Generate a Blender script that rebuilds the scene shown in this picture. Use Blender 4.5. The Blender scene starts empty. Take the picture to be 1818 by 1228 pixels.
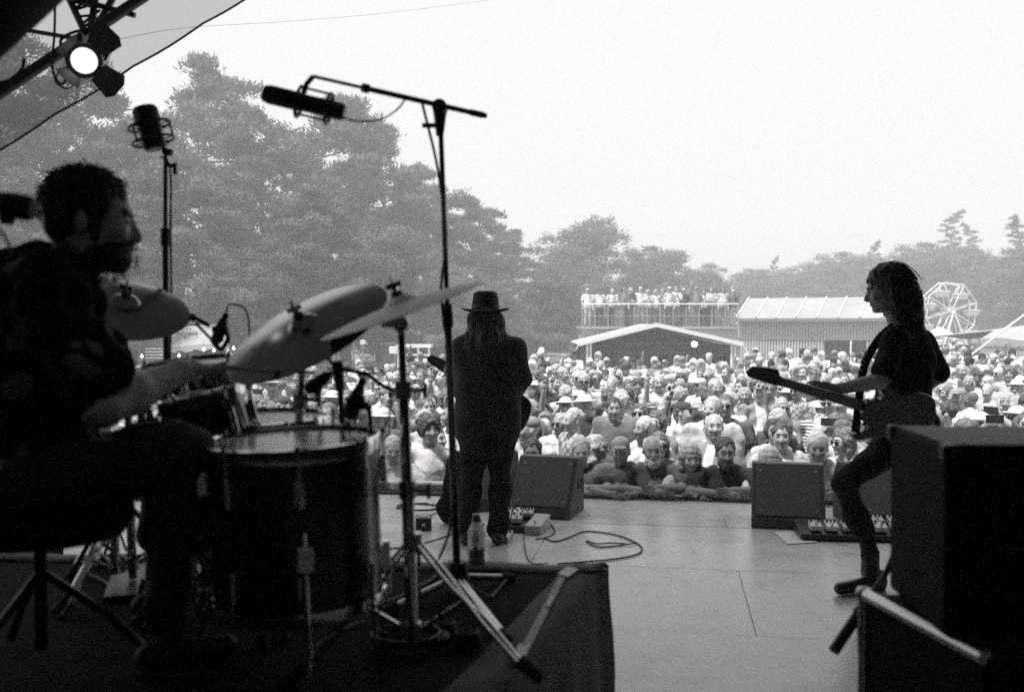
import bpy, math, random
import numpy as np
from mathutils import Vector, Matrix, Quaternion

R = math.radians
SC = bpy.context.scene
COL = SC.collection
rnd = random.Random(7)

# ------------------------------------------------------------------ camera
CAM_Z, FPX, CX, CY, PITCH = 1.45, 1767.0, 909.0, 614.0, math.atan(44 / 1767)
cam_d = bpy.data.cameras.new('camera')
cam = bpy.data.objects.new('camera', cam_d)
COL.objects.link(cam)
cam.location = (0, 0, CAM_Z)
cam.rotation_euler = (math.pi / 2 - PITCH, 0, 0)
cam_d.lens, cam_d.sensor_width = 35.0, 36.0
cam_d.clip_start, cam_d.clip_end = 0.05, 1000
cam_d.dof.use_dof = True
cam_d.dof.focus_distance = 11.0
cam_d.dof.aperture_fstop = 2.6
SC.camera = cam

# ------------------------------------------------------------------ world, sun, exposure
SUN_EL, SUN_AZ = R(66), R(232)          # azimuth measured from +Y towards +X
w = bpy.data.worlds.new('World')
SC.world = w
w.use_nodes = True
nt = w.node_tree
nt.nodes.clear()
sky = nt.nodes.new('ShaderNodeTexSky')
sky.sky_type = 'NISHITA'
sky.sun_disc = False
sky.sun_elevation = SUN_EL
sky.sun_rotation = SUN_AZ
sky.dust_density = 6.0
bw = nt.nodes.new('ShaderNodeRGBToBW')
mixn = nt.nodes.new('ShaderNodeMix')
mixn.data_type = 'RGBA'
mixn.inputs[0].default_value = 0.88      # thick white cloud over a little clear-sky gradient
mixn.inputs[7].default_value = (6.5, 6.42, 6.55, 1)
bg = nt.nodes.new('ShaderNodeBackground')
bg.inputs[1].default_value = 0.10
wo = nt.nodes.new('ShaderNodeOutputWorld')
nt.links.new(sky.outputs[0], bw.inputs[0])
nt.links.new(bw.outputs[0], mixn.inputs[6])
nt.links.new(mixn.outputs[2], bg.inputs[0])
nt.links.new(bg.outputs[0], wo.inputs[0])
sun_d = bpy.data.lights.new('sun', 'SUN')
sun_d.energy = 4.3
sun_d.angle = R(8)
sun_d.color = (1.0, 0.985, 0.97)
sun = bpy.data.objects.new('sun', sun_d)
COL.objects.link(sun)
sd = Vector((math.sin(SUN_AZ) * math.cos(SUN_EL), math.cos(SUN_AZ) * math.cos(SUN_EL), math.sin(SUN_EL)))
sun.rotation_euler = sd.to_track_quat('Z', 'Y').to_euler()
sun.location = sd * 60
SC.view_settings.view_transform = 'Standard'
SC.view_settings.look = 'None'
SC.view_settings.exposure = 0.78
SC.view_settings.gamma = 1.0
SC.cycles.use_denoising = False
SC.cycles.max_bounces = 6
SC.cycles.diffuse_bounces = 3
SC.cycles.glossy_bounces = 3
SC.cycles.transmission_bounces = 4
SC.cycles.transparent_max_bounces = 12
SC.cycles.volume_bounces = 0
SC.cycles.caustics_reflective = False
SC.cycles.caustics_refractive = False
SC.cycles.sample_clamp_indirect = 4.0

GROUND_Z = -1.2
RISER_Z = 0.57
STAGE_YAW = R(9)
SF = Vector((math.sin(STAGE_YAW), math.cos(STAGE_YAW), 0))      # towards the crowd
SR = Vector((math.cos(STAGE_YAW), -math.sin(STAGE_YAW), 0))     # along the stage front
EDGE0 = Vector((0.89, 8.30, 0))                                 # a point of the stage front edge


def P(px, py, d):
    """photo pixel at depth d (metres along the view) -> world point"""
    a, b = (px - CX) / FPX, -(py - CY) / FPX
    c, s = math.cos(PITCH), math.sin(PITCH)
    v = Vector((a, c + b * s, -s + b * c))
    return Vector((0, 0, CAM_Z)) + v * (d / v.y)


def proj(p):
    c, s = math.cos(PITCH), math.sin(PITCH)
    z = p[2] - CAM_Z
    f = p[1] * c - z * s
    u = p[1] * s + z * c
    return CX + FPX * p[0] / f, CY - FPX * u / f


def stage(a, b, z=0.0):
    """a metres along the front edge, b metres back from it"""
    return EDGE0 + SR * a - SF * b + Vector((0, 0, z))


# ------------------------------------------------------------------ materials (a black-and-white photograph: greys)
MATS = {}


def mat(name, g, rough=0.6, metal=0.0, var=0.12, scale=6.0, bump=0.0, bscale=60.0, spec=0.5, coat=0.0, bdist=0.01):
    if name in MATS:
        return MATS[name]
    m = bpy.data.materials.new(name)
    m.use_nodes = True
    n, l = m.node_tree.nodes, m.node_tree.links
    b = n['Principled BSDF']
    b.inputs['Roughness'].default_value = rough
    b.inputs['Metallic'].default_value = metal
    b.inputs['Specular IOR Level'].default_value = spec
    if coat:
        b.inputs['Coat Weight'].default_value = coat
        b.inputs['Coat Roughness'].default_value = 0.12
    col = (g, g * 0.985, g, 1)
    b.inputs['Base Color'].default_value = col
    if var:
        tc = n.new('ShaderNodeTexCoord')
        no = n.new('ShaderNodeTexNoise')
        no.inputs['Scale'].default_value = scale
        no.inputs['Detail'].default_value = 5
        no.inputs['Roughness'].default_value = 0.65
        mr = n.new('ShaderNodeMapRange')
        mr.inputs[1].default_value, mr.inputs[2].default_value = 0.3, 0.7
        mr.inputs[3].default_value, mr.inputs[4].default_value = 1 - var, 1 + var
        mx = n.new('ShaderNodeMix')
        mx.data_type = 'RGBA'
        mx.blend_type = 'MULTIPLY'
        mx.inputs[0].default_value = 1
        mx.inputs[6].default_value = col
        l.new(tc.outputs['Object'], no.inputs['Vector'])
        l.new(no.outputs['Fac'], mr.inputs[0])
        l.new(mr.outputs[0], mx.inputs[7])
        l.new(mx.outputs[2], b.inputs['Base Color'])
        mr2 = n.new('ShaderNodeMapRange')
        mr2.inputs[3].default_value = max(0.02, rough - 0.1)
        mr2.inputs[4].default_value = min(1, rough + 0.1)
        l.new(no.outputs['Fac'], mr2.inputs[0])
        l.new(mr2.outputs[0], b.inputs['Roughness'])
    if bump:
        tc2 = n.new('ShaderNodeTexCoord')
        n2 = n.new('ShaderNodeTexNoise')
        n2.inputs['Scale'].default_value = bscale
        n2.inputs['Detail'].default_value = 4
        bp = n.new('ShaderNodeBump')
        bp.inputs['Strength'].default_value = bump
        bp.inputs['Distance'].default_value = bdist
        l.new(tc2.outputs['Object'], n2.inputs['Vector'])
        l.new(n2.outputs['Fac'], bp.inputs['Height'])
        l.new(bp.outputs[0], b.inputs['Normal'])
    MATS[name] = m
    return m


def tone_mat(name, rough=0.8, transl=0.0):
    """base colour from the 'tone' attribute (each leaf's or garment's own grey)"""
    if name in MATS:
        return MATS[name]
    m = bpy.data.materials.new(name)
    m.use_nodes = True
    n, l = m.node_tree.nodes, m.node_tree.links
    b = n['Principled BSDF']
    b.inputs['Roughness'].default_value = rough
    b.inputs['Specular IOR Level'].default_value = 0.25
    a = n.new('ShaderNodeAttribute')
    a.attribute_name = 'tone'
    cb = n.new('ShaderNodeCombineColor')
    for i in range(3):
        l.new(a.outputs['Fac'], cb.inputs[i])
    l.new(cb.outputs[0], b.inputs['Base Color'])
    if transl:
        t = n.new('ShaderNodeBsdfTranslucent')
        ms = n.new('ShaderNodeMixShader')
        ms.inputs[0].default_value = transl
        l.new(cb.outputs[0], t.inputs[0])
        l.new(b.outputs[0], ms.inputs[1])
        l.new(t.outputs[0], ms.inputs[2])
        l.new(ms.outputs[0], n['Material Output'].inputs[0])
    MATS[name] = m
    return m


def emit_mat(name, g, strength):
    m = bpy.data.materials.new(name)
    m.use_nodes = True
    b = m.node_tree.nodes['Principled BSDF']
    b.inputs['Base Color'].default_value = (g, g, g, 1)
    b.inputs['Emission Color'].default_value = (1, 0.99, 1, 1)
    b.inputs['Emission Strength'].default_value = strength
    MATS[name] = m
    return m


M_CHROME = mat('chrome', 0.7, 0.10, 1.0, 0.1, 20)
M_STEEL = mat('brushed_steel', 0.5, 0.35, 1.0, 0.15, 30)
M_BLACKMETAL = mat('black_metal', 0.02, 0.38, 0.0, 0.2, 20)
M_BLACKPLASTIC = mat('black_plastic', 0.015, 0.5, 0, 0.2, 20)
M_RUBBER = mat('rubber', 0.018, 0.8, 0, 0.2, 20)
M_CABLE = mat('cable_black', 0.02, 0.55, 0, 0.2, 20)
M_DRUMSHELL = mat('drum_shell', 0.012, 0.22, 0, 0.2, 4, coat=0.5)
M_DRUMHEAD = mat('drum_head', 0.82, 0.20, 0, 0.12, 9, spec=0.8, coat=0.6)
M_CYMBAL = mat('cymbal_bronze', 0.20, 0.20, 1.0, 0.18, 14)
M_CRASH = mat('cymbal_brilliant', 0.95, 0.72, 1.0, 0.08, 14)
M_TOLEX = mat('amp_covering', 0.005, 0.7, 0, 0.25, 30, 0.35, 260, spec=0.10)
M_AMPTOP = mat('amp_top_lit_grey', 0.10, 0.6, 0, 0.35, 14, 0.3, 200)  # paler than the cabinet: light on its top put into the colour
M_GRILLE = mat('speaker_grille', 0.075, 0.6, 0, 0.2, 60, 0.4, 300)
M_WEDGE = mat('monitor_paint', 0.06, 0.5, 0, 0.2, 25, 0.2, 160)
M_PAPER = mat('white_paper', 0.75, 0.7, 0, 0.05, 20)
M_CARPET = mat('riser_carpet', 0.014, 0.95, 0, 0.3, 18, 0.6, 180, spec=0.08)
M_DRAPE = mat('riser_drape', 0.14, 0.9, 0, 0.18, 10, 0.35, 90, spec=0.15)
M_SHIRTBLACK = mat('cloth_black', 0.014, 0.9, 0, 0.3, 14, 0.3, 120, spec=0.12)
M_DENIM = mat('cloth_dark_denim', 0.022, 0.9, 0, 0.25, 18, 0.3, 200, spec=0.12)
M_SKIN = mat('skin_mid', 0.28, 0.5, 0, 0.1, 14)
M_HAIRDARK = mat('hair_dark', 0.012, 0.5, 0, 0.3, 60, 0.6, 150)
M_WOOD = mat('stick_wood', 0.45, 0.5, 0, 0.12, 20)
M_WHITEPAINT = mat('white_paint', 0.78, 0.5, 0, 0.06, 5)


# ------------------------------------------------------------------ objects
def tag(o, label=None, cat=None, group=None, kind=None):
    if label:
        o['label'] = label
    if cat:
        o['category'] = cat
    if group:
        o['group'] = group
    if kind:
        o['kind'] = kind
    return o


def thing(name, label, cat, loc=(0, 0, 0), rotz=0.0, group=None):
    o = bpy.data.objects.new(name, None)
    o.empty_display_size = 0.1
    COL.objects.link(o)
    o.location = loc
    o.rotation_euler = (0, 0, rotz)
    return tag(o, label, cat, group)


def mesh_from(name, verts, faces, mats, midx=None, smooth=False):
    me = bpy.data.meshes.new(name)
    if isinstance(verts, np.ndarray):
        nv, nf = len(verts), len(faces)
        k = faces.shape[1]
        me.vertices.add(nv)
        me.vertices.foreach_set('co', verts.astype(np.float32).ravel())
        me.loops.add(nf * k)
        me.polygons.add(nf)
        me.loops.foreach_set('vertex_index', faces.astype(np.int32).ravel())
        me.polygons.foreach_set('loop_start', np.arange(0, nf * k, k, dtype=np.int32))
        me.update(calc_edges=True)
        me.validate()
    else:
        me.from_pydata([tuple(v) for v in verts], [], faces)
        me.update()
    for m in mats:
        me.materials.append(m)
    if midx is not None:
        me.polygons.foreach_set('material_index', np.asarray(midx, np.int32))
    if smooth:
        me.polygons.foreach_set('use_smooth', np.ones(len(me.polygons), bool))
    return me


def add(name, me, parent=None, loc=None, rot=None):
    o = bpy.data.objects.new(name, me)
    COL.objects.link(o)
    if parent:
        o.parent = parent
    if loc is not None:
        o.location = loc
    if rot is not None:
        o.rotation_euler = rot
    return o


def copy_tree(o, parent=None, top=True):
    c = o.copy()
    COL.objects.link(c)
    c.parent = parent
    for ch in [x for x in KIDS.get(o.name, o.children)]:
        copy_tree(ch, c, False)
    return c


KIDS = {}


def basis(axis):
    z = Vector(axis).normalized()
    x = Vector((1, 0, 0)) if abs(z.x) < 0.9 else Vector((0, 1, 0))
    y = z.cross(x).normalized()
    x = y.cross(z)
    return x, y, z


class MB:
    """collects shapes; build() links them as ONE mesh object"""

    def __init__(s):
        s.v, s.f = [], []

    def box(s, c, size, rz=0.0, M=None, taper=1.0):
        x, y, z = size[0] / 2, size[1] / 2, size[2] / 2
        i = len(s.v)
        rot = Matrix.Rotation(rz, 3, 'Z') if M is None else M
        for dz in (-1, 1):
            t = taper if dz > 0 else 1.0
            for dx, dy in ((-1, -1), (1, -1), (1, 1), (-1, 1)):
                s.v.append(Vector(c) + rot @ Vector((dx * x * t, dy * y * t, dz * z)))
        s.f += [(i, i + 3, i + 2, i + 1), (i + 4, i + 5, i + 6, i + 7)]
        for k in range(4):
            j = (k + 1) % 4
            s.f.append((i + k, i + j, i + 4 + j, i + 4 + k))
        return s

    def tube(s, pts, r, n=8, cap=True):
        pts = [Vector(p) for p in pts]
        rs = r if isinstance(r, (list, tuple)) else [r] * len(pts)
        i0 = len(s.v)
        t0 = (pts[1] - pts[0])
        x, y, z = basis(t0)
        for k, p in enumerate(pts):
            a = pts[max(0, k - 1)]
            b = pts[min(len(pts) - 1, k + 1)]
            t = (b - a)
            if t.length < 1e-7:
                t = z
            t = t.normalized()
            y = t.cross(x)
            if y.length < 1e-4:
                x, y, _ = basis(t)
            y.normalize()
            x = y.cross(t)
            for q in range(n):
                an = 2 * math.pi * q / n
                s.v.append(p + (x * math.cos(an) + y * math.sin(an)) * rs[k])
        for k in range(len(pts) - 1):
            for q in range(n):
                a, b = i0 + k * n + q, i0 + k * n + (q + 1) % n
                s.f.append((a, b, b + n, a + n))
        if cap:
            s.f.append(tuple(i0 + q for q in reversed(range(n))))
            s.f.append(tuple(i0 + (len(pts) - 1) * n + q for q in range(n)))
        return s

    def cyl(s, p1, p2, r1, r2=None, n=16):
        return s.tube([p1, p2], [r1, r1 if r2 is None else r2], n)

    def lathe(s, c, axis, prof, n=40):
        """prof: (radius, height along axis)"""
        x, y, z = basis(axis)
        c = Vector(c)
        i0 = len(s.v)
        for r, h in prof:
            for q in range(n):
                a = 2 * math.pi * q / n
                s.v.append(c + z * h + (x * math.cos(a) + y * math.sin(a)) * max(r, 1e-5))
        for k in range(len(prof) - 1):
            for q in range(n):
                a, b = i0 + k * n + q, i0 + k * n + (q + 1) % n
                s.f.append((a, b, b + n, a + n))
        return s

    def poly(s, pts, thick=None):
        """a slab: polygon pts, extruded by the vector thick"""
        i = len(s.v)
        n = len(pts)
        s.v += [Vector(p) for p in pts]
        if thick is None:
            s.f.append(tuple(range(i, i + n)))
            return s
        t = Vector(thick)
        s.v += [Vector(p) + t for p in pts]
        s.f.append(tuple(range(i + n - 1, i - 1, -1)))
        s.f.append(tuple(range(i + n, i + 2 * n)))
        for k in range(n):
            j = (k + 1) % n
            s.f.append((i + k, i + j, i + n + j, i + n + k))
        return s

    def build(s, name, m, parent=None, local=False, smooth=False, bevel=0.0):
        off = Vector((0, 0, 0)) if (parent is None or local) else world_off(parent)
        me = mesh_from(name, [v - off for v in s.v], s.f, [m], None, False)
        o = add(name, me, parent)
        if smooth:
            me.polygons.foreach_set('use_smooth', np.ones(len(me.polygons), bool))
            try:
                me.set_sharp_from_angle(angle=R(38))
            except Exception:
                pass
        if bevel:
            b = o.modifiers.new('bevel', 'BEVEL')
            b.width = bevel
            b.segments = 2
            b.limit_method = 'ANGLE'
        return o


def world_off(o):
    v = Vector((0, 0, 0))
    while o is not None:
        v += o.location
        o = o.parent
    return v


def spline(pts, per=8, closed=False):
    pts = [Vector(p) for p in pts]
    out = []
    n = len(pts)
    for i in range(n if closed else n - 1):
        if closed:
            p0, p1, p2, p3 = pts[i - 1], pts[i], pts[(i + 1) % n], pts[(i + 2) % n]
        else:
            p0, p1, p2, p3 = pts[max(0, i - 1)], pts[i], pts[i + 1], pts[min(n - 1, i + 2)]
        for k in range(per):
            t = k / per
            out.append(0.5 * ((2 * p1) + (p2 - p0) * t + (2 * p0 - 5 * p1 + 4 * p2 - p3) * t * t + (3 * p1 - p0 - 3 * p2 + p3) * t ** 3))
    if not closed:
        out.append(pts[-1])
    return out


# ------------------------------------------------------------------ bodies: smooth-blended shapes, one continuous skin
class SDF:
    def __init__(s):
        s.p = []

    def cap(s, a, b, r1, r2=None, tag=0, k=0.03):
        s.p.append(('c', np.array(a, float), np.array(b, float), r1, r1 if r2 is None else r2, tag, k, 0))
        return s

    def ell(s, c, r, tag=0, k=0.03, rot=None, sub=0):
        rot = np.eye(3) if rot is None else np.array(rot, float)
        s.p.append(('e', np.array(c, float), np.array(r, float), rot, None, tag, k, sub))
        return s

    @staticmethod
    def dist(p, X):
        if p[0] == 'c':
            a, b, r1, r2 = p[1], p[2], p[3], p[4]
            ab = b - a
            L = max((ab @ ab), 1e-9)
            t = np.clip(((X - a) @ ab) / L, 0, 1)
            return np.linalg.norm(X - a - t[..., None] * ab, axis=-1) - (r1 + (r2 - r1) * t)
        c, r, rot = p[1], p[2], p[3]
        q = (X - c) @ rot
        k0 = np.linalg.norm(q / r, axis=-1)
        k1 = np.linalg.norm(q / (r * r), axis=-1) + 1e-9
        return np.where(k0 < 1e-4, -r.min(), k0 * (k0 - 1) / k1)

    def bounds(s, p):
        if p[0] == 'c':
            r = max(p[3], p[4])
            return np.minimum(p[1], p[2]) - r, np.maximum(p[1], p[2]) + r
        e = np.sqrt(((p[3] * p[2][None, :]) ** 2).sum(1))
        return p[1] - e, p[1] + e

    def mesh(s, h, zmin=None):
        lo = np.min([s.bounds(p)[0] for p in s.p if not p[7]], axis=0) - 3 * h
        hi = np.max([s.bounds(p)[1] for p in s.p if not p[7]], axis=0) + 3 * h
        if zmin is not None:
            lo[2] = max(lo[2], zmin)
        n = np.ceil((hi - lo) / h).astype(int) + 1
        D = np.full(n, 1.0, np.float32)
        for p in s.p:
            k = p[6]
            a, b = s.bounds(p)
            i0 = np.clip(np.floor((a - k - 2 * h - lo) / h).astype(int), 0, n - 1)
            i1 = np.clip(np.ceil((b + k + 2 * h - lo) / h).astype(int) + 1, 1, n)
            if (i1 <= i0).any():
                continue
            ax = [lo[q] + h * np.arange(i0[q], i1[q]) for q in range(3)]
            X = np.stack(np.meshgrid(*ax, indexing='ij'), -1)
            d = s.dist(p, X).astype(np.float32)
            sl = tuple(slice(i0[q], i1[q]) for q in range(3))
            o = D[sl]
            if p[7]:
                hh = np.clip(0.5 - 0.5 * (o + d) / k, 0, 1)
                D[sl] = o + (-d - o) * hh + k * hh * (1 - hh)
            else:
                hh = np.clip(0.5 + 0.5 * (o - d) / k, 0, 1)
                D[sl] = o + (d - o) * hh - k * hh * (1 - hh)
        v, f = nets(D, lo, h)
        return v, f

    def tags(s, v, f):
        c = v[f].mean(1)
        best = np.full(len(c), 1e9)
        tg = np.zeros(len(c), int)
        for p in s.p:
            if p[7]:
                continue
            d = s.dist(p, c)
            m = d < best
            best[m] = d[m]
            tg[m] = p[5]
        return tg


def nets(D, lo, h):
    n = np.array(D.shape)
    ins = D < 0
    cnt = np.zeros(n - 1, np.int8)
    for i in (0, 1):
        for j in (0, 1):
            for k in (0, 1):
                cnt += ins[i:n[0] - 1 + i, j:n[1] - 1 + j, k:n[2] - 1 + k]
    act = (cnt > 0) & (cnt < 8)
    I = np.argwhere(act)
    idx = np.full(n - 1, -1, np.int64)
    idx[act] = np.arange(len(I))
    acc = np.zeros((len(I), 3))
    num = np.zeros(len(I))
    corners = [(i, j, k) for i in (0, 1) for j in (0, 1) for k in (0, 1)]
    vals = {c: D[I[:, 0] + c[0], I[:, 1] + c[1], I[:, 2] + c[2]] for c in corners}
    for c in corners:
        for ax in range(3):
            if c[ax]:
                continue
            e = list(c)
            e[ax] = 1
            e = tuple(e)
            a, b = vals[c], vals[e]
            x = (a < 0) != (b < 0)
            t = np.where(x, a / np.where(x, a - b, 1), 0)
            pt = np.tile(np.array(c, float), (len(I), 1))
            pt[:, ax] += t
            acc[x] += pt[x]
            num[x] += 1
    V = lo + h * (I + acc / np.maximum(num, 1)[:, None])
    F = []
    for ax in range(3):
        sl0 = [slice(None)] * 3
        sl1 = [slice(None)] * 3
        sl0[ax] = slice(0, n[ax] - 1)
        sl1[ax] = slice(1, n[ax])
        a, b = ins[tuple(sl0)], ins[tuple(sl1)]
        E = np.argwhere(a != b)
        u, w_ = [(1, 2), (2, 0), (0, 1)][ax]
        E = E[(E[:, u] > 0) & (E[:, w_] > 0) & (E[:, u] < n[u] - 1) & (E[:, w_] < n[w_] - 1)]
        flip = a[tuple(E.T)]
        q = []
        for du, dw in ((1, 1), (0, 1), (0, 0), (1, 0)):
            c = E.copy()
            c[:, u] -= du
            c[:, w_] -= dw
            q.append(idx[tuple(c.T)])
        q = np.stack(q, 1)
        q[~flip] = q[~flip][:, ::-1]
        F.append(q)
    F = np.concatenate(F)
    F = F[(F >= 0).all(1)]
    return V, F


def smooth_noise(v, seed, fs, amps):
    r = np.random.RandomState(seed)
    out = np.zeros(len(v))
    for f, a in zip(fs, amps):
        for _ in range(4):
            d = r.normal(size=3)
            d /= np.linalg.norm(d)
            out += a * np.sin(v @ d * f + r.uniform(0, 6.28)) * 0.5
    return out


def vnormals(v, f):
    a = np.cross(v[f[:, 2]] - v[f[:, 0]], v[f[:, 3]] - v[f[:, 1]])
    nn = np.zeros_like(v)
    for k in range(4):
        np.add.at(nn, f[:, k], a)
    return nn / (np.linalg.norm(nn, axis=1)[:, None] + 1e-12)


SKIN, SHIRT, PANTS, HAIR, SHOE, EYE, LIP = range(7)


def rotm(rx=0, ry=0, rz=0):
    return np.array((Matrix.Rotation(rz, 3, 'Z') @ Matrix.Rotation(ry, 3, 'Y') @ Matrix.Rotation(rx, 3, 'X')))


def add_head(s, c, Rm=None, sc=1.0, beard=False, neck_to=None, detail=True, female=False, mono=None):
    """head facing -Y in its own frame, c its centre"""
    Rm = np.eye(3) if Rm is None else Rm
    c = np.array(c, float)
    T = lambda p: c + Rm @ (np.array(p, float) * sc)

    def E(p, r, tg, k=0.02, sub=0, ro=None):
        rr = Rm if ro is None else Rm @ ro
        s.ell(T(p), np.array(r) * sc, tg, k, rr, sub)
    jw = 0.054 if female else 0.060
    E((0, 0.012, 0.035), (0.076, 0.098, 0.092), SKIN)
    E((0, -0.022, -0.045), (jw, 0.070, 0.072), SKIN, 0.035)
    E((0, -0.072, -0.094), (0.024, 0.022, 0.020), SKIN, 0.02)
    E((0, -0.062, 0.0), (0.056, 0.034, 0.06), SKIN, 0.03)
    if detail:
        for sx in (-1, 1):
            E((sx * 0.033, -0.106, 0.006), (0.020, 0.015, 0.011), SKIN, 0.014, 1)
            E((sx * 0.040, -0.082, -0.026), (0.022, 0.016, 0.018), SKIN, 0.02)
            E((sx * 0.079, 0.012, -0.005), (0.011, 0.020, 0.032), SKIN, 0.01)
            E((sx * 0.033, -0.0935, 0.005), (0.0105, 0.0055, 0.0055), EYE, 0.003)
            s.cap(T((sx * 0.014, -0.099, 0.028)), T((sx * 0.050, -0.088, 0.030)), 0.006 * sc, 0.0045 * sc, HAIR, 0.006)
        s.cap(T((0, -0.096, 0.012)), T((0, -0.118, -0.030)), 0.009 * sc, 0.013 * sc, SKIN, 0.012)
        E((0, -0.106, -0.036), (0.018, 0.011, 0.009), SKIN, 0.01)
        E((0, -0.094, -0.063), (0.024, 0.010, 0.0075), LIP, 0.006)
    else:
        s.cap(T((0, -0.096, 0.012)), T((0, -0.116, -0.030)), 0.011 * sc, 0.014 * sc, SKIN, 0.012)
    if beard:
        E((0, -0.042, -0.080), (0.063, 0.064, 0.050), HAIR, 0.015)
        E((0, -0.076, -0.100), (0.032, 0.028, 0.028), HAIR, 0.02)
        E((0, -0.098, -0.048), (0.032, 0.014, 0.007), HAIR, 0.006)
    if neck_to is not None:
        s.cap(T((0, 0.018, -0.045)), neck_to, 0.054 * sc, 0.060 * sc, SKIN, 0.03)


def add_hand(s, wrist, d, up, L=0.18, tag_=SKIN, curl=0.9, mirror=1):
    """palm and five bent fingers; d: direction of the hand, up: back of the hand"""
    wrist, d, up = Vector(wrist), Vector(d).normalized(), Vector(up).normalized()
    side = d.cross(up).normalized() * mirror
    up = side.cross(d).normalized() * mirror
    s.cap(wrist, wrist + d * L * 0.22, 0.026, 0.03, tag_, 0.02)
    pc = wrist + d * L * 0.34
    Mx = np.array([list(side), list(d), list(up)]).T
    s.ell(pc, (0.042, 0.052, 0.016), tag_, 0.015, Mx)
    for q, (off, ln) in enumerate(((-0.030, 0.072), (-0.010, 0.082), (0.011, 0.077), (0.030, 0.060))):
        a = pc + side * off + d * 0.040
        dr = d
        for j in range(3):
            ang = curl * (0.45 + 0.4 * j)
            dr2 = (d * math.cos(ang) - up * math.sin(ang))
            b = a + dr2 * ln * (0.45, 0.33, 0.26)[j]
            s.cap(a, b, 0.0098 - 0.001 * j, 0.0092 - 0.001 * j, tag_, 0.004)
            a = b
    a = wrist + side * -0.028 + d * 0.03
    b = a + (-side * 0.6 + d * 0.6 - up * 0.4).normalized() * 0.042
    c = b + (d * 0.85 - up * 0.5 * curl + side * 0.2).normalized() * 0.036
    s.cap(a, b, 0.014, 0.0115, tag_, 0.01)
    s.cap(b, c, 0.0112, 0.0095, tag_, 0.004)


def finish_body(name, s, h, mats, wrinkle=0.0, seed=1, zmin=None, off=None, wr_f=(28, 55)):
    v, f = s.mesh(h, zmin)
    tg = s.tags(v, f)
    if wrinkle:
        nn = vnormals(v, f)
        vt = np.zeros(len(v), bool)
        cl = (tg == SHIRT) | (tg == PANTS)
        vt[f[cl].ravel()] = True
        nz = smooth_noise(v * np.array([1, 1, 0.8]), seed, wr_f, (wrinkle, wrinkle * 0.6))
        v = v + nn * (nz * vt)[:, None]
    if off is not None:
        v = v - np.array(off)
    return mesh_from(name, v, f, mats, tg, True)

# ================================================================== THE SETTING
# ground: one sheet, trampled grass and dirt
def ground():
    m = mat('ground_grass', 0.13, 0.95, 0, 0.45, 0.35, 0.5, 6)
    n = 40
    xs = np.linspace(-150, 150, n)
    ys = np.linspace(-60, 200, n)
    X, Y = np.meshgrid(xs, ys, indexing='ij')
    Z = np.full_like(X, GROUND_Z) + np.where(Y > 60, 0.1 * np.sin(X * 0.05) * np.clip((Y - 60) / 40, 0, 1), 0)
    v = np.stack([X, Y, Z], -1).reshape(-1, 3)
    i = np.arange(n * n).reshape(n, n)
    f = np.stack([i[:-1, :-1], i[1:, :-1], i[1:, 1:], i[:-1, 1:]], -1).reshape(-1, 4)
    tag(add('ground', mesh_from('ground', v, f, [m], None, True)), 'trampled grass field under the crowd and the trees', None, None, 'structure')


ground()

# stage: boards laid in courses along the front edge
m_floor = mat('stage_ply', 0.72, 0.27, 0, 0.16, 1.6, 0.12, 40, spec=0.5)
m_floor2 = mat('stage_ply_worn', 0.68, 0.30, 0, 0.2, 2.2, 0.12, 40, spec=0.5)
def floor_wear(m):
    n, l = m.node_tree.nodes, m.node_tree.links
    b = n['Principled BSDF']
    src = b.inputs['Base Color'].links[0].from_socket
    tc = n.new('ShaderNodeTexCoord')
    fac = None
    for sc_, rot, lo, hi, dk in (((1.2, 26.0, 1), 0.5, 0.60, 0.72, 0.80), ((30.0, 1.6, 1), 0.2, 0.62, 0.74, 0.84), ((3.0, 3.0, 3.0), 0, 0.52, 0.75, 0.72), ((0.5, 0.5, 0.5), 0, 0.35, 0.7, 0.80)):
        mp = n.new('ShaderNodeMapping')
        mp.inputs['Scale'].default_value = sc_
        mp.inputs['Rotation'].default_value = (0, 0, rot)
        no = n.new('ShaderNodeTexNoise')
        no.inputs['Scale'].default_value = 1.6
        no.inputs['Detail'].default_value = 6
        mr = n.new('ShaderNodeMapRange')
        mr.inputs[1].default_value, mr.inputs[2].default_value = lo, hi
        mr.inputs[3].default_value, mr.inputs[4].default_value = 1.0, dk
        mx = n.new('ShaderNodeMix')
        mx.data_type = 'RGBA'
        mx.blend_type = 'MULTIPLY'
        mx.inputs[0].default_value = 1
        l.new(tc.outputs['Object'], mp.inputs[0])
        l.new(mp.outputs[0], no.inputs['Vector'])
        l.new(no.outputs['Fac'], mr.inputs[0])
        l.new(src, mx.inputs[6])
        l.new(mr.outputs[0], mx.inputs[7])
        src = mx.outputs[2]
    l.new(src, b.inputs['Base Color'])


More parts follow.
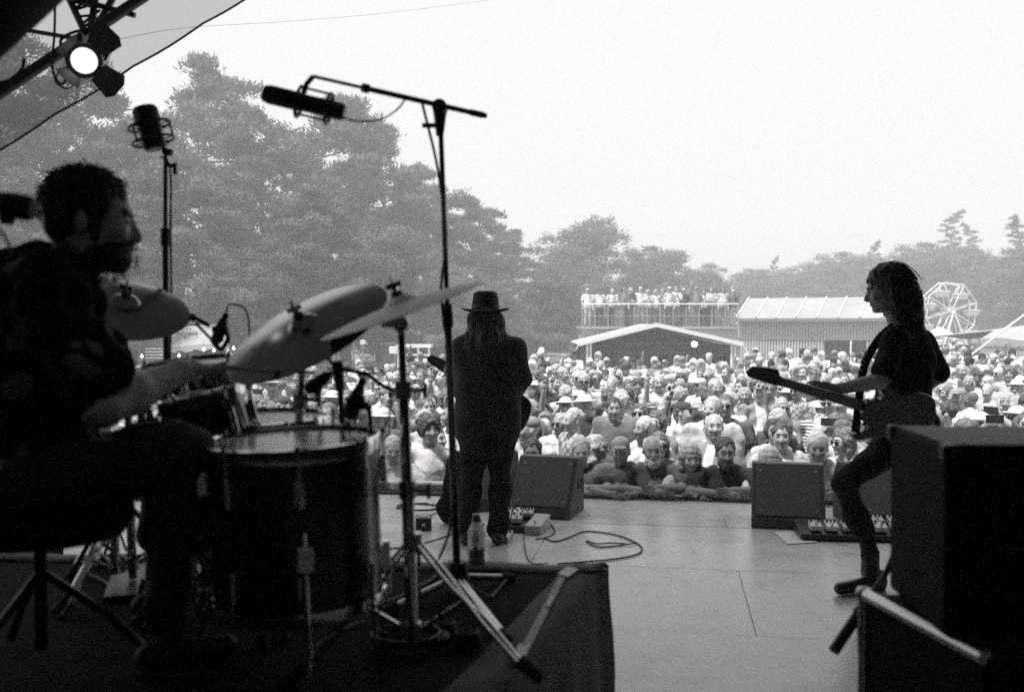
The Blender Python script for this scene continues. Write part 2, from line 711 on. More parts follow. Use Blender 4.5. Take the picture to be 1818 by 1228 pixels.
floor_wear(m_floor)
floor_wear(m_floor2)
sf = MB()
sf.poly([stage(-6.5, -0.02, -0.05), stage(5.0, -0.02, -0.05), stage(5.0, 13, -0.05), stage(-6.5, 13, -0.05)], (0, 0, -0.12))
floor_o = tag(sf.build('stage_floor', mat('stage_frame', 0.05, 0.8), None), 'pale plywood stage floor laid in wide boards', None, None, 'structure')
row_b = [0.0, 0.9, 1.22, 2.44, 3.66, 4.88, 6.1, 7.32, 8.54, 9.76, 10.98, 12.2]
for i in range(len(row_b) - 1):
    b0, b1 = row_b[i], row_b[i + 1]
    x = -6.5 + (0 if i % 2 else -1.22)
    while x < 5.0:
        x0, x1 = max(x, -6.5), min(x + 2.44, 5.0)
        if x1 - x0 > 0.1:
            g = 0.0035
            e = rnd.uniform(-0.0012, 0.0012)
            pb = MB().poly([stage(x0 + g * 0.6, b1 - g, -0.046), stage(x1 - g * 0.6, b1 - g, -0.046), stage(x1 - g * 0.6, b0 + g, -0.046), stage(x0 + g * 0.6, b0 + g, -0.046)], (0, 0, 0.046 + e))
            pb.build('plank', m_floor if rnd.random() < 0.6 else m_floor2, floor_o)
        x += 2.44
# skirt under the stage front
MB().poly([stage(-6.5, 0.02, -0.18), stage(5.0, 0.02, -0.18), stage(5.0, 0.02, GROUND_Z), stage(-6.5, 0.02, GROUND_Z)], -SF * 0.02).build('skirt', mat('skirt_cloth', 0.02, 0.9), floor_o)

# the stage tent: dark roof above, black cloth behind and at the sides (outside the frame, they shade the stage)
m_dark = mat('black_drape', 0.012, 0.95, 0, 0.3, 3)
roof = MB()
roof.poly([stage(-6.8, 1.35, 4.75), stage(5.4, 1.35, 4.75), stage(5.4, 12.5, 4.3), stage(-6.8, 12.5, 4.3)])
roof.poly([stage(-6.8, 1.35, 4.10), stage(5.4, 1.35, 4.10), stage(5.4, 1.35, 4.75), stage(-6.8, 1.35, 4.75)])  # unseen hanging valance, added to darken what the ride cymbal reflects
m_roof = bpy.data.materials.new('roof_canvas')
m_roof.use_nodes = True
_n, _l = m_roof.node_tree.nodes, m_roof.node_tree.links
_t = _n.new('ShaderNodeBsdfTranslucent')
_t.inputs[0].default_value = (0.5, 0.5, 0.5, 1)
_x = _n.new('ShaderNodeMixShader')
_x.inputs[0].default_value = 0.045
_n['Principled BSDF'].inputs['Base Color'].default_value = (0.03, 0.03, 0.03, 1)
_n['Principled BSDF'].inputs['Roughness'].default_value = 0.95
_n['Principled BSDF'].inputs['Specular IOR Level'].default_value = 0.1
_l.new(_n['Principled BSDF'].outputs[0], _x.inputs[1])
_l.new(_t.outputs[0], _x.inputs[2])
_l.new(_x.outputs[0], _n['Material Output'].inputs[0])
tag(roof.build('stage_roof', m_roof), 'canvas tent roof over the stage', None, None, 'structure')
bk = MB()
bk.poly([stage(-6.8, 12.2, GROUND_Z), stage(5.4, 12.2, GROUND_Z), stage(5.4, 12.2, 4.32), stage(-6.8, 12.2, 4.32)], -SF * 0.04)
tag(bk.build('stage_wall_back', m_dark), 'black cloth behind the stage', None, None, 'structure')
rw = MB()
rw.poly([stage(5.2, 0.6, GROUND_Z), stage(5.2, 12.1, GROUND_Z), stage(5.2, 12.1, 4.31), stage(5.2, 0.6, 4.65)], SR * 0.04)
tag(rw.build('stage_wall_right', m_dark), 'black cloth at the side of the stage behind the amplifiers', None, None, 'structure')
lw = MB()
lw.poly([stage(-5.6, 5.6, GROUND_Z), stage(-5.6, 12.1, GROUND_Z), stage(-5.6, 12.1, 4.31), stage(-5.6, 5.6, 4.5)], -SR * 0.04)
tag(lw.build('stage_wall_left', m_dark), 'black cloth at the side of the stage behind the drummer', None, None, 'structure')

# ------------------------------------------------------------------ trees
M_LEAF = tone_mat('foliage', 0.9, 0.14)
M_BARK = mat('bark', 0.11, 0.95, 0, 0.3, 3, 0.8, 12)
M_TWIG = M_BARK


def leaf_mesh(name, clumps, per, seed, ls, tone):
    """clumps: (centre, radius, flatten) -> one crown of leaf-sized faces"""
    r = np.random.RandomState(seed)
    V, T = [], []
    for c, rad, fl in clumps:
        n = max(20, int(per * rad ** 2))
        d = r.normal(size=(n, 3))
        d /= np.linalg.norm(d, axis=1)[:, None]
        d[:, 2] = np.where(d[:, 2] < -0.35, -d[:, 2] * 0.7, d[:, 2])
        rr = rad * (0.45 + 0.62 * r.rand(n) ** 0.6)
        lump = 1 + 0.25 * np.sin(d[:, 0] * 5 + c[0]) * np.sin(d[:, 1] * 5 + c[1]) + 0.15 * np.sin(d[:, 2] * 9 + c[2])
        p = np.array(c) + d * (rr * lump)[:, None] * np.array([1, 1, fl])
        nr_ = d + r.normal(size=(n, 3)) * 0.38
        g = np.cross(nr_, r.normal(size=(n, 3)))
        g /= np.linalg.norm(g, axis=1)[:, None] + 1e-9
        g = g * np.where(g[:, 2:3] < -0.2, -1, 1) + d * 0.45
        g /= np.linalg.norm(g, axis=1)[:, None]
        sd_ = np.cross(g, nr_)
        sd_ /= np.linalg.norm(sd_, axis=1)[:, None] + 1e-9
        L = ls * r.uniform(0.6, 1.3, n)[:, None]
        W = ls * r.uniform(0.22, 0.42, n)[:, None]
        q = np.stack([p - sd_ * W * 0.5, p + sd_ * W * 0.5, p + g * L + sd_ * W * 0.25, p + g * L - sd_ * W * 0.25], 1)
        V.append(q.reshape(-1, 3))
        t = tone * r.uniform(0.6, 1.5) * r.uniform(0.6, 1.5, n)
        T.append(np.repeat(t, 4))
    V = np.concatenate(V)
    T = np.concatenate(T)
    F = np.arange(len(V)).reshape(-1, 4)
    me = mesh_from(name, V, F, [M_LEAF])
    at = me.attributes.new('tone', 'FLOAT', 'POINT')
    at.data.foreach_set('value', T.astype(np.float32))
    return me


def tree_variant(kind, seed):
    """unit: metres for a 15 m tree -> trunk mesh (with limbs), crown mesh"""
    r = random.Random(seed)
    H = 15.0
    wood = MB()
    bend = [Vector((r.uniform(-0.25, 0.25) * k / 2, r.uniform(-0.25, 0.25) * k / 2, H * k / 8)) for k in range(9)]
    bend[0] = Vector((0, 0, -0.1))
    tr = 0.30 if kind != 'fir' else 0.22
    wood.tube(spline(bend, 3), [tr * (1 - 0.9 * i / 24) + 0.02 for i in range(25)], 8)

    def trunk_at(z):
        k = max(0, min(7.99, z / H * 8))
        i = int(k)
        return bend[i].lerp(bend[i + 1], k - i)
    clumps = []
    if kind == 'pine':
        n = 46
        for i in range(n):
            u = (i + r.random()) / n
            z = H * (0.14 + 0.84 * u)
            if u < 0.12 and r.random() < 0.45:
                continue
            prof = math.sin(math.pi * min(1, 0.22 + 0.80 * u)) ** 0.65
            ln = 4.6 * prof * r.uniform(0.55, 1.08)
            a = i * 2.4 + r.uniform(-0.5, 0.5)
            d = Vector((math.cos(a), math.sin(a), r.uniform(0.0, 0.35)))
            b = trunk_at(z - 0.3)
            e = b + d * ln
            mid = b.lerp(e, 0.5) + Vector((0, 0, r.uniform(-0.2, 0.3)))
            wood.tube([b, mid, e], [0.09 * (1.1 - u) + 0.025, 0.06 * (1.1 - u) + 0.02, 0.015], 5)
            m_ = 1 + int(ln / 1.1)
            for j in range(m_):
                t = 1 - 0.62 * j / max(1, m_)
                c = b.lerp(e, t) + Vector((r.uniform(-0.5, 0.5), r.uniform(-0.5, 0.5), r.uniform(-0.1, 0.45)))
                clumps.append((tuple(c), r.uniform(0.62, 1.15), r.uniform(0.5, 0.75)))
        for k in range(4):
            clumps.append((tuple(trunk_at(H * 0.97) + Vector((r.uniform(-0.4, 0.4), r.uniform(-0.4, 0.4), r.uniform(-0.9, 0.3)))), r.uniform(0.4, 0.7), 1.0))
        per, ls, tone = 330, 0.27, 0.095
    elif kind == 'round':
        n = 52
        for i in range(n):
            u = (i + r.random()) / n
            z = H * (0.10 + 0.86 * u)
            prof = math.sin(math.pi * (0.16 + 0.80 * u)) ** 0.55
            a = i * 2.4 + r.uniform(-0.6, 0.6)
            ln = 6.0 * prof * r.uniform(0.5, 1.05)
            b = trunk_at(z * 0.75)
            e = Vector((b.x + math.cos(a) * ln, b.y + math.sin(a) * ln, z))
            wood.tube([b, b.lerp(e, 0.5) + Vector((0, 0, 0.4)), e], [0.10, 0.06, 0.015], 5)
            for j in range(3):
                c = b.lerp(e, 1 - 0.3 * j) + Vector((r.uniform(-0.7, 0.7), r.uniform(-0.7, 0.7), r.uniform(-0.5, 0.6)))
                clumps.append((tuple(c), r.uniform(0.9, 1.6), r.uniform(0.65, 0.9)))
        per, ls, tone = 190, 0.30, 0.105
    else:   # fir: tiers of drooping branches
        n = 60
        for i in range(n):
            u = (i + r.random() * 0.6) / n
            z = H * (0.08 + 0.90 * u)
            ln = 3.6 * (1 - u) ** 0.85 * r.uniform(0.65, 1.1) + 0.18
            a = i * 2.4 + r.uniform(-0.4, 0.4)
            d = Vector((math.cos(a), math.sin(a), 0.12 - 0.22 * (1 - u)))
            b = trunk_at(z)
            e = b + d * ln
            wood.tube([b, e], [0.05 * (1.1 - u) + 0.01, 0.01], 5)
            m_ = max(2, int(ln / 0.5))
            for j in range(m_):
                t = 0.25 + 0.75 * (j + 1) / m_
                clumps.append((tuple(b.lerp(e, t) + Vector((r.uniform(-0.15, 0.15), r.uniform(-0.15, 0.15), r.uniform(-0.1, 0.1)))), r.uniform(0.28, 0.5) * (1.25 - 0.4 * t), 0.5))
        clumps.append((tuple(trunk_at(H * 0.985)), 0.22, 2.0))
        per, ls, tone = 480, 0.22, 0.085
    tm = mesh_from('trunk', [Vector(v) for v in wood.v], wood.f, [M_BARK], None, True)
    cm = leaf_mesh('crown', clumps, per, seed, ls, tone)
    return tm, cm


TREE_VAR = {'pine': [tree_variant('pine', s) for s in (11, 12, 13)], 'round': [tree_variant('round', s) for s in (21, 22)], 'fir': [tree_variant('fir', 31)]}


TREE_TOP = {}
for _k in TREE_VAR.values():
    for _t, _c in _k:
        _z = np.empty(len(_c.vertices) * 3, np.float32)
        _c.vertices.foreach_get('co', _z)
        TREE_TOP[_c.name] = float(np.percentile(_z[2::3], 99.93))


def plant_tree(px, top_y, d, kind, var, wide, name, label, group):
    c = P(px, 570, d)
    top = P(px, top_y, d).z
    H = top - GROUND_Z
    t = thing(name, label, 'tree', (c.x, d, GROUND_Z), rnd.uniform(0, 6.28), group)
    tm, cm = TREE_VAR[kind][var % len(TREE_VAR[kind])]
    s = H / TREE_TOP[cm.name]
    t.scale = (s * wide, s * wide, s)
    add('trunk', tm, t)
    add('crown', cm, t)


TREES = [
    # px, top y, depth, kind, variant, width, name, label
    (-60, 20, 46, 'pine', 0, 1.0, 'pine_tree', 'tall dark pine at the picture edge behind the stage lamp'),
    (110, 82, 52, 'pine', 1, 0.95, 'pine_tree', 'tall pine directly behind the stage lamp and truss'),
    (372, 100, 60, 'pine', 2, 0.82, 'pine_tree', 'tallest pine with a pointed top, between the two overhead microphones'),
    (232, 205, 50, 'pine', 0, 1.0, 'pine_tree', 'pine rising behind the upright microphone above the drummer'),
    (470, 190, 56, 'pine', 1, 1.0, 'pine_tree', 'broad pine behind the black overhead microphone on the boom'),
    (590, 165, 62, 'pine', 0, 0.9, 'pine_tree', 'pine whose top shows just under the boom microphone cable'),
    (675, 225, 64, 'pine', 2, 0.95, 'pine_tree', 'pine on the shoulder of the tree line, nearest to the boom pole'),
    (760, 290, 66, 'pine', 1, 0.95, 'pine_tree', 'pine crossed by the boom stand pole'),
    (842, 352, 68, 'pine', 2, 0.95, 'pine_tree', 'small pine at the lower end of the sloping tree line'),
    (330, 270, 46, 'pine', 1, 1.15, 'pine_tree', 'near pine behind the drummer\'s face and the thin microphone pole'),
    (560, 330, 48, 'pine', 2, 1.25, 'pine_tree', 'near pine above the big ride cymbal'),
    (30, 300, 42, 'pine', 2, 1.0, 'pine_tree', 'near pine behind the drummer\'s back'),
    (700, 400, 52, 'round', 0, 1.12, 'leafy_tree', 'low leafy tree above the raised crash cymbal'),
    (905, 408, 74, 'pine', 0, 1.0, 'pine_tree', 'pine above the singer\'s hat'),
    (1038, 384, 84, 'round', 1, 1.25, 'leafy_tree', 'round leafy tree, the tallest above the roof terrace'),
    (1165, 438, 88, 'round', 0, 1.25, 'leafy_tree', 'leafy tree behind the middle of the roof terrace'),
    (1255, 470, 92, 'round', 1, 1.12, 'leafy_tree', 'leafy tree where the terrace meets the barn'),
    (965, 478, 62, 'round', 0, 1.25, 'leafy_tree', 'low leafy tree between the singer\'s hat and the terrace'),
    (880, 500, 58, 'round', 1, 1.12, 'leafy_tree', 'low leafy tree directly behind the singer\'s hat'),
    (790, 450, 60, 'round', 1, 1.25, 'leafy_tree', 'low leafy tree behind the boom stand pole and food stalls'),
    (1080, 500, 72, 'round', 0, 1.38, 'leafy_tree', 'low leafy tree behind the near end of the terrace'),
    (1200, 505, 78, 'round', 1, 1.50, 'leafy_tree', 'low leafy tree behind the far end of the terrace'),
    (1330, 478, 112, 'round', 0, 1.50, 'leafy_tree', 'distant leafy tree over the near end of the barn roof'),
    (1420, 468, 116, 'round', 1, 1.50, 'leafy_tree', 'distant leafy tree over the middle of the barn roof'),
    (1505, 448, 112, 'round', 0, 1.38, 'leafy_tree', 'distant leafy tree just in front of the guitarist\'s face'),
    (1558, 428, 118, 'fir', 0, 0.9, 'fir_tree', 'thin fir tip poking up above the guitarist\'s head'),
    (1600, 446, 108, 'round', 1, 1.38, 'leafy_tree', 'distant leafy tree behind the guitarist\'s hair'),
    (1690, 374, 112, 'fir', 0, 1.0, 'fir_tree', 'tallest fir, standing above the ferris wheel'),
    (1722, 396, 116, 'fir', 0, 0.9, 'fir_tree', 'fir beside the tallest one above the ferris wheel'),
    (1650, 432, 104, 'round', 0, 1.38, 'leafy_tree', 'leafy tree behind the near rim of the ferris wheel'),
    (1745, 438, 98, 'round', 1, 1.38, 'leafy_tree', 'leafy tree behind the far rim of the ferris wheel'),
    (1812, 384, 96, 'fir', 0, 1.2, 'fir_tree', 'fir at the picture edge beyond the ferris wheel'),
    (1840, 430, 88, 'round', 0, 1.38, 'leafy_tree', 'leafy tree at the picture edge above the canvas awning'),
    (1378, 455, 120, 'fir', 0, 0.7, 'fir_tree', 'small fir tip above the barn roof'),
    (170, 400, 40, 'round', 0, 1.00, 'leafy_tree', 'low leafy tree behind the drummer\'s head'),
    (420, 440, 44, 'round', 1, 1.25, 'leafy_tree', 'low leafy tree behind the clip microphone and the market tent'),
    (1950, 400, 92, 'round', 0, 1.50, 'leafy_tree', 'leafy tree just outside the picture beyond the canvas awning'),
]
for i, a in enumerate(TREES):
    plant_tree(*a, group='trees around the festival field')

# ------------------------------------------------------------------ gabled stage tent with the roof terrace behind it
M_CANVAS = mat('white_canvas', 0.5, 0.7, 0, 0.08, 0.8, 0.1, 6)
M_GREYCANVAS = mat('grey_canvas', 0.34, 0.8, 0, 0.12, 0.8, 0.1, 6)
M_TIN = mat('corrugated_tin', 0.46, 0.5, 0, 0.1, 0.7)
M_TINROOF = mat('tin_roof', 0.32, 0.55, 0, 0.18, 0.5)
M_TIN2 = mat('grey_tin', 0.42, 0.5, 0, 0.12, 0.7)
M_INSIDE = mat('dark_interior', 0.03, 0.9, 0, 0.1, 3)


def gable_tent():
    d = 41.0
    L, Rr = P(1026, 612, d), P(1316, 612, d)
    pk = P(1163, 578, d)
    root = thing('stage_tent', 'white gabled festival tent with a wide dark opening below the roof terrace', 'tent', ((L.x + Rr.x) / 2, d, GROUND_Z))
    dp = 5.0
    z0 = L.z
    rf = MB()
    for s_, E in ((-1, L), (1, Rr)):
        rf.poly([Vector((E.x, d - 0.3, z0)), Vector((pk.x, d - 0.3, pk.z)), Vector((pk.x, d + dp, pk.z)), Vector((E.x, d + dp, z0))], (0, 0, 0.05))
    rf.build('roof', M_CANVAS, root)
    fb = MB()
    for E in (L, Rr):
        a, b = Vector((E.x, d - 0.33, z0)), Vector((pk.x, d - 0.33, pk.z))
        fb.poly([a + Vector((0, 0, -0.05)), b + Vector((0, 0, -0.05)), b + Vector((0, 0, 0.12)), a + Vector((0, 0, 0.12))], (0, -0.05, 0))
    fb.build('front_edge', M_WHITEPAINT, root)
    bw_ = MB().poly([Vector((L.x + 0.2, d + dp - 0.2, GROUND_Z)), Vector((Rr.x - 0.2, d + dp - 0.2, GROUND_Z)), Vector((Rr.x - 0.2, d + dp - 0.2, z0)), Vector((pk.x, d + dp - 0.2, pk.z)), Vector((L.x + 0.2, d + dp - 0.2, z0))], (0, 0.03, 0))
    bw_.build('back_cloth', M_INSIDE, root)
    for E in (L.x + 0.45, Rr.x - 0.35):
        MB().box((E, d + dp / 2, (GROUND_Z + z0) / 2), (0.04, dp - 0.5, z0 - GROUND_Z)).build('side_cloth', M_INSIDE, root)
    for px in (1042, 1048, 1297, 1303):
        x = P(px, 600, d).x
        MB().cyl((x, d - 0.2, GROUND_Z), (x, d - 0.2, z0 + 0.15), 0.05, None, 8).build('post', M_WHITEPAINT, root)
    MB().box((Rr.x - 0.25, d - 0.1, (GROUND_Z + z0) / 2), (0.35, 0.1, z0 - GROUND_Z - 0.1)).build('side_panel', M_CANVAS, root)
    for z in (z0 + 0.02, z0 - 0.35):
        MB().cyl((P(1095, 600, d).x, d + 1.5, z), (P(1235, 600, d).x, d + 1.5, z), 0.02, None, 6).build('lighting_bar', M_STEEL, root)
    for E, s_ in ((L, -1), (Rr, 1)):
        MB().cyl((E.x, d - 0.3, z0), (E.x + s_ * 0.9, d - 0.8, GROUND_Z), 0.018, None, 6).build('guy_rope', M_WHITEPAINT, root)
    o = MB().lathe(P(1233, 611, d + 0.6), (0, -1, 0), [(0.0, 0.1), (0.09, 0.09), (0.12, 0.02), (0.12, -0.1), (0.05, -0.2)], 16).build('stage_light', emit_mat('tent_lamp', 0.9, 3.0), root, smooth=True)
    # terrace: a long container-like block behind the tent with railing
    d2 = 46.5
    A, B = P(1033, 580, d2), P(1309, 580, d2)
    zt = A.z
    ter = thing('roof_terrace', 'long pale viewing terrace behind the gabled tent, crowded with people', 'platform', ((A.x + B.x) / 2, d2, GROUND_Z))
    n = 9
    for i in range(n):
        x0, x1 = A.x + (B.x - A.x) * i / n, A.x + (B.x - A.x) * (i + 1) / n
        MB().box(((x0 + x1) / 2, d2 + 1.2, (GROUND_Z + zt) / 2 - 0.06), (x1 - x0 - 0.012, 2.6 + 0.01 * (i % 2), zt - GROUND_Z - 0.12)).build('panel', mat('terrace_panel', 0.38, 0.6, 0, 0.08, 1), ter)
    MB().box(((A.x + B.x) / 2, d2 + 1.2, zt - 0.05), (B.x - A.x + 0.2, 2.9, 0.1)).build('deck', mat('terrace_deck', 0.3, 0.8), ter)
    for k in range(13):
        x = A.x + (B.x - A.x) * k / 12
        MB().cyl((x, d2 - 0.15, zt), (x, d2 - 0.15, zt + 1.05), 0.02, None, 6).build('railing_post', mat('rail_grey', 0.3, 0.6), ter)
    for z in (0.5, 1.06):
        MB().cyl((A.x, d2 - 0.18, zt + z), (B.x, d2 - 0.18, zt + z), 0.012 if z < 1 else 0.028, None, 6).build('rail', M_WHITEPAINT if z > 1 else mat('rail_grey', 0.3), ter)
    # infill cloth panels on parts of the railing
    for a, b in ((1090, 1108),):
        x0, x1 = P(a, 570, d2).x, P(b, 570, d2).x
        MB().box(((x0 + x1) / 2, d2 - 0.12, zt + 0.52), (x1 - x0, 0.02, 0.9)).build('infill_panel', mat('infill_mesh', 0.13, 0.9), ter)
    return A, B, zt, d2


TER_A, TER_B, TER_Z, TER_D = gable_tent()


def barn():
    d0, d1 = 54.0, 50.0
    A, B = P(1310, 600, d0), P(1606, 600, d1)
    ang = math.atan2(B.y - A.y, B.x - A.x)
    Lx = (B - A).length
    root = thing('tin_barn', 'long corrugated metal barn with a pale sheet roof and a dark doorway', 'barn', (A.x, A.y, GROUND_Z), ang)
    ze = P(1310, 566, d0).z - GROUND_Z
    zr = P(1310, 538, d0).z - GROUND_Z + 0.25
    n = 56
    door0, door1 = P(1470, 600, d0 - 1.5).x - A.x, P(1548, 600, d0 - 2).x - A.x
    wl = MB()
    wu = MB()
    wl_z1, split = ze, ze * 0.62
    # corrugated sheet: real zig-zag ribs
    for i in range(n):
        x0, x1 = Lx * i / n, Lx * (i + 0.5) / n
        x2 = Lx * (i + 1) / n
        for mbx, z0, z1 in ((wu, split + 0.05, ze), (wl, 0, split - 0.05)):
            if mbx is wl and door0 < x0 < door1:
                continue
            mbx.poly([(x0, 0, z0), (x1, 0, z0), (x1, 0, z1), (x0, 0, z1)], (0, 0.02, 0))
            mbx.poly([(x1 + 0.001, 0.12, z0), (x2 - 0.001, 0.07, z0), (x2 - 0.001, 0.07, z1), (x1 + 0.001, 0.07, z1)], (0, 0.02, 0))
    tag(wu.build('upper_cladding', M_TIN, root, local=True), kind='stuff')
    tag(wl.build('lower_cladding', M_TIN, root, local=True), kind='stuff')
    MB().box((Lx / 2, 0.02, split), (Lx, 0.12, 0.1)).build('rail', mat('barn_rail', 0.2, 0.7), root, local=True)
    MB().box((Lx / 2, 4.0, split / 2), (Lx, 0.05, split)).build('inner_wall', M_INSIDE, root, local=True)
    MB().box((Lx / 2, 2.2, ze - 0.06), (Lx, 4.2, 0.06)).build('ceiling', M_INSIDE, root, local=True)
    MB().box(((door0 + door1) / 2 + 0.4, 0.02, split / 2), (0.08, 0.08, split)).build('door_post', M_WHITEPAINT, root, local=True)
    ns = 8
    for i in range(ns):
        x0, x1 = Lx * i / ns, Lx * (i + 1) / ns
        MB().poly([(x0 + 0.015, -0.35, ze + 0.02), (x1 - 0.015, -0.35, ze + 0.02), (x1 - 0.015, 2.2, zr), (x0 + 0.015, 2.2, zr)], (0, 0.02, 0.05)).build('roof_sheet', M_TINROOF, root, local=True)
        MB().poly([(x0 + 0.015, 4.75, ze + 0.02), (x1 - 0.015, 4.75, ze + 0.02), (x1 - 0.015, 2.22, zr), (x0 + 0.015, 2.22, zr)], (0, 0.02, 0.05)).build('roof_sheet', M_TINROOF, root, local=True)
        MB().tube([(x0, -0.37, ze + 0.09), (x0, 2.2, zr + 0.08)], 0.045, 6).build('roof_seam', M_WHITEPAINT, root, local=True)
    MB().box((Lx / 2, -0.36, ze - 0.06), (Lx, 0.05, 0.16)).build('gutter', mat('gutter', 0.16, 0.6), root, local=True)


barn()


def ferris_wheel():
    d = 76.0
    hub = P(1684, 552, d)
    rad = 52 / FPX * d
    root = thing('ferris_wheel', 'small white ferris wheel with open tub gondolas in front of the trees', 'ferris wheel', (hub.x, hub.y, GROUND_Z))
    yaw = R(12)
    ax = Vector((math.cos(yaw), math.sin(yaw), 0))
    ny = Vector((-math.sin(yaw), math.cos(yaw), 0))
    up = Vector((0, 0, 1))
    n = 8
    for s_ in (-0.35, 0.35):
        c = hub + ny * s_
        ring = [c + (ax * math.cos(a) + up * math.sin(a)) * rad for a in [2 * math.pi * (k + 0.35) / n for k in range(n)]]
        MB().tube(ring + [ring[0]], 0.05, 6).build('rim', M_WHITEPAINT, root)
        for k in range(n):
            MB().cyl(c, ring[k], 0.045, None, 6).build('spoke', M_WHITEPAINT, root)
        for sx in (-1, 1):
            MB().cyl(c + ny * s_ * 0.8, Vector((c.x, c.y, GROUND_Z)) + ny * s_ * 1.6 + ax * sx * 1.25, 0.08, None, 8).build('support_leg', M_WHITEPAINT, root)
    MB().cyl(hub - ny * 0.5, hub + ny * 0.5, 0.3, None, 16).build('hub', mat('wheel_hub', 0.6, 0.5), root)
    for k in range(n):
        a = 2 * math.pi * (k + 0.35) / n
        c = hub + (ax * math.cos(a) + up * math.sin(a)) * rad * 0.93
        g = MB().lathe(c + Vector((0, 0, -0.95)), (0, 0, 1), [(0.02, 0), (0.46, 0.02), (0.62, 0.45), (0.60, 0.48), (0.54, 0.46), (0.4, 0.1), (0.02, 0.08)], 14).build('gondola', M_WHITEPAINT, root, smooth=True)
        fr = MB()
        for q in range(4):
            aa = q * math.pi / 2 + 0.5
            fr.cyl(c + Vector((math.cos(aa) * 0.42, math.sin(aa) * 0.42, -0.6)), c + Vector((math.cos(aa) * 0.1, math.sin(aa) * 0.1, 0.1)), 0.02, None, 5)
        fr.build('gondola_frame', M_WHITEPAINT, g)
        rider = MB().lathe(c + Vector((0.1, 0, -0.65)), (0, 0, 1), [(0.02, -0.1), (0.16, 0.0), (0.17, 0.25), (0.07, 0.36), (0.10, 0.45), (0.09, 0.56), (0.01, 0.62)], 10)  # a rider's torso, neck and head as one plain dark shape
        rider.build('rider_figure', mat('rider_dark', 0.08, 0.8), g, smooth=True)


ferris_wheel()


def canopy(name, label, corners, ridge, zlow, d, wavy=0.12, post=True, m=M_GREYCANVAS, walls=False, cat='tent', tabs=0):
    """market canopy: a ridge tent roof with a hanging scalloped edge. corners px pair, ridge px pair"""
    (xa, xb), (ra, rb) = corners, ridge
    A, B = P(xa, zlow, d), P(xb, zlow, d)
    root = thing(name, label, cat, ((A.x + B.x) / 2, d, GROUND_Z))
    ra_, rb_ = P(ra[0], ra[1], d + 2.2), P(rb[0], rb[1], d + 2.2)
    r = MB()
    n = 24
    top = []
    low = []
    drop = []
    for i in range(n + 1):
        t = i / n
        top.append(ra_.lerp(rb_, t) + Vector((0, 0, -0.10 * math.sin(math.pi * t) ** 2)))
        low.append(A.lerp(B, t) + Vector((0, 0, 0.05 * math.sin(t * 9))))
        drop.append(low[-1] + Vector((0, -0.03, -0.16 - wavy * abs(math.sin(t * math.pi * (tabs or 7))))))
    for i in range(n):
        r.poly([low[i], low[i + 1], top[i + 1], top[i]])
        r.poly([drop[i], drop[i + 1], low[i + 1], low[i]])
        bk_ = Vector((0, 4.4, 0))
        r.poly([top[i], top[i + 1], low[i + 1] + bk_, low[i] + bk_])
    o = r.build('canopy', m, root)
    so = o.modifiers.new('thickness', 'SOLIDIFY')
    so.thickness = 0.02
    if post:
        for p in (A, B):
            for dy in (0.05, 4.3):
                MB().cyl((p.x, d + dy, GROUND_Z), (p.x, d + dy, p.z + 0.02), 0.04, None, 8).build('post', M_STEEL, root)
    if walls:
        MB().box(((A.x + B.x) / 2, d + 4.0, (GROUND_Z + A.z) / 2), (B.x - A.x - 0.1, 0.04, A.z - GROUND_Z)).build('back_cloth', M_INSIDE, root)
        for i in range(6):
            x = A.x + (B.x - A.x) * (i + 0.5) / 6
            MB().box((x, d + 0.8, GROUND_Z + 0.5), ((B.x - A.x) / 6 - 0.03, 0.5, 1.0)).build('counter_panel', mat('stall_counter', 0.14, 0.8), root)
    return root


canopy('market_tent', 'grey market tent with a wavy edge behind the drummer\'s arm', (205, 405), ((255, 577), (400, 574)), 612, 40, walls=True)
canopy('market_tent', 'pale market tent with a peaked ridge behind the ride cymbal', (385, 600), ((420, 553), (560, 556)), 600, 44, m=mat('pale_canvas', 0.5, 0.8, 0, 0.1, 1), walls=True)
canopy('food_stall', 'food stall with a scalloped white awning beside the singer', (752, 800), ((752, 590), (800, 591)), 601, 52, wavy=0.25, m=M_CANVAS, walls=True, cat='stall', tabs=7)
canopy('market_tent', 'sagging canvas awning on poles at the picture edge below the ferris wheel', (1740, 1900), ((1765, 586), (1900, 552)), 602, 33, m=M_GREYCANVAS)


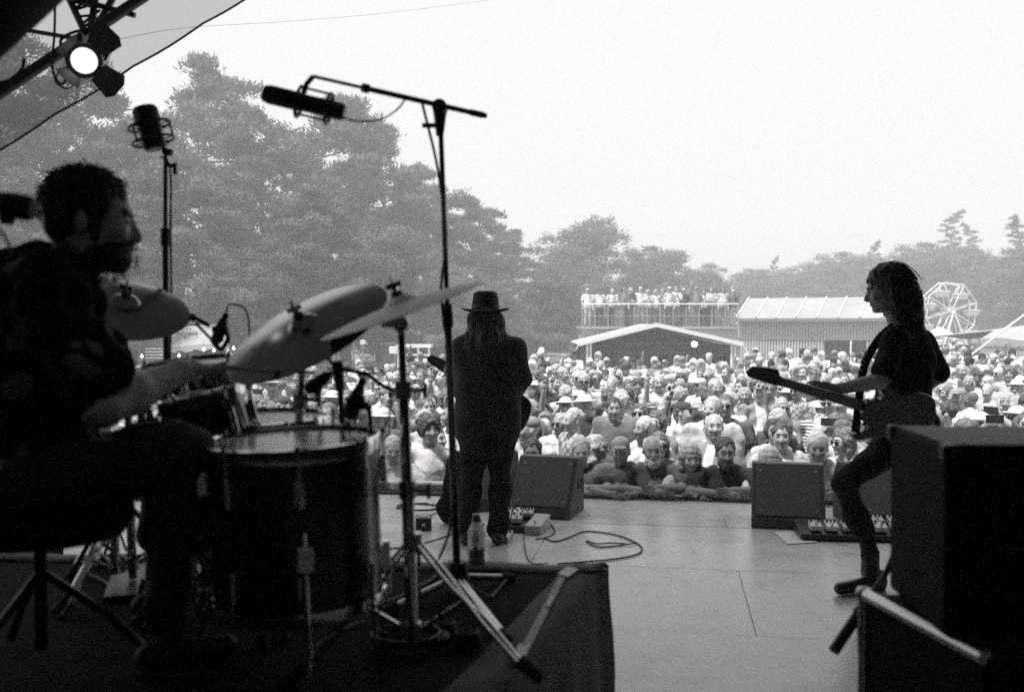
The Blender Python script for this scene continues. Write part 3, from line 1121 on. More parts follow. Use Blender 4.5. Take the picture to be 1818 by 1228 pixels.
def stall_bits():
    d = 45
    # white trailer with hatch
    A, B = P(708, 640, d), P(762, 640, d)
    t = thing('food_trailer', 'low white food trailer with an open serving hatch', 'trailer', ((A.x + B.x) / 2, d, GROUND_Z))
    zt = P(700, 612, d).z
    MB().box(((A.x + B.x) / 2, d + 1.0, (GROUND_Z + 0.35 + zt - 0.3) / 2 + 0.2), (B.x - A.x, 0.1, zt - GROUND_Z - 0.6)).build('back_wall', M_INSIDE, t)
    MB().box(((A.x + B.x) / 2, d + 0.4, zt - 0.06), (B.x - A.x + 0.2, 1.4, 0.12)).build('roof', M_WHITEPAINT, t)
    for x in (A.x, (A.x * 0.35 + B.x * 0.65), B.x):
        MB().box((x, d - 0.1, (zt + GROUND_Z + 0.4) / 2), (0.09, 0.09, zt - GROUND_Z - 0.5)).build('post', M_WHITEPAINT, t)
    for k in range(2):
        MB().box(((A.x + B.x) / 2, d - 0.1, zt - 0.45 - 0.3 * k), (B.x - A.x, 0.06, 0.08)).build('shelf', M_WHITEPAINT, t)
    MB().box(((A.x + B.x) / 2, d, GROUND_Z + 0.65), (B.x - A.x, 1.2, 0.6)).build('body', M_WHITEPAINT, t)
    for x in (A.x + 0.3, B.x - 0.3):
        MB().cyl((x, d - 0.62, GROUND_Z + 0.28), (x, d - 0.45, GROUND_Z + 0.28), 0.28, None, 16).build('wheel', M_RUBBER, t)
    # signs on posts
    for px, py, sw, sh, dd, lab in ((701, 621, 20, 13, 43, 'blank white board hung at the end of the food trailer'), (644, 607, 9, 8, 46, 'small white board on a thin pole above the crowd')):
        c = P(px, py, dd)
        s_ = thing('sign_board', lab, 'sign', (c.x, dd, GROUND_Z))
        MB().cyl((c.x, dd + 0.05, GROUND_Z), (c.x, dd + 0.05, c.z + 0.05), 0.025, None, 6).build('post', M_STEEL, s_)
        MB().box(c, (sw / FPX * dd, 0.03, sh / FPX * dd)).build('board', M_WHITEPAINT, s_)
    # dark shed
    c0, c1 = P(678, 640, 47), P(700, 612, 47)
    sh = thing('dark_booth', 'narrow dark booth next to the hanging white board', 'booth', ((c0.x + c1.x) / 2, 47, GROUND_Z))
    MB().box(((c0.x + c1.x) / 2, 47.4, (GROUND_Z + c1.z) / 2), (c1.x - c0.x, 0.8, c1.z - GROUND_Z)).build('wall', mat('booth_wall', 0.07, 0.8), sh)
    MB().box(((c0.x + c1.x) / 2, 47.4, c1.z + 0.06), (c1.x - c0.x + 0.2, 1.1, 0.08)).build('roof', mat('booth_roof', 0.18, 0.8), sh)
    # chalk menu under the market tent: rows of unreadable chalk strokes
    c = P(277, 627, 39)
    mb_ = thing('menu_board', 'dark chalk menu board with rows of white writing under the grey tent', 'sign', (c.x, 39, GROUND_Z))
    MB().box(c, (0.95, 0.04, 0.55)).build('board', mat('chalkboard', 0.03, 0.8), mb_)
    st = MB()
    r = random.Random(3)
    for row in range(4):
        x = -0.38
        while x < 0.36:
            wdt = r.uniform(0.03, 0.09)
            st.box(c + Vector((x + wdt / 2, -0.03, 0.18 - row * 0.12)), (wdt, 0.008, 0.035))
            x += wdt + 0.02
    st.build('chalk_marks', M_PAPER, mb_)
    for sx in (-0.4, 0.4):
        MB().cyl((c.x + sx, 39.03, GROUND_Z), (c.x + sx, 39.03, c.z), 0.025, None, 6).build('leg', M_STEEL, mb_)
    # bulbs strung under the market tent
    k = 0
    for px, py in ((252, 632), (318, 631), (362, 620), (380, 622), (405, 624), (415, 618)):
        c = P(px, py, 39.6)
        b = thing('hanging_bulb', ['round lit bulb hanging over the menu board\'s near end', 'round lit bulb hanging past the thin microphone pole', 'first lit bulb above the drummer\'s wrist', 'second lit bulb above the drummer\'s wrist', 'lit bulb hanging by the ride cymbal\'s lower rim', 'highest lit bulb by the ride cymbal'][k], 'light bulb', c, 0, 'bulbs under the market tent')
        MB().lathe((0, 0, 0), (0, 0, 1), [(0.005, -0.07), (0.05, -0.05), (0.06, 0), (0.035, 0.05), (0.02, 0.09)], 10).build('globe', MATS.get('bulb_glow') or emit_mat('bulb_glow', 0.9, 1.6), b, local=True, smooth=True)
        MB().cyl((0, 0, 0.08), (0, 0, 0.35), 0.01, None, 5).build('flex', M_CABLE, b, local=True)
        k += 1
    # right-hand tent ropes and poles
    d = 32
    p0, p1 = P(1700, 648, d), P(1822, 556, d)
    tp = thing('tent_pole', 'slanting pale tent pole rising towards the picture edge', 'pole', (p0.x, d, GROUND_Z))
    foot = p0 + (p0 - p1).normalized() * ((p0.z - GROUND_Z) / (p1.z - p0.z) * (p1 - p0).length)
    MB().cyl(Vector((foot.x, d, GROUND_Z)), p1, 0.03, None, 8).build('pole', M_WHITEPAINT, tp)
    MB().cyl(p1, P(1740, 610, d + 2), 0.012, None, 5).build('rope', M_WHITEPAINT, tp)
    # white parasol behind the guitarist
    c = P(1668, 593, 60)
    pr = thing('parasol', 'small white parasol at the foot of the ferris wheel', 'parasol', (c.x, 60, GROUND_Z))
    MB().lathe(c + Vector((0, 0, -0.1)), (0, 0, 1), [(0.02, 0.55), (0.5, 0.32), (0.95, 0.0), (0.93, -0.04), (0.02, 0.45)], 16).build('canopy', M_CANVAS, pr)
    MB().cyl((c.x, 60, GROUND_Z), (c.x, 60, c.z + 0.4), 0.03, None, 6).build('pole', M_STEEL, pr)


stall_bits()

# ================================================================== PEOPLE IN THE CROWD
TONES = {'white': 0.66, 'pale': 0.56, 'light grey': 0.47, 'mid grey': 0.19, 'dark grey': 0.11, 'black': 0.05}
M_SHIRT = {k: mat('shirt_' + k.replace(' ', '_'), g, 0.9, 0, 0.2, 7, 0.8, 9, spec=0.2, bdist=0.028) for k, g in TONES.items()}
M_SHIRT['striped'] = None
M_SHIRT['checked'] = None


def pattern_mat(name, a, b, kind, scale):
    m = bpy.data.materials.new(name)
    m.use_nodes = True
    n, l = m.node_tree.nodes, m.node_tree.links
    bs = n['Principled BSDF']
    bs.inputs['Roughness'].default_value = 0.85
    tc = n.new('ShaderNodeTexCoord')
    if kind == 'wave':
        t = n.new('ShaderNodeTexWave')
        t.bands_direction = 'Z'
        t.inputs['Scale'].default_value = scale
        out = t.outputs['Fac']
    elif kind == 'check':
        t = n.new('ShaderNodeTexChecker')
        t.inputs['Scale'].default_value = scale
        out = t.outputs['Fac']
    else:
        t = n.new('ShaderNodeTexVoronoi')
        t.inputs['Scale'].default_value = scale
        out = t.outputs['Distance']
    cr = n.new('ShaderNodeValToRGB')
    cr.color_ramp.interpolation = 'CONSTANT' if kind != 'flower' else 'LINEAR'
    cr.color_ramp.elements[0].color = (a, a, a, 1)
    cr.color_ramp.elements[1].color = (b, b, b, 1)
    cr.color_ramp.elements[1].position = 0.5 if kind != 'flower' else 0.45
    l.new(tc.outputs['Object'], t.inputs['Vector'])
    l.new(out, cr.inputs[0])
    l.new(cr.outputs[0], bs.inputs['Base Color'])
    MATS[name] = m
    return m


M_SHIRT['striped'] = pattern_mat('shirt_striped', 0.65, 0.10, 'wave', 7)
M_SHIRT['checked'] = pattern_mat('shirt_checked', 0.40, 0.15, 'check', 22)
M_SHIRT['flowered'] = pattern_mat('shirt_flowered', 0.55, 0.08, 'flower', 16)


def jacket_mat(name, a, b, half):
    """open jacket over a paler shirt: tone by the garment's own left-right coordinate"""
    m = mat(name, a, 0.9, 0, 0.2, 9, 0.8, 9, spec=0.2, bdist=0.028)
    n, l = m.node_tree.nodes, m.node_tree.links
    bs = n['Principled BSDF']
    src = bs.inputs['Base Color'].links[0].from_socket
    tc = n.new('ShaderNodeTexCoord')
    sp = n.new('ShaderNodeSeparateXYZ')
    ab = n.new('ShaderNodeMath')
    ab.operation = 'ABSOLUTE'
    lt = n.new('ShaderNodeMath')
    lt.operation = 'LESS_THAN'
    lt.inputs[1].default_value = half
    ly = n.new('ShaderNodeMath')
    ly.operation = 'LESS_THAN'
    ly.inputs[1].default_value = -0.03
    mu = n.new('ShaderNodeMath')
    mu.operation = 'MULTIPLY'
    mx = n.new('ShaderNodeMix')
    mx.data_type = 'RGBA'
    mx.inputs[7].default_value = (b, b, b, 1)
    l.new(tc.outputs['Object'], sp.inputs[0])
    l.new(sp.outputs[0], ab.inputs[0])
    l.new(ab.outputs[0], lt.inputs[0])
    l.new(sp.outputs[1], ly.inputs[0])
    l.new(lt.outputs[0], mu.inputs[0])
    l.new(ly.outputs[0], mu.inputs[1])
    l.new(mu.outputs[0], mx.inputs[0])
    l.new(src, mx.inputs[6])
    l.new(mx.outputs[2], bs.inputs['Base Color'])
    return m


M_SHIRT['open dark'] = jacket_mat('jacket_dark', 0.07, 0.6, 0.055)
M_SHIRT['open grey'] = jacket_mat('jacket_grey', 0.26, 0.65, 0.06)
M_SHIRT['open pale'] = jacket_mat('jacket_pale', 0.5, 0.10, 0.05)
M_SK = {'fair': mat('skin_fair', 0.40, 0.5, 0, 0.08, 14), 'tanned': mat('skin_tanned', 0.29, 0.5, 0, 0.1, 14), 'brown': mat('skin_brown', 0.16, 0.5, 0, 0.1, 14)}
M_HR = {'white': mat('hair_white', 0.52, 0.6, 0, 0.15, 40, 0.6, 80), 'grey': mat('hair_grey', 0.38, 0.6, 0, 0.2, 40, 0.6, 80), 'blond': mat('hair_blond', 0.36, 0.5, 0, 0.25, 40, 0.6, 80), 'brown': mat('hair_brown', 0.11, 0.5, 0, 0.3, 40, 0.6, 80), 'dark': mat('hair_black', 0.05, 0.5, 0, 0.3, 40, 0.6, 80)}
M_TR = {'dark': mat('trousers_dark', 0.05, 0.85), 'blue': mat('trousers_denim', 0.13, 0.85), 'pale': mat('trousers_pale', 0.42, 0.85)}
M_EYE = mat('eye_dark', 0.07, 0.3, 0, 0)
M_LIP = mat('lip', 0.27, 0.5, 0, 0)
M_SHOE = mat('shoe', 0.04, 0.6)
M_LENS = mat('dark_lens', 0.012, 0.15, 0, 0)
M_HATL = mat('hat_straw', 0.55, 0.9, 0, 0.12, 40, 0.4, 90)
M_HATD = mat('hat_dark', 0.05, 0.85, 0, 0.12, 20)
M_HATM = mat('hat_mid', 0.25, 0.85, 0, 0.12, 20)

HC = np.array([0, -0.015, 1.615])       # head centre in a standing body


def std_body(pose, female=False, heavy=0.0, yaw=0.0, low=False, hair_kind=None):
    """a whole person facing -Y, feet at z = 0, about 1.74 m"""
    s = SDF()
    lean = pose in ('lean', 'lean_wide')
    hc = HC.copy()
    sh = np.array([0, 0, 0.0])
    if lean:
        hc = hc + np.array([0, -0.13, -0.06])
        sh = np.array([0, -0.10, -0.04])
    sw = 0.165 if female else 0.185
    h = heavy
    # torso
    s.ell((0, 0.0, 1.27) + sh * 0.8, (0.165 + 0.03 * h - (0.02 if female else 0), 0.105 + 0.03 * h, 0.20), SHIRT, 0.08)
    s.ell((0, -0.01 - 0.035 * h, 1.06) + sh * 0.4, (0.160 + 0.045 * h, 0.120 + 0.06 * h, 0.20), SHIRT, 0.08)
    s.ell((0, -0.005, 0.97), (0.178 + 0.03 * h, 0.132 + 0.04 * h, 0.11), SHIRT, 0.05)
    s.ell((0, 0.01, 0.93), (0.165 + 0.03 * h, 0.115 + 0.03 * h, 0.12), PANTS, 0.06)
    s.cap((-sw + 0.01, 0.01, 1.41) + sh, (sw - 0.01, 0.01, 1.41) + sh, 0.055 + 0.01 * h, None, SHIRT, 0.05)
    s.cap((-0.08, 0.02, 1.45) + sh, (0.08, 0.02, 1.45) + sh, 0.042, None, SHIRT, 0.04)
    # collar ring
    for q in range(10):
        a0, a1 = 2 * math.pi * q / 10, 2 * math.pi * (q + 1) / 10
        s.cap(np.array((0.068 * math.sin(a0), 0.012 - 0.070 * math.cos(a0), 1.462 - 0.030 * math.cos(a0))) + sh, np.array((0.068 * math.sin(a1), 0.012 - 0.070 * math.cos(a1), 1.462 - 0.030 * math.cos(a1))) + sh, 0.012, None, SHIRT, 0.006)
    if female:
        for sx in (-1, 1):
            s.ell((sx * 0.06, -0.070, 1.255) + sh * 0.8, (0.068, 0.052, 0.075), SHIRT, 0.07)
    # arms: shoulder, elbow, wrist per side
    A = {'down': [((.20, 0.02, 1.405), (.245, .05, 1.12), (.235, -.06, .90))] * 2,
         'folded': [((.20, 0.0, 1.405), (.25, -.03, 1.13), (-.02, -.20, 1.16)), ((.20, 0.0, 1.405), (.25, -.03, 1.10), (-.06, -.18, 1.10))],
         'clap': [((.20, 0.0, 1.405), (.235, -.10, 1.15), (.03, -.30, 1.30))] * 2,
         'raised': [((.20, 0.0, 1.41), (.30, -.08, 1.58), (.26, -.16, 1.84)), ((.20, 0.02, 1.405), (.245, .05, 1.12), (.22, -.08, .92))],
         'phone': [((.20, 0.0, 1.41), (.27, -.18, 1.40), (.06, -.30, 1.63))] * 2,
         'lean': [((.20, 0.0, 1.405), (.29, -.26, 1.250), (-.02, -.40, 1.240)), ((.20, 0.0, 1.405), (.29, -.24, 1.250), (.02, -.36, 1.275))],
         'lean_wide': [((.20, 0.0, 1.405), (.33, -.24, 1.250), (.10, -.42, 1.240)), ((.20, 0.0, 1.405), (.33, -.24, 1.250), (.08, -.42, 1.240))]}[pose]
    k_ = sw / 0.185
    for q, sx in enumerate((-1, 1)):
        a, e, w_ = [np.array(p) * np.array([sx * (k_ if abs(p[0]) > .15 else 1), 1, 1]) for p in A[q]]
        a = a + sh
        r0 = 0.050 + 0.012 * h - (0.006 if female else 0)
        m_ = a + (e - a) * 0.62
        s.cap(a, m_, r0 + 0.014, r0 + 0.022, SHIRT, 0.03)
        s.cap(m_, e, r0 - 0.004, r0 - 0.009, SKIN, 0.012)
        s.cap(e, w_, r0 - 0.009, r0 - 0.020, SKIN, 0.015)
        dr = (w_ - e) / np.linalg.norm(w_ - e)
        s.ell(w_ + dr * 0.06, (0.030, 0.030, 0.045) if low else (0.032, 0.026, 0.040), SKIN, 0.015)
        if not low:
            side = np.cross(dr, (0.1, 0.9, 0.3))
            side /= np.linalg.norm(side)
            for g in range(4):
                b0 = w_ + dr * 0.08 + side * (g - 1.5) * 0.016
                s.cap(b0, b0 + dr * (0.06, 0.068, 0.064, 0.05)[g], 0.009, 0.008, SKIN, 0.004)
            s.cap(w_ + dr * 0.03 + side * 0.025, w_ + dr * 0.075 + side * 0.05, 0.011, 0.009, SKIN, 0.006)
    # legs
    if not low:
        for sx in (-1, 1):
            s.cap((sx * 0.088, 0.01, 0.88), (sx * 0.10, -0.01, 0.49), 0.088 + 0.02 * h, 0.062, PANTS, 0.03)
            s.cap((sx * 0.10, -0.01, 0.49), (sx * 0.105, 0.03, 0.09), 0.060, 0.044, PANTS, 0.02)
            s.ell((sx * 0.108, -0.04, 0.035), (0.046, 0.125, 0.036), SHOE, 0.015)
    Rm = rotm(R(-4) if not lean else R(4), 0, yaw)
    add_head(s, hc, Rm, 0.95, False, (0, 0.02, 1.44) + sh, not low, female)
    if low and hair_kind:
        hair_prims(s, hc, Rm, hair_kind, 0.95)
    return s, hc, Rm


def hair_prims(s, c, Rm, kind, sc=1.0):
    T = lambda p: np.array(c) + Rm @ (np.array(p, float) * sc)
    if kind == 'straw':
        s.ell(T((0, 0.01, 0.075)), np.array((0.086, 0.105, 0.075)) * sc, HAIR, 0.01, Rm)
        s.ell(T((0, 0.0, 0.068)), np.array((0.145, 0.158, 0.013)) * sc, HAIR, 0.01, Rm)
        return
    if kind == 'cap':
        s.ell(T((0, 0.012, 0.070)), np.array((0.083, 0.103, 0.072)) * sc, HAIR, 0.006, Rm)
        s.ell(T((0, -0.115, 0.062)), np.array((0.068, 0.075, 0.009)) * sc, HAIR, 0.008, Rm)
        return
    th = {'short': 0.010, 'bald': 0.004, 'curly': 0.032, 'bob': 0.018, 'long': 0.016, 'bun': 0.012}[kind]
    s.ell(T((0, 0.022, 0.045)), np.array((0.077 + th, 0.096 + th, 0.088 + th)) * sc, HAIR, 0.01, Rm)
    if kind in ('bob', 'long'):
        for sx in (-1, 1):
            s.cap(T((sx * 0.072, 0.0, 0.03)), T((sx * 0.078, 0.015, -0.10 if kind == 'bob' else -0.20)), 0.030 * sc, 0.026 * sc, HAIR, 0.03)
        s.ell(T((0, 0.075, -0.04 if kind == 'bob' else -0.10)), np.array((0.085, 0.045, 0.10 if kind == 'bob' else 0.16)) * sc, HAIR, 0.04, Rm)
    if kind == 'bun':
        s.ell(T((0, 0.10, 0.10)), np.array((0.04, 0.04, 0.04)) * sc, HAIR, 0.02, Rm)
    # cut the face free
    s.ell(T((0, -0.115, -0.035)), np.array((0.066, 0.085, 0.100)) * sc, HAIR, 0.015, Rm, 1)
    if kind == 'bald':
        s.ell(T((0, -0.02, 0.125)), np.array((0.075, 0.11, 0.085)) * sc, HAIR, 0.01, Rm, 1)


def part_mesh(name, fn, h, noise=0.0, seed=3):
    s = SDF()
    fn(s)
    v, f = s.mesh(h)
    if noise:
        nn = vnormals(v, f)
        v = v + nn * (smooth_noise(v, seed, (60, 130, 210), (noise, noise * 0.8, noise * 0.5)))[:, None]
    return mesh_from(name, v, f, [None], None, True)


I3 = np.eye(3)
HAIR_ME = {k: part_mesh('hair', lambda s, k=k: hair_prims(s, (0, 0, 0), I3, k), 0.009, 0.004 if k != 'curly' else 0.009, i + 5) for i, k in enumerate(('short', 'bald', 'curly', 'bob', 'long', 'bun'))}
HAT_ME = {k: part_mesh('hat', lambda s, k=k: hair_prims(s, (0, 0, 0), I3, k), 0.0085) for k in ('straw', 'cap')}


def beard_fn(s):
    s.ell((0, -0.04, -0.080), (0.068, 0.068, 0.055), 0, 0.02)
    s.ell((0, -0.078, -0.11), (0.042, 0.036, 0.042), 0, 0.03)
    s.ell((0, -0.099, -0.046), (0.034, 0.013, 0.009), 0, 0.01)
    s.ell((0, -0.10, -0.064), (0.020, 0.02, 0.007), 0, 0.006, None, 1)
    s.ell((0, -0.03, 0.02), (0.09, 0.12, 0.055), 0, 0.02, None, 1)


BEARD_ME = part_mesh('beard', beard_fn, 0.008, 0.003)
gl = MB()
for sx in (-1, 1):
    gl.lathe((sx * 0.034, -0.108, 0.004), (sx * 0.15, -1, -0.05), [(0.001, 0.004), (0.020, 0.003), (0.0245, 0.0), (0.0245, -0.004), (0.001, -0.005)], 14)
    gl.tube([(sx * 0.056, -0.104, 0.010), (sx * 0.077, -0.07, 0.010), (sx * 0.082, 0.01, 0.006)], 0.003, 5)
gl.tube([(-0.012, -0.112, 0.010), (0.012, -0.112, 0.010)], 0.003, 5)
GLASS_ME = mesh_from('sunglasses', gl.v, gl.f, [M_LENS], None, True)
ph = MB().box((0, -0.40, 1.72), (0.155, 0.012, 0.078))
PHONE_ME = mesh_from('phone', ph.v, ph.f, [M_BLACKPLASTIC])

SLOTS = [M_SKIN] * 7
POSES = [('down', False, 0.2, 0.0), ('down', True, 0.0, 0.35), ('folded', False, 0.4, -0.3), ('folded', True, 0.1, 0.1), ('clap', True, 0.0, -0.2), ('raised', False, 0.1, 0.1), ('phone', False, 0.2, 0.0), ('down', False, 1.0, -0.45), ('down', True, 0.6, -0.1), ('lean', False, 0.6, 0.0), ('lean', True, 0.1, 0.12), ('lean_wide', False, 0.3, -0.15), ('clap', False, 0.3, 0.5), ('down', False, 0.1, 0.75), ('down', True, 0.2, -0.7), ('folded', False, 0.8, 0.5), ('down', False, 0.5, -0.8)]
BODY = []
for i, (po, fe, he, ya) in enumerate(POSES):
    s_, hc_, Rm_ = std_body(po, fe, he, ya)
    BODY.append((finish_body('person', s_, 0.0115, SLOTS, 0.011, i + 1, None, None, (30, 62)), hc_, (R(-4) if 'lean' not in po else R(4), 0, ya), po, fe))


def seat_hair(o, hc, rot):
    o.location = tuple(hc)
    o.rotation_euler = rot
    o.scale = (0.95, 0.95, 0.95)


def make_person(var, loc, face_to, h, shirt, skin, hair, haircol, hat=None, glasses=False, beard=False, trousers='blue', label='', group=None, wide=1.0):
    me, hc, rot, po, fe = BODY[var]
    o = add('person', me)
    o.location = loc
    dv = Vector(face_to) - Vector(loc)
    o.rotation_euler = (0, 0, math.atan2(dv.x, -dv.y))
    o.scale = (h / 1.74 * wide, h / 1.74 * wide, h / 1.74)
    mm = {SKIN: M_SK[skin], SHIRT: M_SHIRT[shirt], PANTS: M_TR[trousers], HAIR: M_HR['brown' if haircol in ('blond', 'white') else haircol], SHOE: M_SHOE, EYE: M_EYE, LIP: M_LIP}
    for i in range(7):
        o.material_slots[i].link = 'OBJECT'
        o.material_slots[i].material = mm[i]

    def child(nm, m_, mt):
        c = add(nm, m_, o)
        seat_hair(c, hc, rot)
        c.material_slots[0].link = 'OBJECT'
        c.material_slots[0].material = mt
    if hat in ('straw', 'cap'):
        child('hat', HAT_ME[hat], {'straw': M_HATL}.get(hat) or rnd.choice((M_HATL, M_HATD, M_HATM)))
        if hair in ('bob', 'long', 'short'):
            child('hair', HAIR_ME[hair if hair != 'short' else 'bald'], M_HR[haircol])
    elif hair:
        child('hair', HAIR_ME[hair], M_HR[haircol])
    if glasses:
        child('sunglasses', GLASS_ME, M_LENS)
    if beard:
        child('beard', BEARD_ME, M_HR[haircol])
    if po == 'phone':
        add('phone', PHONE_ME, o)
    tag(o, label, 'person', group)
    return o


ORD = ['front', 'second', 'third', 'fourth', 'fifth', 'sixth', 'seventh', 'eighth', 'ninth', 'tenth', 'eleventh', 'twelfth', 'thirteenth', 'fourteenth', 'fifteenth', 'sixteenth', 'seventeenth', 'eighteenth', 'nineteenth', 'twentieth', 'twenty-first', 'twenty-second', 'twenty-third', 'twenty-fourth', 'twenty-fifth', 'twenty-sixth', 'twenty-seventh', 'twenty-eighth', 'twenty-ninth', 'thirtieth', 'thirty-first', 'thirty-second', 'thirty-third', 'thirty-fourth', 'thirty-fifth', 'thirty-sixth', 'thirty-seventh', 'thirty-eighth', 'thirty-ninth', 'fortieth']
NTH = ['first'] + ORD[1:]
SING = (-0.15, 6.5, 0)
CROWD_GROUP = 'people standing in the crowd'


def on_edge(px, back):
    """point on the line parallel to the stage front, 'back' metres beyond it, seen at pixel column px"""
    k = (px - CX) / FPX
    o = EDGE0 + SF * back
    t = (k * o.y - o.x) / (SR.x - k * SR.y)
    return o + SR * t


# the front row, leaning on the stage
FRONT = [
    # px, pose, height, shirt, skin, hair, colour, hat, glasses, beard, label
    (700, 10, 1.70, 'pale', 'tanned', 'short', 'grey', None, False, False, 'grey-haired person in a pale shirt at the stage edge, beside the chrome cymbal stand'),
    (762, 1, 1.80, 'white', 'tanned', 'curly', 'dark', None, False, False, 'curly dark-haired person in a white t-shirt between cymbal stand and boom pole'),
    (945, 11, 1.70, 'dark grey', 'tanned', 'short', 'dark', None, False, False, 'short dark-haired person whose head shows just above the middle monitor wedge'),
    (1030, 9, 1.72, 'black', 'fair', 'short', 'grey', None, False, False, 'person in black at the stage edge, half hidden by the middle monitor wedge'),
    (1100, 11, 1.73, 'mid grey', 'tanned', 'short', 'grey', 'cap', False, False, 'person in a pale cap and grey shirt leaning on the stage'),
    (1156, 9, 1.75, 'dark grey', 'tanned', 'bald', 'white', None, False, True, 'balding white-bearded person in a dark shirt leaning on the stage'),
    (1223, 10, 1.68, 'light grey', 'fair', 'bob', 'blond', None, False, False, 'fair bob-haired person in a light shirt leaning on the stage'),
    (1284, 9, 1.74, 'black', 'tanned', 'short', 'dark', None, False, True, 'dark-bearded person in a black t-shirt leaning on the stage'),
    (1364, 10, 1.66, 'white', 'fair', 'bob', 'blond', None, False, False, 'blond bob-haired person in white at the end of the stage wedge'),
    (1446, 11, 1.80, 'light grey', 'tanned', 'short', 'white', None, False, False, 'white-haired person in a pale shirt behind the far monitor wedge'),
    (1700, 10, 1.70, 'pale', 'fair', 'long', 'brown', None, True, False, 'long-haired person in sunglasses above the amplifier, at the stage edge'),
    (1770, 9, 1.74, 'white', 'tanned', 'short', 'dark', None, True, False, 'person in white with sunglasses at the stage edge above the amplifier\'s end'),
]
for px, po, h, shc, sk, ha, hcx, hat, gs, bd, lab in FRONT:
    p = on_edge(px, 0.22 if po != 1 else 0.34)
    make_person(po, (p.x, p.y, GROUND_Z), (p.x * 0.9, p.y - 3, 0), h, shc, sk, ha, hcx, hat, gs, bd, 'blue', lab, CROWD_GROUP)

# rows behind; the nearest as individuals, the far ones as one mass
crnd = random.Random(42)
SHW = ['white'] * 8 + ['pale'] * 6 + ['light grey'] * 5 + ['mid grey'] * 4 + ['dark grey'] * 4 + ['black'] * 3 + ['striped', 'checked', 'flowered', 'striped', 'checked'] + ['open dark', 'open grey', 'open pale'] * 3
HRW = [('short', 'dark'), ('short', 'brown'), ('short', 'brown'), ('short', 'grey'), ('short', 'white'), ('bald', 'grey'), ('bald', 'white'), ('curly', 'brown'), ('curly', 'dark'), ('bob', 'blond'), ('bob', 'brown'), ('bob', 'grey'), ('long', 'blond'), ('long', 'brown'), ('long', 'dark'), ('bun', 'brown'), ('short', 'blond'), ('short', 'dark')]
far_pts = []
n_ind = len(FRONT)
row = 0
dist = 0.80
LIMIT = 279
while dist < 42:
    gap = 0.53 + 0.010 * dist
    x = -40 + crnd.uniform(0, gap)
    people = []
    while x < 40:
        p = EDGE0 + SF * (dist + crnd.uniform(-0.2, 0.2)) + SR * x
        x += gap * crnd.uniform(0.82, 1.3)
        hx, hy = proj((p.x, p.y, GROUND_Z + 1.6))
        if hx < -120 or hx > 1960 or p.y < 5:
            continue
        if p.y > 39.2 and 1000 < hx < 1345:
            continue                       # keep the tent's opening free
        if p.y > np.interp(hx, (300, 430, 600, 800, 990, 1025, 1040, 1310, 1330, 1560, 1600, 1640), (16, 19, 22, 27, 31, 29, 26, 26, 31, 32, 36, 50)):
            continue                       # market tents and stalls stand there
        if p.y > 31 and hx > 1730:
            continue
        people.append((p, hx))
    people.sort(key=lambda q: q[1])
    vis = [q for q in people if 425 < q[1] < 1840]
    k = 0
    for p, hx in people:
        seen = 425 < hx < 1840 and not (1590 < hx and dist < 0.6)
        if row < 3 and 815 < hx < 925 or (row < 2 and hx > 1600 and False):
            continue                       # wholly behind the singer
        if seen and n_ind < LIMIT and row <= 24:
            shc = crnd.choice(SHW)
            ha, hcx = crnd.choice(HRW)
            fem = ha in ('bob', 'long', 'bun') or (ha == 'curly' and crnd.random() < 0.6)
            var = crnd.choice([1, 3, 4, 8, 14, 1, 14] if fem else [0, 2, 7, 0, 12, 13, 15, 16])
            r_ = crnd.random()
            if r_ < 0.03:
                var = 5
            elif r_ < 0.055:
                var = 6
            hat = crnd.choice([None] * 11 + ['straw', 'cap', 'cap'])
            gs = crnd.random() < 0.34
            bd = (not fem) and crnd.random() < 0.2
            sk = crnd.choice(['fair', 'fair', 'tanned', 'tanned', 'tanned', 'brown'] if crnd.random() < 0.3 else ['fair', 'tanned'])
            hh = crnd.uniform(1.60, 1.72) if fem else crnd.uniform(1.68, 1.86)
            look = (SING[0] + crnd.uniform(-5, 5), SING[1] + crnd.uniform(-2, 1), 0)
            words = []
            words.append({'straw': 'straw-hatted', 'cap': 'cap-wearing'}.get(hat) or {'short': f'short {hcx}-haired', 'bald': 'balding', 'curly': f'curly {hcx}-haired', 'bob': f'{hcx} bob-haired', 'long': f'long {hcx}-haired', 'bun': f'{hcx} hair-bun'}[ha])
            lab = f"{words[0]} person in {shc} top{' and sunglasses' if gs else ''}, {NTH[min(k, 39)]} from left, {ORD[row + 1]} row"
            if var == 5:
                lab = lab.replace(' top', ' top, arm raised')
            if var == 6:
                lab = lab.replace(' top', ' top, phone raised')
            make_person(var, (p.x, p.y, GROUND_Z), look, hh, shc, sk, ha, hcx, hat, gs, bd, crnd.choice(['dark', 'blue', 'pale']), lab, CROWD_GROUP, crnd.uniform(0.96, 1.06))
            n_ind += 1
            k += 1
        else:
            far_pts.append((p.x, p.y))
            if seen:
                k += 1
    row += 1
    dist += 0.68 + 0.008 * dist


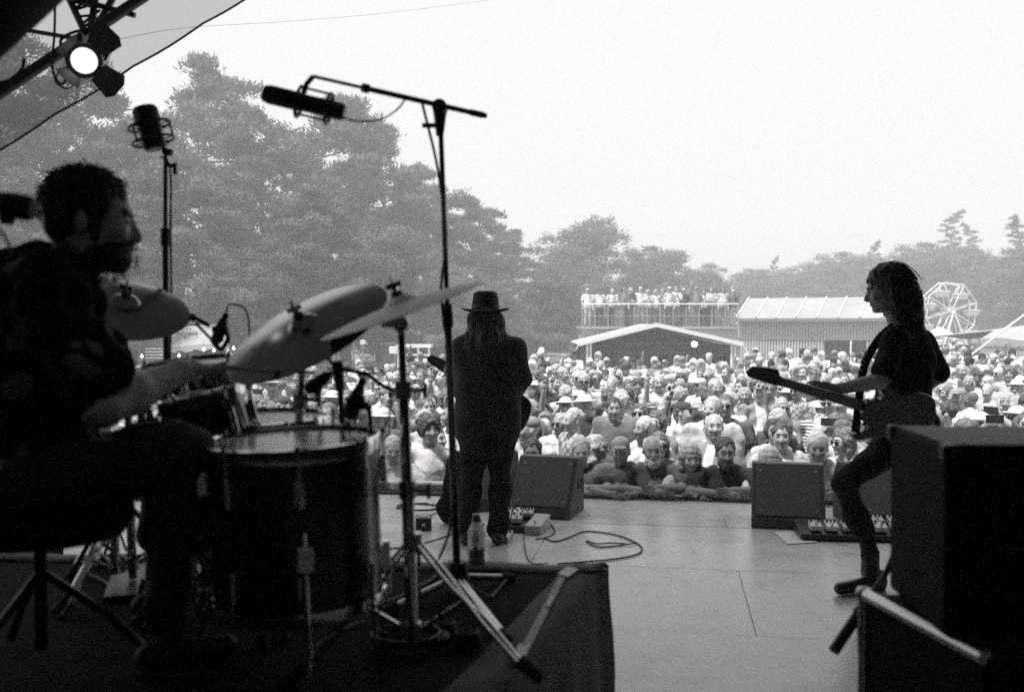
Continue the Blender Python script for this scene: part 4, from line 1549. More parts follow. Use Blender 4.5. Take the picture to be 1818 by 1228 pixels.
def crowd_mass():
    LOWV = []
    for i, (po, fe, he, ya, hk) in enumerate((('down', False, 0.3, 0.2, 'short'), ('down', True, 0.1, -0.2, 'long'), ('folded', False, 0.5, 0, 'cap'), ('clap', True, 0, 0.1, 'bob'), ('raised', False, 0.2, 0, 'short'), ('down', False, 0.6, -0.3, 'straw'), ('folded', True, 0.2, 0.3, 'curly'))):
        s, hc, Rm = std_body(po, fe, he, ya, True, hk)
        v, f = s.mesh(0.027, 0.86)
        t = s.tags(v, f)
        # far bodies carry no separate eye tone
        LOWV.append((v, f, t, hk))
    r = np.random.RandomState(5)
    VV, FF, TT = [], [], []
    off = 0
    for x, y in far_pts:
        v, f, t, hk = LOWV[r.choice([0, 1, 2, 3, 5, 6, 0, 1]) if r.rand() > 0.03 else 4]
        h = r.uniform(0.93, 1.08)
        dv = np.array([SING[0] + r.uniform(-6, 6) - x, SING[1] - y])
        a = math.atan2(dv[0], -dv[1])
        c, s_ = math.cos(a), math.sin(a)
        w_ = v * h
        w_ = np.stack([w_[:, 0] * c - w_[:, 1] * s_ + x, w_[:, 0] * s_ + w_[:, 1] * c + y, w_[:, 2] + GROUND_Z], 1)
        tones = np.zeros(7)
        tones[SKIN] = r.choice([0.42, 0.38, 0.32, 0.18])
        tones[SHIRT] = r.choice([0.68, 0.62, 0.56, 0.5, 0.45, 0.18, 0.1, 0.05])
        tones[PANTS] = r.choice([0.05, 0.13, 0.4])
        tones[HAIR] = r.choice([0.03, 0.08, 0.2, 0.4, 0.6]) if hk not in ('cap', 'straw') else r.choice([0.6, 0.5, 0.1, 0.3])
        VV.append(w_)
        FF.append(f + off)
        TT.append(tones[t])
        off += len(v)
    V, F, T = np.concatenate(VV), np.concatenate(FF), np.concatenate(TT)
    me = mesh_from('crowd', V, F, [tone_mat('crowd_cloth', 0.85)], None, True)
    at = me.attributes.new('tone', 'FLOAT', 'FACE')
    at.data.foreach_set('value', T.astype(np.float32)[:len(me.polygons)])
    tag(add('crowd', me), 'dense far crowd filling the field behind the nearer rows', None, None, 'stuff')


crowd_mass()

# people on the roof terrace
TP = [(1043, 'white', 'cap', 'leftmost person on the roof terrace, in white with a cap'), (1064, 'light grey', 'cap', 'person in a light grey shirt and cap, second on the terrace'), (1087, 'pale', None, 'broad person in a pale shirt, third on the terrace'),
      (1107, 'mid grey', None, 'person in a mid grey top, fourth on the terrace'), (1119, 'black', None, 'person in a black top leaning on the terrace rail, fifth along'), (1137, 'white', 'cap', 'person in white shirt and pale trousers near the terrace middle'),
      (1150, 'light grey', None, 'person just past the white-clad one at the terrace middle'), (1163, 'pale', None, 'person in pale top right above the tent\'s peak'), (1176, 'mid grey', None, 'person in grey just past the tent\'s peak'),
      (1188, 'pale', 'straw', 'straw-hatted person on the terrace past the tent\'s peak'), (1199, 'white', None, 'person in white leaning forward over the terrace rail'), (1214, 'black', 'cap', 'person in black with a pale cap on the terrace'),
      (1236, 'mid grey', 'cap', 'tall person in grey with a cap on the terrace\'s far half'), (1249, 'white', None, 'person in white with bare arms up on the terrace\'s far half'), (1262, 'pale', None, 'person in a pale dress on the terrace\'s far half'),
      (1283, 'light grey', None, 'person second from the barn end of the terrace'), (1301, 'dark grey', 'cap', 'person in a dark vest and pale trousers at the barn end of the terrace')]
for i, (px, shc, hat, lab) in enumerate(TP):
    d = TER_D + 0.35 + 0.25 * (i % 3)
    c = P(px, 570, d)
    var = [0, 7, 2, 1, 3, 0, 4, 8, 2, 1, 12, 0, 5, 4, 3, 8, 0][i]
    fe = BODY[var][4]
    make_person(var, (c.x, d, TER_Z), (c.x + rnd.uniform(-1.5, 1.5), 0, 0), rnd.uniform(1.72, 1.92), shc, rnd.choice(['fair', 'tanned']), 'long' if fe else 'short', rnd.choice(['brown', 'dark', 'blond']), hat, i % 3 == 0, False, 'pale' if i in (0, 5, 16, 8) else rnd.choice(['dark', 'blue']), lab, 'people on the roof terrace')

# ================================================================== THE STAGE AND WHAT STANDS ON IT
def on_plane(px, py, z=0.0):
    a, b = (px - CX) / FPX, -(py - CY) / FPX
    c, s_ = math.cos(PITCH), math.sin(PITCH)
    v = Vector((a, c + b * s_, -s_ + b * c))
    t = (z - CAM_Z) / v.z
    return Vector((0, 0, CAM_Z)) + v * t


F_ = lambda px, py: on_plane(px, py, 0.0)
RF = lambda px, py: on_plane(px, py, RISER_Z)


def cable(pts, r, label, name='cable', group=None, m=None, per=8, n=6):
    o = MB().tube(spline(pts, per), r, n).build(name, m or M_CABLE, None, smooth=True)
    return tag(o, label, 'cable', group)


# ---- drum riser: a low platform hung with dark cloth
C0 = Vector((0.315, 3.55, 0))
e_r = Vector((-math.sin(R(16.5)), -math.cos(R(16.5)), 0))
e_f = Vector((-math.cos(R(5)), math.sin(R(5)), 0))
riser = thing('drum_riser', 'low black drum riser hung with dark wrinkled cloth, white tape on its edge', 'riser', (-1.2, 2.2, 0))
q0, q1 = C0, C0 + e_f * 3.6
q2, q3 = q1 + e_r * 3.3, C0 + e_r * 3.3
MB().poly([Vector((p.x, p.y, RISER_Z - 0.05)) for p in (q0, q1, q2, q3)], (0, 0, 0.05)).build('deck', M_CARPET, riser, bevel=0.006)


def drape():
    """side cloth with real folds: a grid from the deck edge to the floor"""
    path = [q3.lerp(q0, t) for t in np.linspace(0, 0.985, 60)]
    rr = e_f * -1
    path += [q0 + (Vector((math.cos(a), math.sin(a), 0)) * 0.02) for a in np.linspace(R(-5), R(80), 5)]
    path += [q0.lerp(q1, t) for t in np.linspace(0.015, 1, 70)]
    nrm = []
    n = len(path)
    for i in range(n):
        t = (path[min(n - 1, i + 1)] - path[max(0, i - 1)]).normalized()
        nrm.append(Vector((t.y, -t.x, 0)))
    V, F = [], []
    m = 16
    for j in range(m + 1):
        u = j / m
        z = RISER_Z + 0.004 - (RISER_Z) * u
        for i in range(n):
            l = i * 0.06
            fold = 0.022 * math.sin(l * 7 + 1.5 * math.sin(u * 3 + l)) + 0.012 * math.sin(l * 19 + u * 4) + 0.02 * math.sin((l * 3.2 + u * 5))
            o = nrm[i] * (0.014 + u * 0.028 + fold * 0.8 * min(1, u * 1.6))
            V.append(path[i] + o + Vector((0, 0, z + 0.004 * math.sin(l * 12))))
    for j in range(m):
        for i in range(n - 1):
            a = j * n + i
            F.append((a, a + 1, a + n + 1, a + n))
    # lap lying on the deck edge
    b = len(V)
    for i in range(n):
        V.append(path[i] - nrm[i] * 0.11 + Vector((0, 0, RISER_Z + 0.006 + 0.003 * math.sin(i * 0.9))))
    for i in range(n - 1):
        F.append((b + i, b + i + 1, i + 1, i))
    off = riser.location
    me = mesh_from('drape', [v - off for v in V], F, [M_DRAPE], None, True)
    o = add('drape', me, riser)
    so = o.modifiers.new('thickness', 'SOLIDIFY')
    so.thickness = 0.003
    so.offset = 1


drape()
# tape
M_TAPE = mat('white_tape', 0.72, 0.6, 0, 0.15, 30, 0.3, 60)
M_TAPEG = mat('grey_tape', 0.09, 0.5, 0, 0.2, 12, 0.3, 60)
for a, b, c, d, m_, lab in (((990, 1026), (1008, 1032), (1027, 1018), (1008, 1013), M_TAPE, None), ((907, 1183), (930, 1184), (941, 1154), (922, 1152), M_TAPE, None), ((969, 1084), (976, 1085), (984, 1066), (978, 1065), M_TAPE, None)):
    pts = [RF(*q) + Vector((0, 0, 0.014)) for q in (a, b, c, d)]
    MB().poly(pts, (0, 0, 0.003)).build('tape', m_, riser)
MB().poly([RF(*q) + Vector((0, 0, 0.011)) for q in ((916, 1172), (934, 1172), (1006, 1026), (994, 1026))], (0, 0, 0.002)).build('tape', M_TAPEG, riser)

# ---- drums
M_LUG = M_CHROME


def drum(name, label, c, axis, Rd, depth, lugs=8, legs=0, badge=None, head=M_DRUMHEAD, floor_z=RISER_Z):
    x, y, z = basis(axis)
    c = Vector(c)
    root = thing(name, label, 'drum', c)
    n = 64
    MB().lathe(c, z, [(Rd, -0.012), (Rd, -depth + 0.012)], n).build('shell', M_DRUMSHELL, root, smooth=True)
    MB().lathe(c, z, [(0.0, -0.004), (Rd * 0.6, -0.0035), (Rd * 0.985, -0.003), (Rd + 0.002, -0.008)], n).build('drum_head', head, root, smooth=True)
    MB().lathe(c, z, [(0.0, -depth + 0.004), (Rd * 0.985, -depth + 0.004), (Rd, -depth + 0.008)], n).build('bottom_head', mat('bottom_head', 0.5, 0.4), root, smooth=True)
    for h0 in (0.0, -depth):
        s_ = 1 if h0 == 0 else -1
        MB().lathe(c, z, [(Rd + 0.004, h0 - s_ * 0.028), (Rd + 0.011, h0 - s_ * 0.028), (Rd + 0.0125, h0 - s_ * 0.002), (Rd + 0.010, h0 + s_ * 0.006), (Rd + 0.003, h0 + s_ * 0.007), (Rd + 0.001, h0 + s_ * 0.001)], n).build('hoop', M_CHROME, root, smooth=True)
    for k in range(lugs):
        a = 2 * math.pi * (k + 0.35) / lugs
        o = x * math.cos(a) + y * math.sin(a)
        p = c + o * (Rd + 0.018)
        for hh in (-0.09, -depth + 0.09):
            lg = MB()
            if depth < 0.2:
                hh = -depth / 2
            tx = Matrix((o, z.cross(o), z)).transposed()
            lg.box(c + o * (Rd + 0.009) + z * hh, (0.018, 0.022, 0.055), M=tx)
            lg.cyl(c + o * (Rd + 0.014) + z * (hh + 0.035), c + o * (Rd + 0.014) + z * (hh - 0.035), 0.0095, None, 10)
            lg.build('lug', M_CHROME, root, smooth=True)
            if depth < 0.2:
                break
        rod = MB().cyl(p + z * 0.004, p - z * 0.10, 0.0035, None, 8).cyl(p + z * 0.002, p + z * 0.016, 0.0075, 0.0065, 10)
        rod.build('tension_rod', M_CHROME, root, smooth=True)
        MB().cyl(p - z * (depth - 0.10), p - z * (depth + 0.012), 0.0035, None, 8).build('tension_rod', M_CHROME, root, smooth=True)
    for k in range(legs):
        a = 2 * math.pi * (k + 0.15) / legs + 0.5
        o = x * math.cos(a) + y * math.sin(a)
        p = c + o * (Rd + 0.03)
        top = p - z * (depth * 0.45)
        low = Vector((p.x, p.y, 0)) + o * 0.05
        low.z = floor_z
        l_ = MB().tube([top, p - z * (depth * 0.92), p - z * (depth + 0.05) + o * 0.02, Vector((low.x, low.y, floor_z + 0.02))], 0.006, 8)
        lg = l_.build('leg', M_CHROME, root, smooth=True)
        MB().cyl(Vector((low.x, low.y, floor_z)), Vector((low.x, low.y, floor_z + 0.045)), 0.017, 0.012, 10).build('rubber_foot', M_RUBBER, lg)
        MB().box(p - z * (depth * 0.6) - o * 0.006, (0.04, 0.04, 0.06), a).build('leg_bracket', M_CHROME, root, bevel=0.004)
    if badge:
        o = (Vector((0.3, -1, 0)) - z * Vector((0.3, -1, 0)).dot(z)).normalized()
        tx = Matrix((z.cross(o), o, z)).transposed()
        MB().box(c + o * (Rd + 0.003) - z * depth * 0.5, (0.055, 0.004, 0.028), M=tx).build('badge', mat('drum_badge', 0.28, 0.35, 1.0), root)
    return root


Zax = Vector((0, 0, 1))
drum('floor_tom', 'large black floor tom with a pale head and chrome lugs, nearest drum', P(518, 780, 2.45), Vector((-0.035, -0.035, 1)), 0.208, 0.40, 8, 3)
drum('floor_tom', 'second black floor tom partly hidden behind the nearest one', P(456, 742, 2.92), Vector((-0.02, -0.03, 1)), 0.205, 0.38, 8, 3)
drum('snare_drum', 'snare drum with a bright white head under the drummer\'s hand', P(330, 647, 3.08), Vector((-0.10, -0.10, 1)), 0.165, 0.14, 8, 0, True, mat('coated_head', 0.85, 0.16, 0, 0.05, 12, spec=1.0, coat=1.0))
drum('rack_tom', 'small black rack tom between the drummer\'s knee and the second floor tom', P(352, 700, 2.72), Vector((-0.25, -0.05, 1)), 0.115, 0.17, 6, 0)


def drum_stand(label, c, top, name='drum_stand', spread=0.26, hub_h=0.22):
    root = thing(name, label, 'stand', (c[0], c[1], RISER_Z))
    b = Vector((c[0], c[1], RISER_Z))
    MB().cyl(b + Zax * 0.06, b + Zax * 0.34, 0.0145, None, 12).cyl(b + Zax * 0.3, Vector((c[0], c[1], top)), 0.011, None, 12).build('pole', M_CHROME, root, smooth=True)
    MB().cyl(b + Zax * (hub_h + 0.02), b + Zax * (hub_h + 0.06), 0.022, None, 12).build('hub', M_BLACKPLASTIC, root)
    for k in range(3):
        a = k * 2.094 + 0.4
        d = Vector((math.cos(a), math.sin(a), 0))
        l_ = MB().tube([b + Zax * (hub_h + 0.04) + d * 0.02, b + d * spread * 0.6 + Zax * hub_h * 0.5, b + d * spread + Zax * 0.02], 0.009, 8).build('leg', M_CHROME, root, smooth=True)
        MB().cyl(b + d * (spread - 0.02) + Zax * 0.03, b + d * (spread + 0.03) + Zax * 0.0, 0.014, None, 8).build('rubber_foot', M_RUBBER, l_)
        MB().cyl(b + Zax * 0.08, b + d * spread * 0.55 + Zax * hub_h * 0.52, 0.006, None, 6).build('brace', M_CHROME, root)
    return root


pz = P(330, 647, 3.08)
st = drum_stand('chrome tripod stand holding the snare drum', (pz.x, pz.y), pz.z - 0.19, spread=0.24)
for k in range(3):
    a = k * 2.094
    MB().tube([Vector((pz.x, pz.y, pz.z - 0.19)), Vector((pz.x + math.cos(a) * 0.15, pz.y + math.sin(a) * 0.15, pz.z - 0.19)), Vector((pz.x + math.cos(a) * 0.187, pz.y + math.sin(a) * 0.187, pz.z - 0.12))], 0.007, 8).build('basket_arm', M_CHROME, st, smooth=True)
pt = P(352, 700, 2.72)
st = drum_stand('chrome tripod stand under the small rack tom', (pt.x - 0.02, pt.y), pt.z - 0.16)


# ---- cymbals
def cymbal(label, c, u, v, Rc, bell=0.02, name='cymbal', m=None):
    u, v = Vector(u).normalized(), Vector(v).normalized()
    nrm = u.cross(v).normalized()
    if nrm.z < 0:
        nrm = -nrm
    root = thing(name, label, 'cymbal', c)
    prof = [(0.006, bell + 0.010), (0.018, bell + 0.009), (0.036, bell + 0.001), (0.046, bell - 0.010)]
    for k in range(1, 9):
        t = k / 8
        prof.append((0.046 + (Rc - 0.046) * t, (bell - 0.010) - (bell + 0.006) * t ** 1.5))
    pr2 = prof + [(Rc, prof[-1][1] - 0.0015)] + [(r_, h_ - 0.0016) for r_, h_ in reversed(prof[:-1])]
    MB().lathe(c, nrm, pr2, 72).build('disc', m or M_CYMBAL, root, smooth=True)
    fl = MB().cyl(Vector(c) + nrm * (bell + 0.008), Vector(c) + nrm * (bell + 0.022), 0.017, 0.014, 12)
    fl.build('felt', mat('felt', 0.12, 0.95), root)
    wn = MB().cyl(Vector(c) - nrm * 0.03, Vector(c) + nrm * (bell + 0.062), 0.004, None, 8).cyl(Vector(c) + nrm * (bell + 0.024), Vector(c) + nrm * (bell + 0.04), 0.009, None, 8)
    wn.box(Vector(c) + nrm * (bell + 0.038), (0.042, 0.005, 0.014), M=Matrix((u, nrm.cross(u), nrm)).transposed())
    wn.build('wing_nut', M_CHROME, root)
    return nrm


def tilted(deg_img, deg_open):
    a, o = R(deg_img), R(deg_open)
    u = Vector((math.cos(a), 0, math.sin(a)))
    w_ = Vector((-math.sin(a), 0, math.cos(a)))
    return u, Vector((0, 1, 0)) * math.cos(o) + w_ * math.sin(o)


u, v = tilted(24, 25)
ride_c = P(540, 580, 2.78)
cymbal('large tilted ride cymbal, dark with a bright upper rim', ride_c, u, v, 0.247, 0.022)
u2, v2 = tilted(19.3, 6.0)
crash_c = P(711, 540, 2.58)
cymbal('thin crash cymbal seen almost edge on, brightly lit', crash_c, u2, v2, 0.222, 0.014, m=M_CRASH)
u3, v3 = tilted(-17, 24)
left_c = P(222, 540, 3.15)
cymbal('crash cymbal behind the drummer\'s shoulder', left_c, u3, v3, 0.20, 0.02)


def cymbal_stand(label, base, top, lean=None, spread=0.30, rot=0.0, thick=1.0):
    """double-braced tripod with a telescoping tube, wing bolts and a tilter"""
    bx, by = base
    root = thing('cymbal_stand', label, 'stand', (bx, by, RISER_Z))
    b = Vector((bx, by, RISER_Z))
    top = Vector(top)
    H = top.z - RISER_Z
    ax = (Vector((top.x, top.y, 0)) - Vector((bx, by, 0)))
    pt_ = lambda f: b + Vector((ax.x * f, ax.y * f, H * f))
    MB().cyl(pt_(0.03), pt_(0.48), 0.0150 * thick, None, 14).build('lower_tube', M_CHROME, root, smooth=True)
    MB().cyl(pt_(0.44), pt_(0.76), 0.0125 * thick, None, 14).build('middle_tube', M_CHROME, root, smooth=True)
    MB().cyl(pt_(0.72), pt_(0.93), 0.0095 * thick, None, 12).build('upper_tube', M_CHROME, root, smooth=True)
    for f in (0.455, 0.735):
        cl = MB().cyl(pt_(f), pt_(f + 0.05), 0.023, None, 14).cyl(pt_(f + 0.025), pt_(f + 0.025) + Vector((0.05, -0.02, 0)), 0.007, None, 8)
        cl.box(pt_(f + 0.025) + Vector((0.058, -0.022, 0)), (0.012, 0.012, 0.04))
        cl.build('clamp', M_STEEL, root, smooth=True)
    # tilter
    tl = MB().tube(spline([pt_(0.92), pt_(0.95) + Vector((-0.02, 0, 0)), pt_(0.965) + Vector((-0.012, 0, 0.01)), top], 5), 0.008, 8)
    tl.cyl(pt_(0.945) + Vector((0, -0.02, 0)), pt_(0.945) + Vector((0, 0.02, 0)), 0.021, None, 14)
    tl.box(pt_(0.945) + Vector((-0.035, 0, 0.0)), (0.03, 0.012, 0.02))
    tl.build('tilter', M_STEEL, root, smooth=True)
    hub, low = b + Zax * 0.30, b + Zax * 0.075
    MB().cyl(hub - Zax * 0.02, hub + Zax * 0.03, 0.024, None, 14).build('hub', M_STEEL, root, smooth=True)
    MB().cyl(low - Zax * 0.02, low + Zax * 0.02, 0.021, None, 14).build('collar', M_STEEL, root, smooth=True)
    for k in range(3):
        a = rot + k * 2.0944
        d = Vector((math.cos(a), math.sin(a), 0))
        s_ = Vector((-d.y, d.x, 0))
        lg = MB()
        for e in (-1, 1):
            lg.tube(spline([hub + d * 0.018 + s_ * e * 0.012, hub + d * spread * 0.32 + s_ * e * 0.014 - Zax * 0.085, hub + d * spread * 0.48 + s_ * e * 0.004 - Zax * 0.135, hub + d * spread * 0.64 + s_ * e * 0.014 - Zax * 0.18, b + d * spread * 0.95 + s_ * e * 0.008 + Zax * 0.025], 5), 0.0055, 8)
        leg = lg.build('leg', M_CHROME, root, smooth=True)
        MB().cyl(b + d * spread * 0.92 + Zax * 0.038, b + d * (spread + 0.035) + Zax * 0.0, 0.019, 0.016, 10).build('rubber_foot', M_RUBBER, leg)
        MB().cyl(low + d * 0.015, hub + d * spread * 0.46 - Zax * 0.13, 0.006, None, 8).build('brace', M_CHROME, root)
    return root


crash_base = P(734, 1110, 2.58)
cymbal_stand('tall chrome cymbal stand on the riser, carrying the thin crash cymbal', (crash_base.x, crash_base.y), crash_c, rot=R(-25), spread=0.33, thick=1.15)
rb = P(478, 700, 2.80)
cymbal_stand('chrome cymbal stand behind the floor toms, carrying the ride cymbal', (rb.x, rb.y + 0.25), ride_c, rot=R(40))
lb = P(212, 700, 3.2)
cymbal_stand('chrome cymbal stand behind the drummer\'s arm', (lb.x, lb.y + 0.1), left_c, rot=R(10))

# drum stick in the drummer's hand
# ---- microphones
def studio_mic(name, label, c, axis, L=0.19, r=0.026, mount=True):
    """side-address microphone in an elastic shock mount"""
    z = Vector(axis).normalized()
    x, y, _ = basis(z)
    c = Vector(c)
    root = thing(name, label, 'microphone', c)
    MB().lathe(c, z, [(0.0, -L * 0.5), (r * 0.8, -L * 0.5), (r, -L * 0.44), (r, L * 0.08), (r * 0.94, L * 0.10)], 24).build('body', M_BLACKMETAL, root, smooth=True)
    MB().lathe(c, z, [(r * 1.02, L * 0.10), (r * 1.08, L * 0.16), (r * 1.08, L * 0.42), (r * 0.9, L * 0.49), (0, L * 0.51)], 24).build('grille', mat('mic_mesh', 0.03, 0.5, 0.6, 0.2, 60, 0.6, 500), root, smooth=True)
    if mount:
        for h_, k in ((-L * 0.30, 1.75), (L * 0.06, 1.75)):
            ring = [c + z * h_ + (x * math.cos(a) + y * math.sin(a)) * r * k for a in np.linspace(0, 2 * math.pi, 25)]
            MB().tube(ring, 0.005, 6).build('mount_ring', M_BLACKMETAL, root, smooth=True)
            el = MB()
            for q in range(8):
                a0, a1 = q * math.pi / 4, q * math.pi / 4 + 0.3
                el.cyl(c + z * h_ + (x * math.cos(a0) + y * math.sin(a0)) * r * k, c + z * h_ + (x * math.cos(a1) + y * math.sin(a1)) * r, 0.0022, None, 5)
            el.build('elastic', M_RUBBER, root)
        for q in range(3):
            a = q * 2.094
            o = (x * math.cos(a) + y * math.sin(a)) * r * 1.75
            MB().cyl(c + z * -L * 0.30 + o, c + z * L * 0.06 + o, 0.004, None, 6).build('mount_bar', M_BLACKMETAL, root)
    return root


# overhead boom stand
D_OH = 3.15
base = RF(812, 1050)
D_OH = base.y
tT = P(781, 192, D_OH)
bm = thing('boom_stand', 'tall black microphone boom stand on the riser, its arm against the sky', 'microphone stand', (base.x, base.y, RISER_Z))
hubp = Vector((base.x, base.y, RISER_Z + 0.05))
MB().cyl(hubp, hubp.lerp(tT, 0.56), 0.0125, None, 12).build('lower_pole', M_BLACKMETAL, bm, smooth=True)
MB().cyl(hubp.lerp(tT, 0.54), tT, 0.0085, None, 12).build('upper_pole', M_BLACKMETAL, bm, smooth=True)
MB().cyl(hubp.lerp(tT, 0.535), hubp.lerp(tT, 0.585), 0.019, 0.016, 12).build('clutch', M_BLACKPLASTIC, bm, smooth=True)
jt = MB().cyl(tT + Vector((0, 0, -0.09)), tT + Vector((0, 0, 0.0)), 0.012, 0.024, 12).cyl(tT + Vector((0, -0.03, 0.0)), tT + Vector((0, 0.03, 0)), 0.024, None, 14)
jt.box(tT + Vector((-0.03, -0.02, -0.06)), (0.05, 0.01, 0.014))
jt.build('swivel', M_BLACKPLASTIC, bm, smooth=True)
b0, b1 = P(863, 206, D_OH + 0.05), P(556, 136, D_OH - 0.25)
MB().cyl(b0, b0.lerp(b1, 0.72), 0.0085, None, 12).build('boom_tube', M_BLACKMETAL, bm, smooth=True)
MB().cyl(b0.lerp(b1, 0.70), b1, 0.0055, None, 10).build('boom_rod', M_STEEL, bm, smooth=True)
MB().cyl(b0.lerp(b1, 0.70), b0.lerp(b1, 0.735), 0.014, None, 12).cyl(b0.lerp(b1, 0.02), b0.lerp(b1, 0.10), 0.0105, None, 12).build('boom_clutch', M_BLACKPLASTIC, bm, smooth=True)
micc = P(540, 183, D_OH - 0.25)
MB().tube([b1, b1.lerp(micc, 0.3) + Vector((-0.012, 0, 0)), micc + Vector((0.0, 0, 0.03))], 0.008, 8).build('mic_bracket', M_BLACKMETAL, bm, smooth=True)
MB().cyl(Vector((base.x, base.y, RISER_Z + 0.015)), Vector((base.x, base.y, RISER_Z + 0.10)), 0.045, 0.03, 16).build('hub', M_BLACKPLASTIC, bm, smooth=True)
for tx_, ty_ in ((905, 1032), (898, 1140), (690, 1090)):
    f_ = RF(tx_, ty_)
    l_ = MB().cyl(hubp + Zax * 0.0, f_ + Zax * 0.014, 0.0115, None, 10).build('leg', M_STEEL, bm, smooth=True)
    dd_ = (f_ - hubp).normalized()
    MB().cyl(f_ + Zax * 0.014 - dd_ * 0.03, f_ + Zax * 0.012 + dd_ * 0.012, 0.019, 0.016, 10).build('rubber_foot', M_RUBBER, l_)
studio_mic('overhead_microphone', 'black overhead microphone in a shock mount at the end of the boom', micc, P(470, 166, D_OH - 0.25) - P(612, 200, D_OH - 0.25), 0.25, 0.026)
cable([P(595, 198, D_OH - 0.25), P(620, 213, D_OH - 0.24), P(670, 214, D_OH - 0.2), P(705, 195, D_OH - 0.12), P(722, 172, D_OH - 0.1)], 0.003, 'thin microphone cable drooping under the boom arm')
cable([P(748, 178, D_OH - 0.02), P(760, 225, D_OH - 0.03), P(777, 300, D_OH - 0.03), P(792, 420, D_OH - 0.02), P(783, 520, D_OH - 0.02), P(797, 640, D_OH - 0.02), P(806, 800, D_OH - 0.02), P(800, 930, D_OH - 0.03), P(775, 1000, D_OH - 0.1)], 0.0045, 'black cable wound down the tall boom stand')

# upright microphone on its own stand behind the drummer
us = P(296, 700, 3.45)
utop = P(294, 275, 3.45)
ms = thing('microphone_stand', 'thin dark microphone stand rising beside the drummer\'s face', 'microphone stand', (us.x, us.y, RISER_Z))
MB().cyl(Vector((us.x, us.y, RISER_Z + 0.03)), Vector((us.x, us.y, 1.75)), 0.011, None, 12).build('lower_pole', M_BLACKMETAL, ms, smooth=True)
MB().cyl(Vector((us.x, us.y, 1.73)), utop, 0.0075, None, 12).build('upper_pole', M_BLACKMETAL, ms, smooth=True)
MB().cyl(Vector((us.x, us.y, 1.71)), Vector((us.x, us.y, 1.77)), 0.016, None, 12).build('clutch', M_BLACKPLASTIC, ms)
cl_ = MB().cyl(P(290, 268, 3.43), P(306, 272, 3.43), 0.012, None, 10)
cl_.build('swivel', M_BLACKPLASTIC, ms)
MB().cyl(P(296, 293, 3.43), P(312, 296, 3.43), 0.007, None, 8).box(P(311, 300, 3.43), (0.012, 0.012, 0.04)).build('clamp_screw', M_BLACKPLASTIC, ms)
MB().tube(spline([P(290, 268, 3.44), P(286, 240, 3.44), P(283, 215, 3.44), P(276, 196, 3.44)], 5), 0.004, 6).build('wire_yoke', M_BLACKMETAL, ms, smooth=True)
MB().lathe(Vector((us.x, us.y, RISER_Z)), Zax, [(0.14, 0), (0.14, 0.018), (0.03, 0.035), (0.012, 0.06)], 24).build('base', M_BLACKMETAL, ms)
studio_mic('upright_microphone', 'dark upright studio microphone above the drummer\'s face', P(266, 228, 3.42), P(258, 190, 3.42) - P(280, 270, 3.42), 0.15, 0.040)
cable([P(285, 278, 3.40), P(302, 300, 3.41), P(303, 420, 3.42), P(304, 520, 3.43), P(302, 640, 3.43)], 0.004, 'black cable running down the thin microphone stand')


def clip_mic(label, a, b, r=0.022, cab=None):
    """short dynamic microphone: a grille head a, tail b, in a clip"""
    a, b = Vector(a), Vector(b)
    root = thing('drum_microphone', label, 'microphone', (a + b) / 2)
    z = (b - a).normalized()
    L = (b - a).length
    MB().lathe(a, z, [(0, -0.004), (r * 0.8, 0.0), (r, 0.012), (r, 0.05)], 18).build('grille', mat('mic_mesh', 0.03), root, smooth=True)
    MB().lathe(a, z, [(r * 0.96, 0.05), (r * 0.8, 0.075), (r * 0.55, L * 0.8), (r * 0.5, L), (0, L)], 18).build('body', M_BLACKMETAL, root, smooth=True)
    c = a + z * L * 0.45
    MB().cyl(c - Zax * 0.0, c - Zax * 0.04, r * 0.8, r * 0.5, 12).box(c, (0.05, 0.018, 0.02)).build('clip', M_BLACKPLASTIC, root)
    MB().tube(spline([b, b + z * 0.03, b + z * 0.04 + Vector((0.05, 0, -0.03)), b + Vector((0.07, 0, -0.10)), b + Vector((0.02, 0.02, -0.17))], 5), 0.0032, 6).build('cable', M_CABLE, root, smooth=True)
    return root


clip_mic('short drum microphone pointing down at the second floor tom', P(545, 693, 2.82), P(588, 662, 2.85), 0.019)
clip_mic('short drum microphone standing over the nearest floor tom', P(620, 742, 2.62), P(645, 672, 2.66), 0.021)
clip_mic('short microphone hanging in front of the ride cymbal, by the market tent', P(383, 608, 3.2), P(402, 556, 3.2), 0.019)
ar = thing('microphone_holder', 'dark jointed arm holding the two tom microphones', 'microphone holder', P(725, 705, 2.62))
MB().tube(spline([P(722, 703, 2.60), P(680, 685, 2.62), P(650, 664, 2.66), P(600, 652, 2.72), P(578, 630, 2.8)], 5), 0.0065, 8).build('tube', M_BLACKMETAL, ar, smooth=True)
MB().cyl(P(598, 640, 2.72), P(604, 690, 2.72), 0.017, 0.013, 12).build('joint', M_BLACKPLASTIC, ar)
MB().cyl(P(604, 690, 2.72), P(608, 752, 2.72), 0.009, None, 8).build('clamp_rod', M_BLACKMETAL, ar)
MB().cyl(P(655, 720, 2.64), P(625, 720, 2.64), 0.011, None, 8).cyl(P(655, 720, 2.64), P(660, 775, 2.62), 0.007, None, 8).build('clamp', M_BLACKPLASTIC, ar)
ar2 = thing('microphone_holder', 'thin forked microphone arm beside the drummer\'s cymbal', 'microphone holder', P(370, 600, 3.2))
MB().cyl(P(345, 564, 3.2), P(372, 578, 3.2), 0.007, None, 8).cyl(P(348, 574, 3.2), P(376, 603, 3.2), 0.005, None, 8).build('tube', M_BLACKMETAL, ar2)
MB().cyl(P(338, 562, 3.2), P(346, 565, 3.2), 0.012, None, 10).build('end_knob', M_BLACKPLASTIC, ar2)
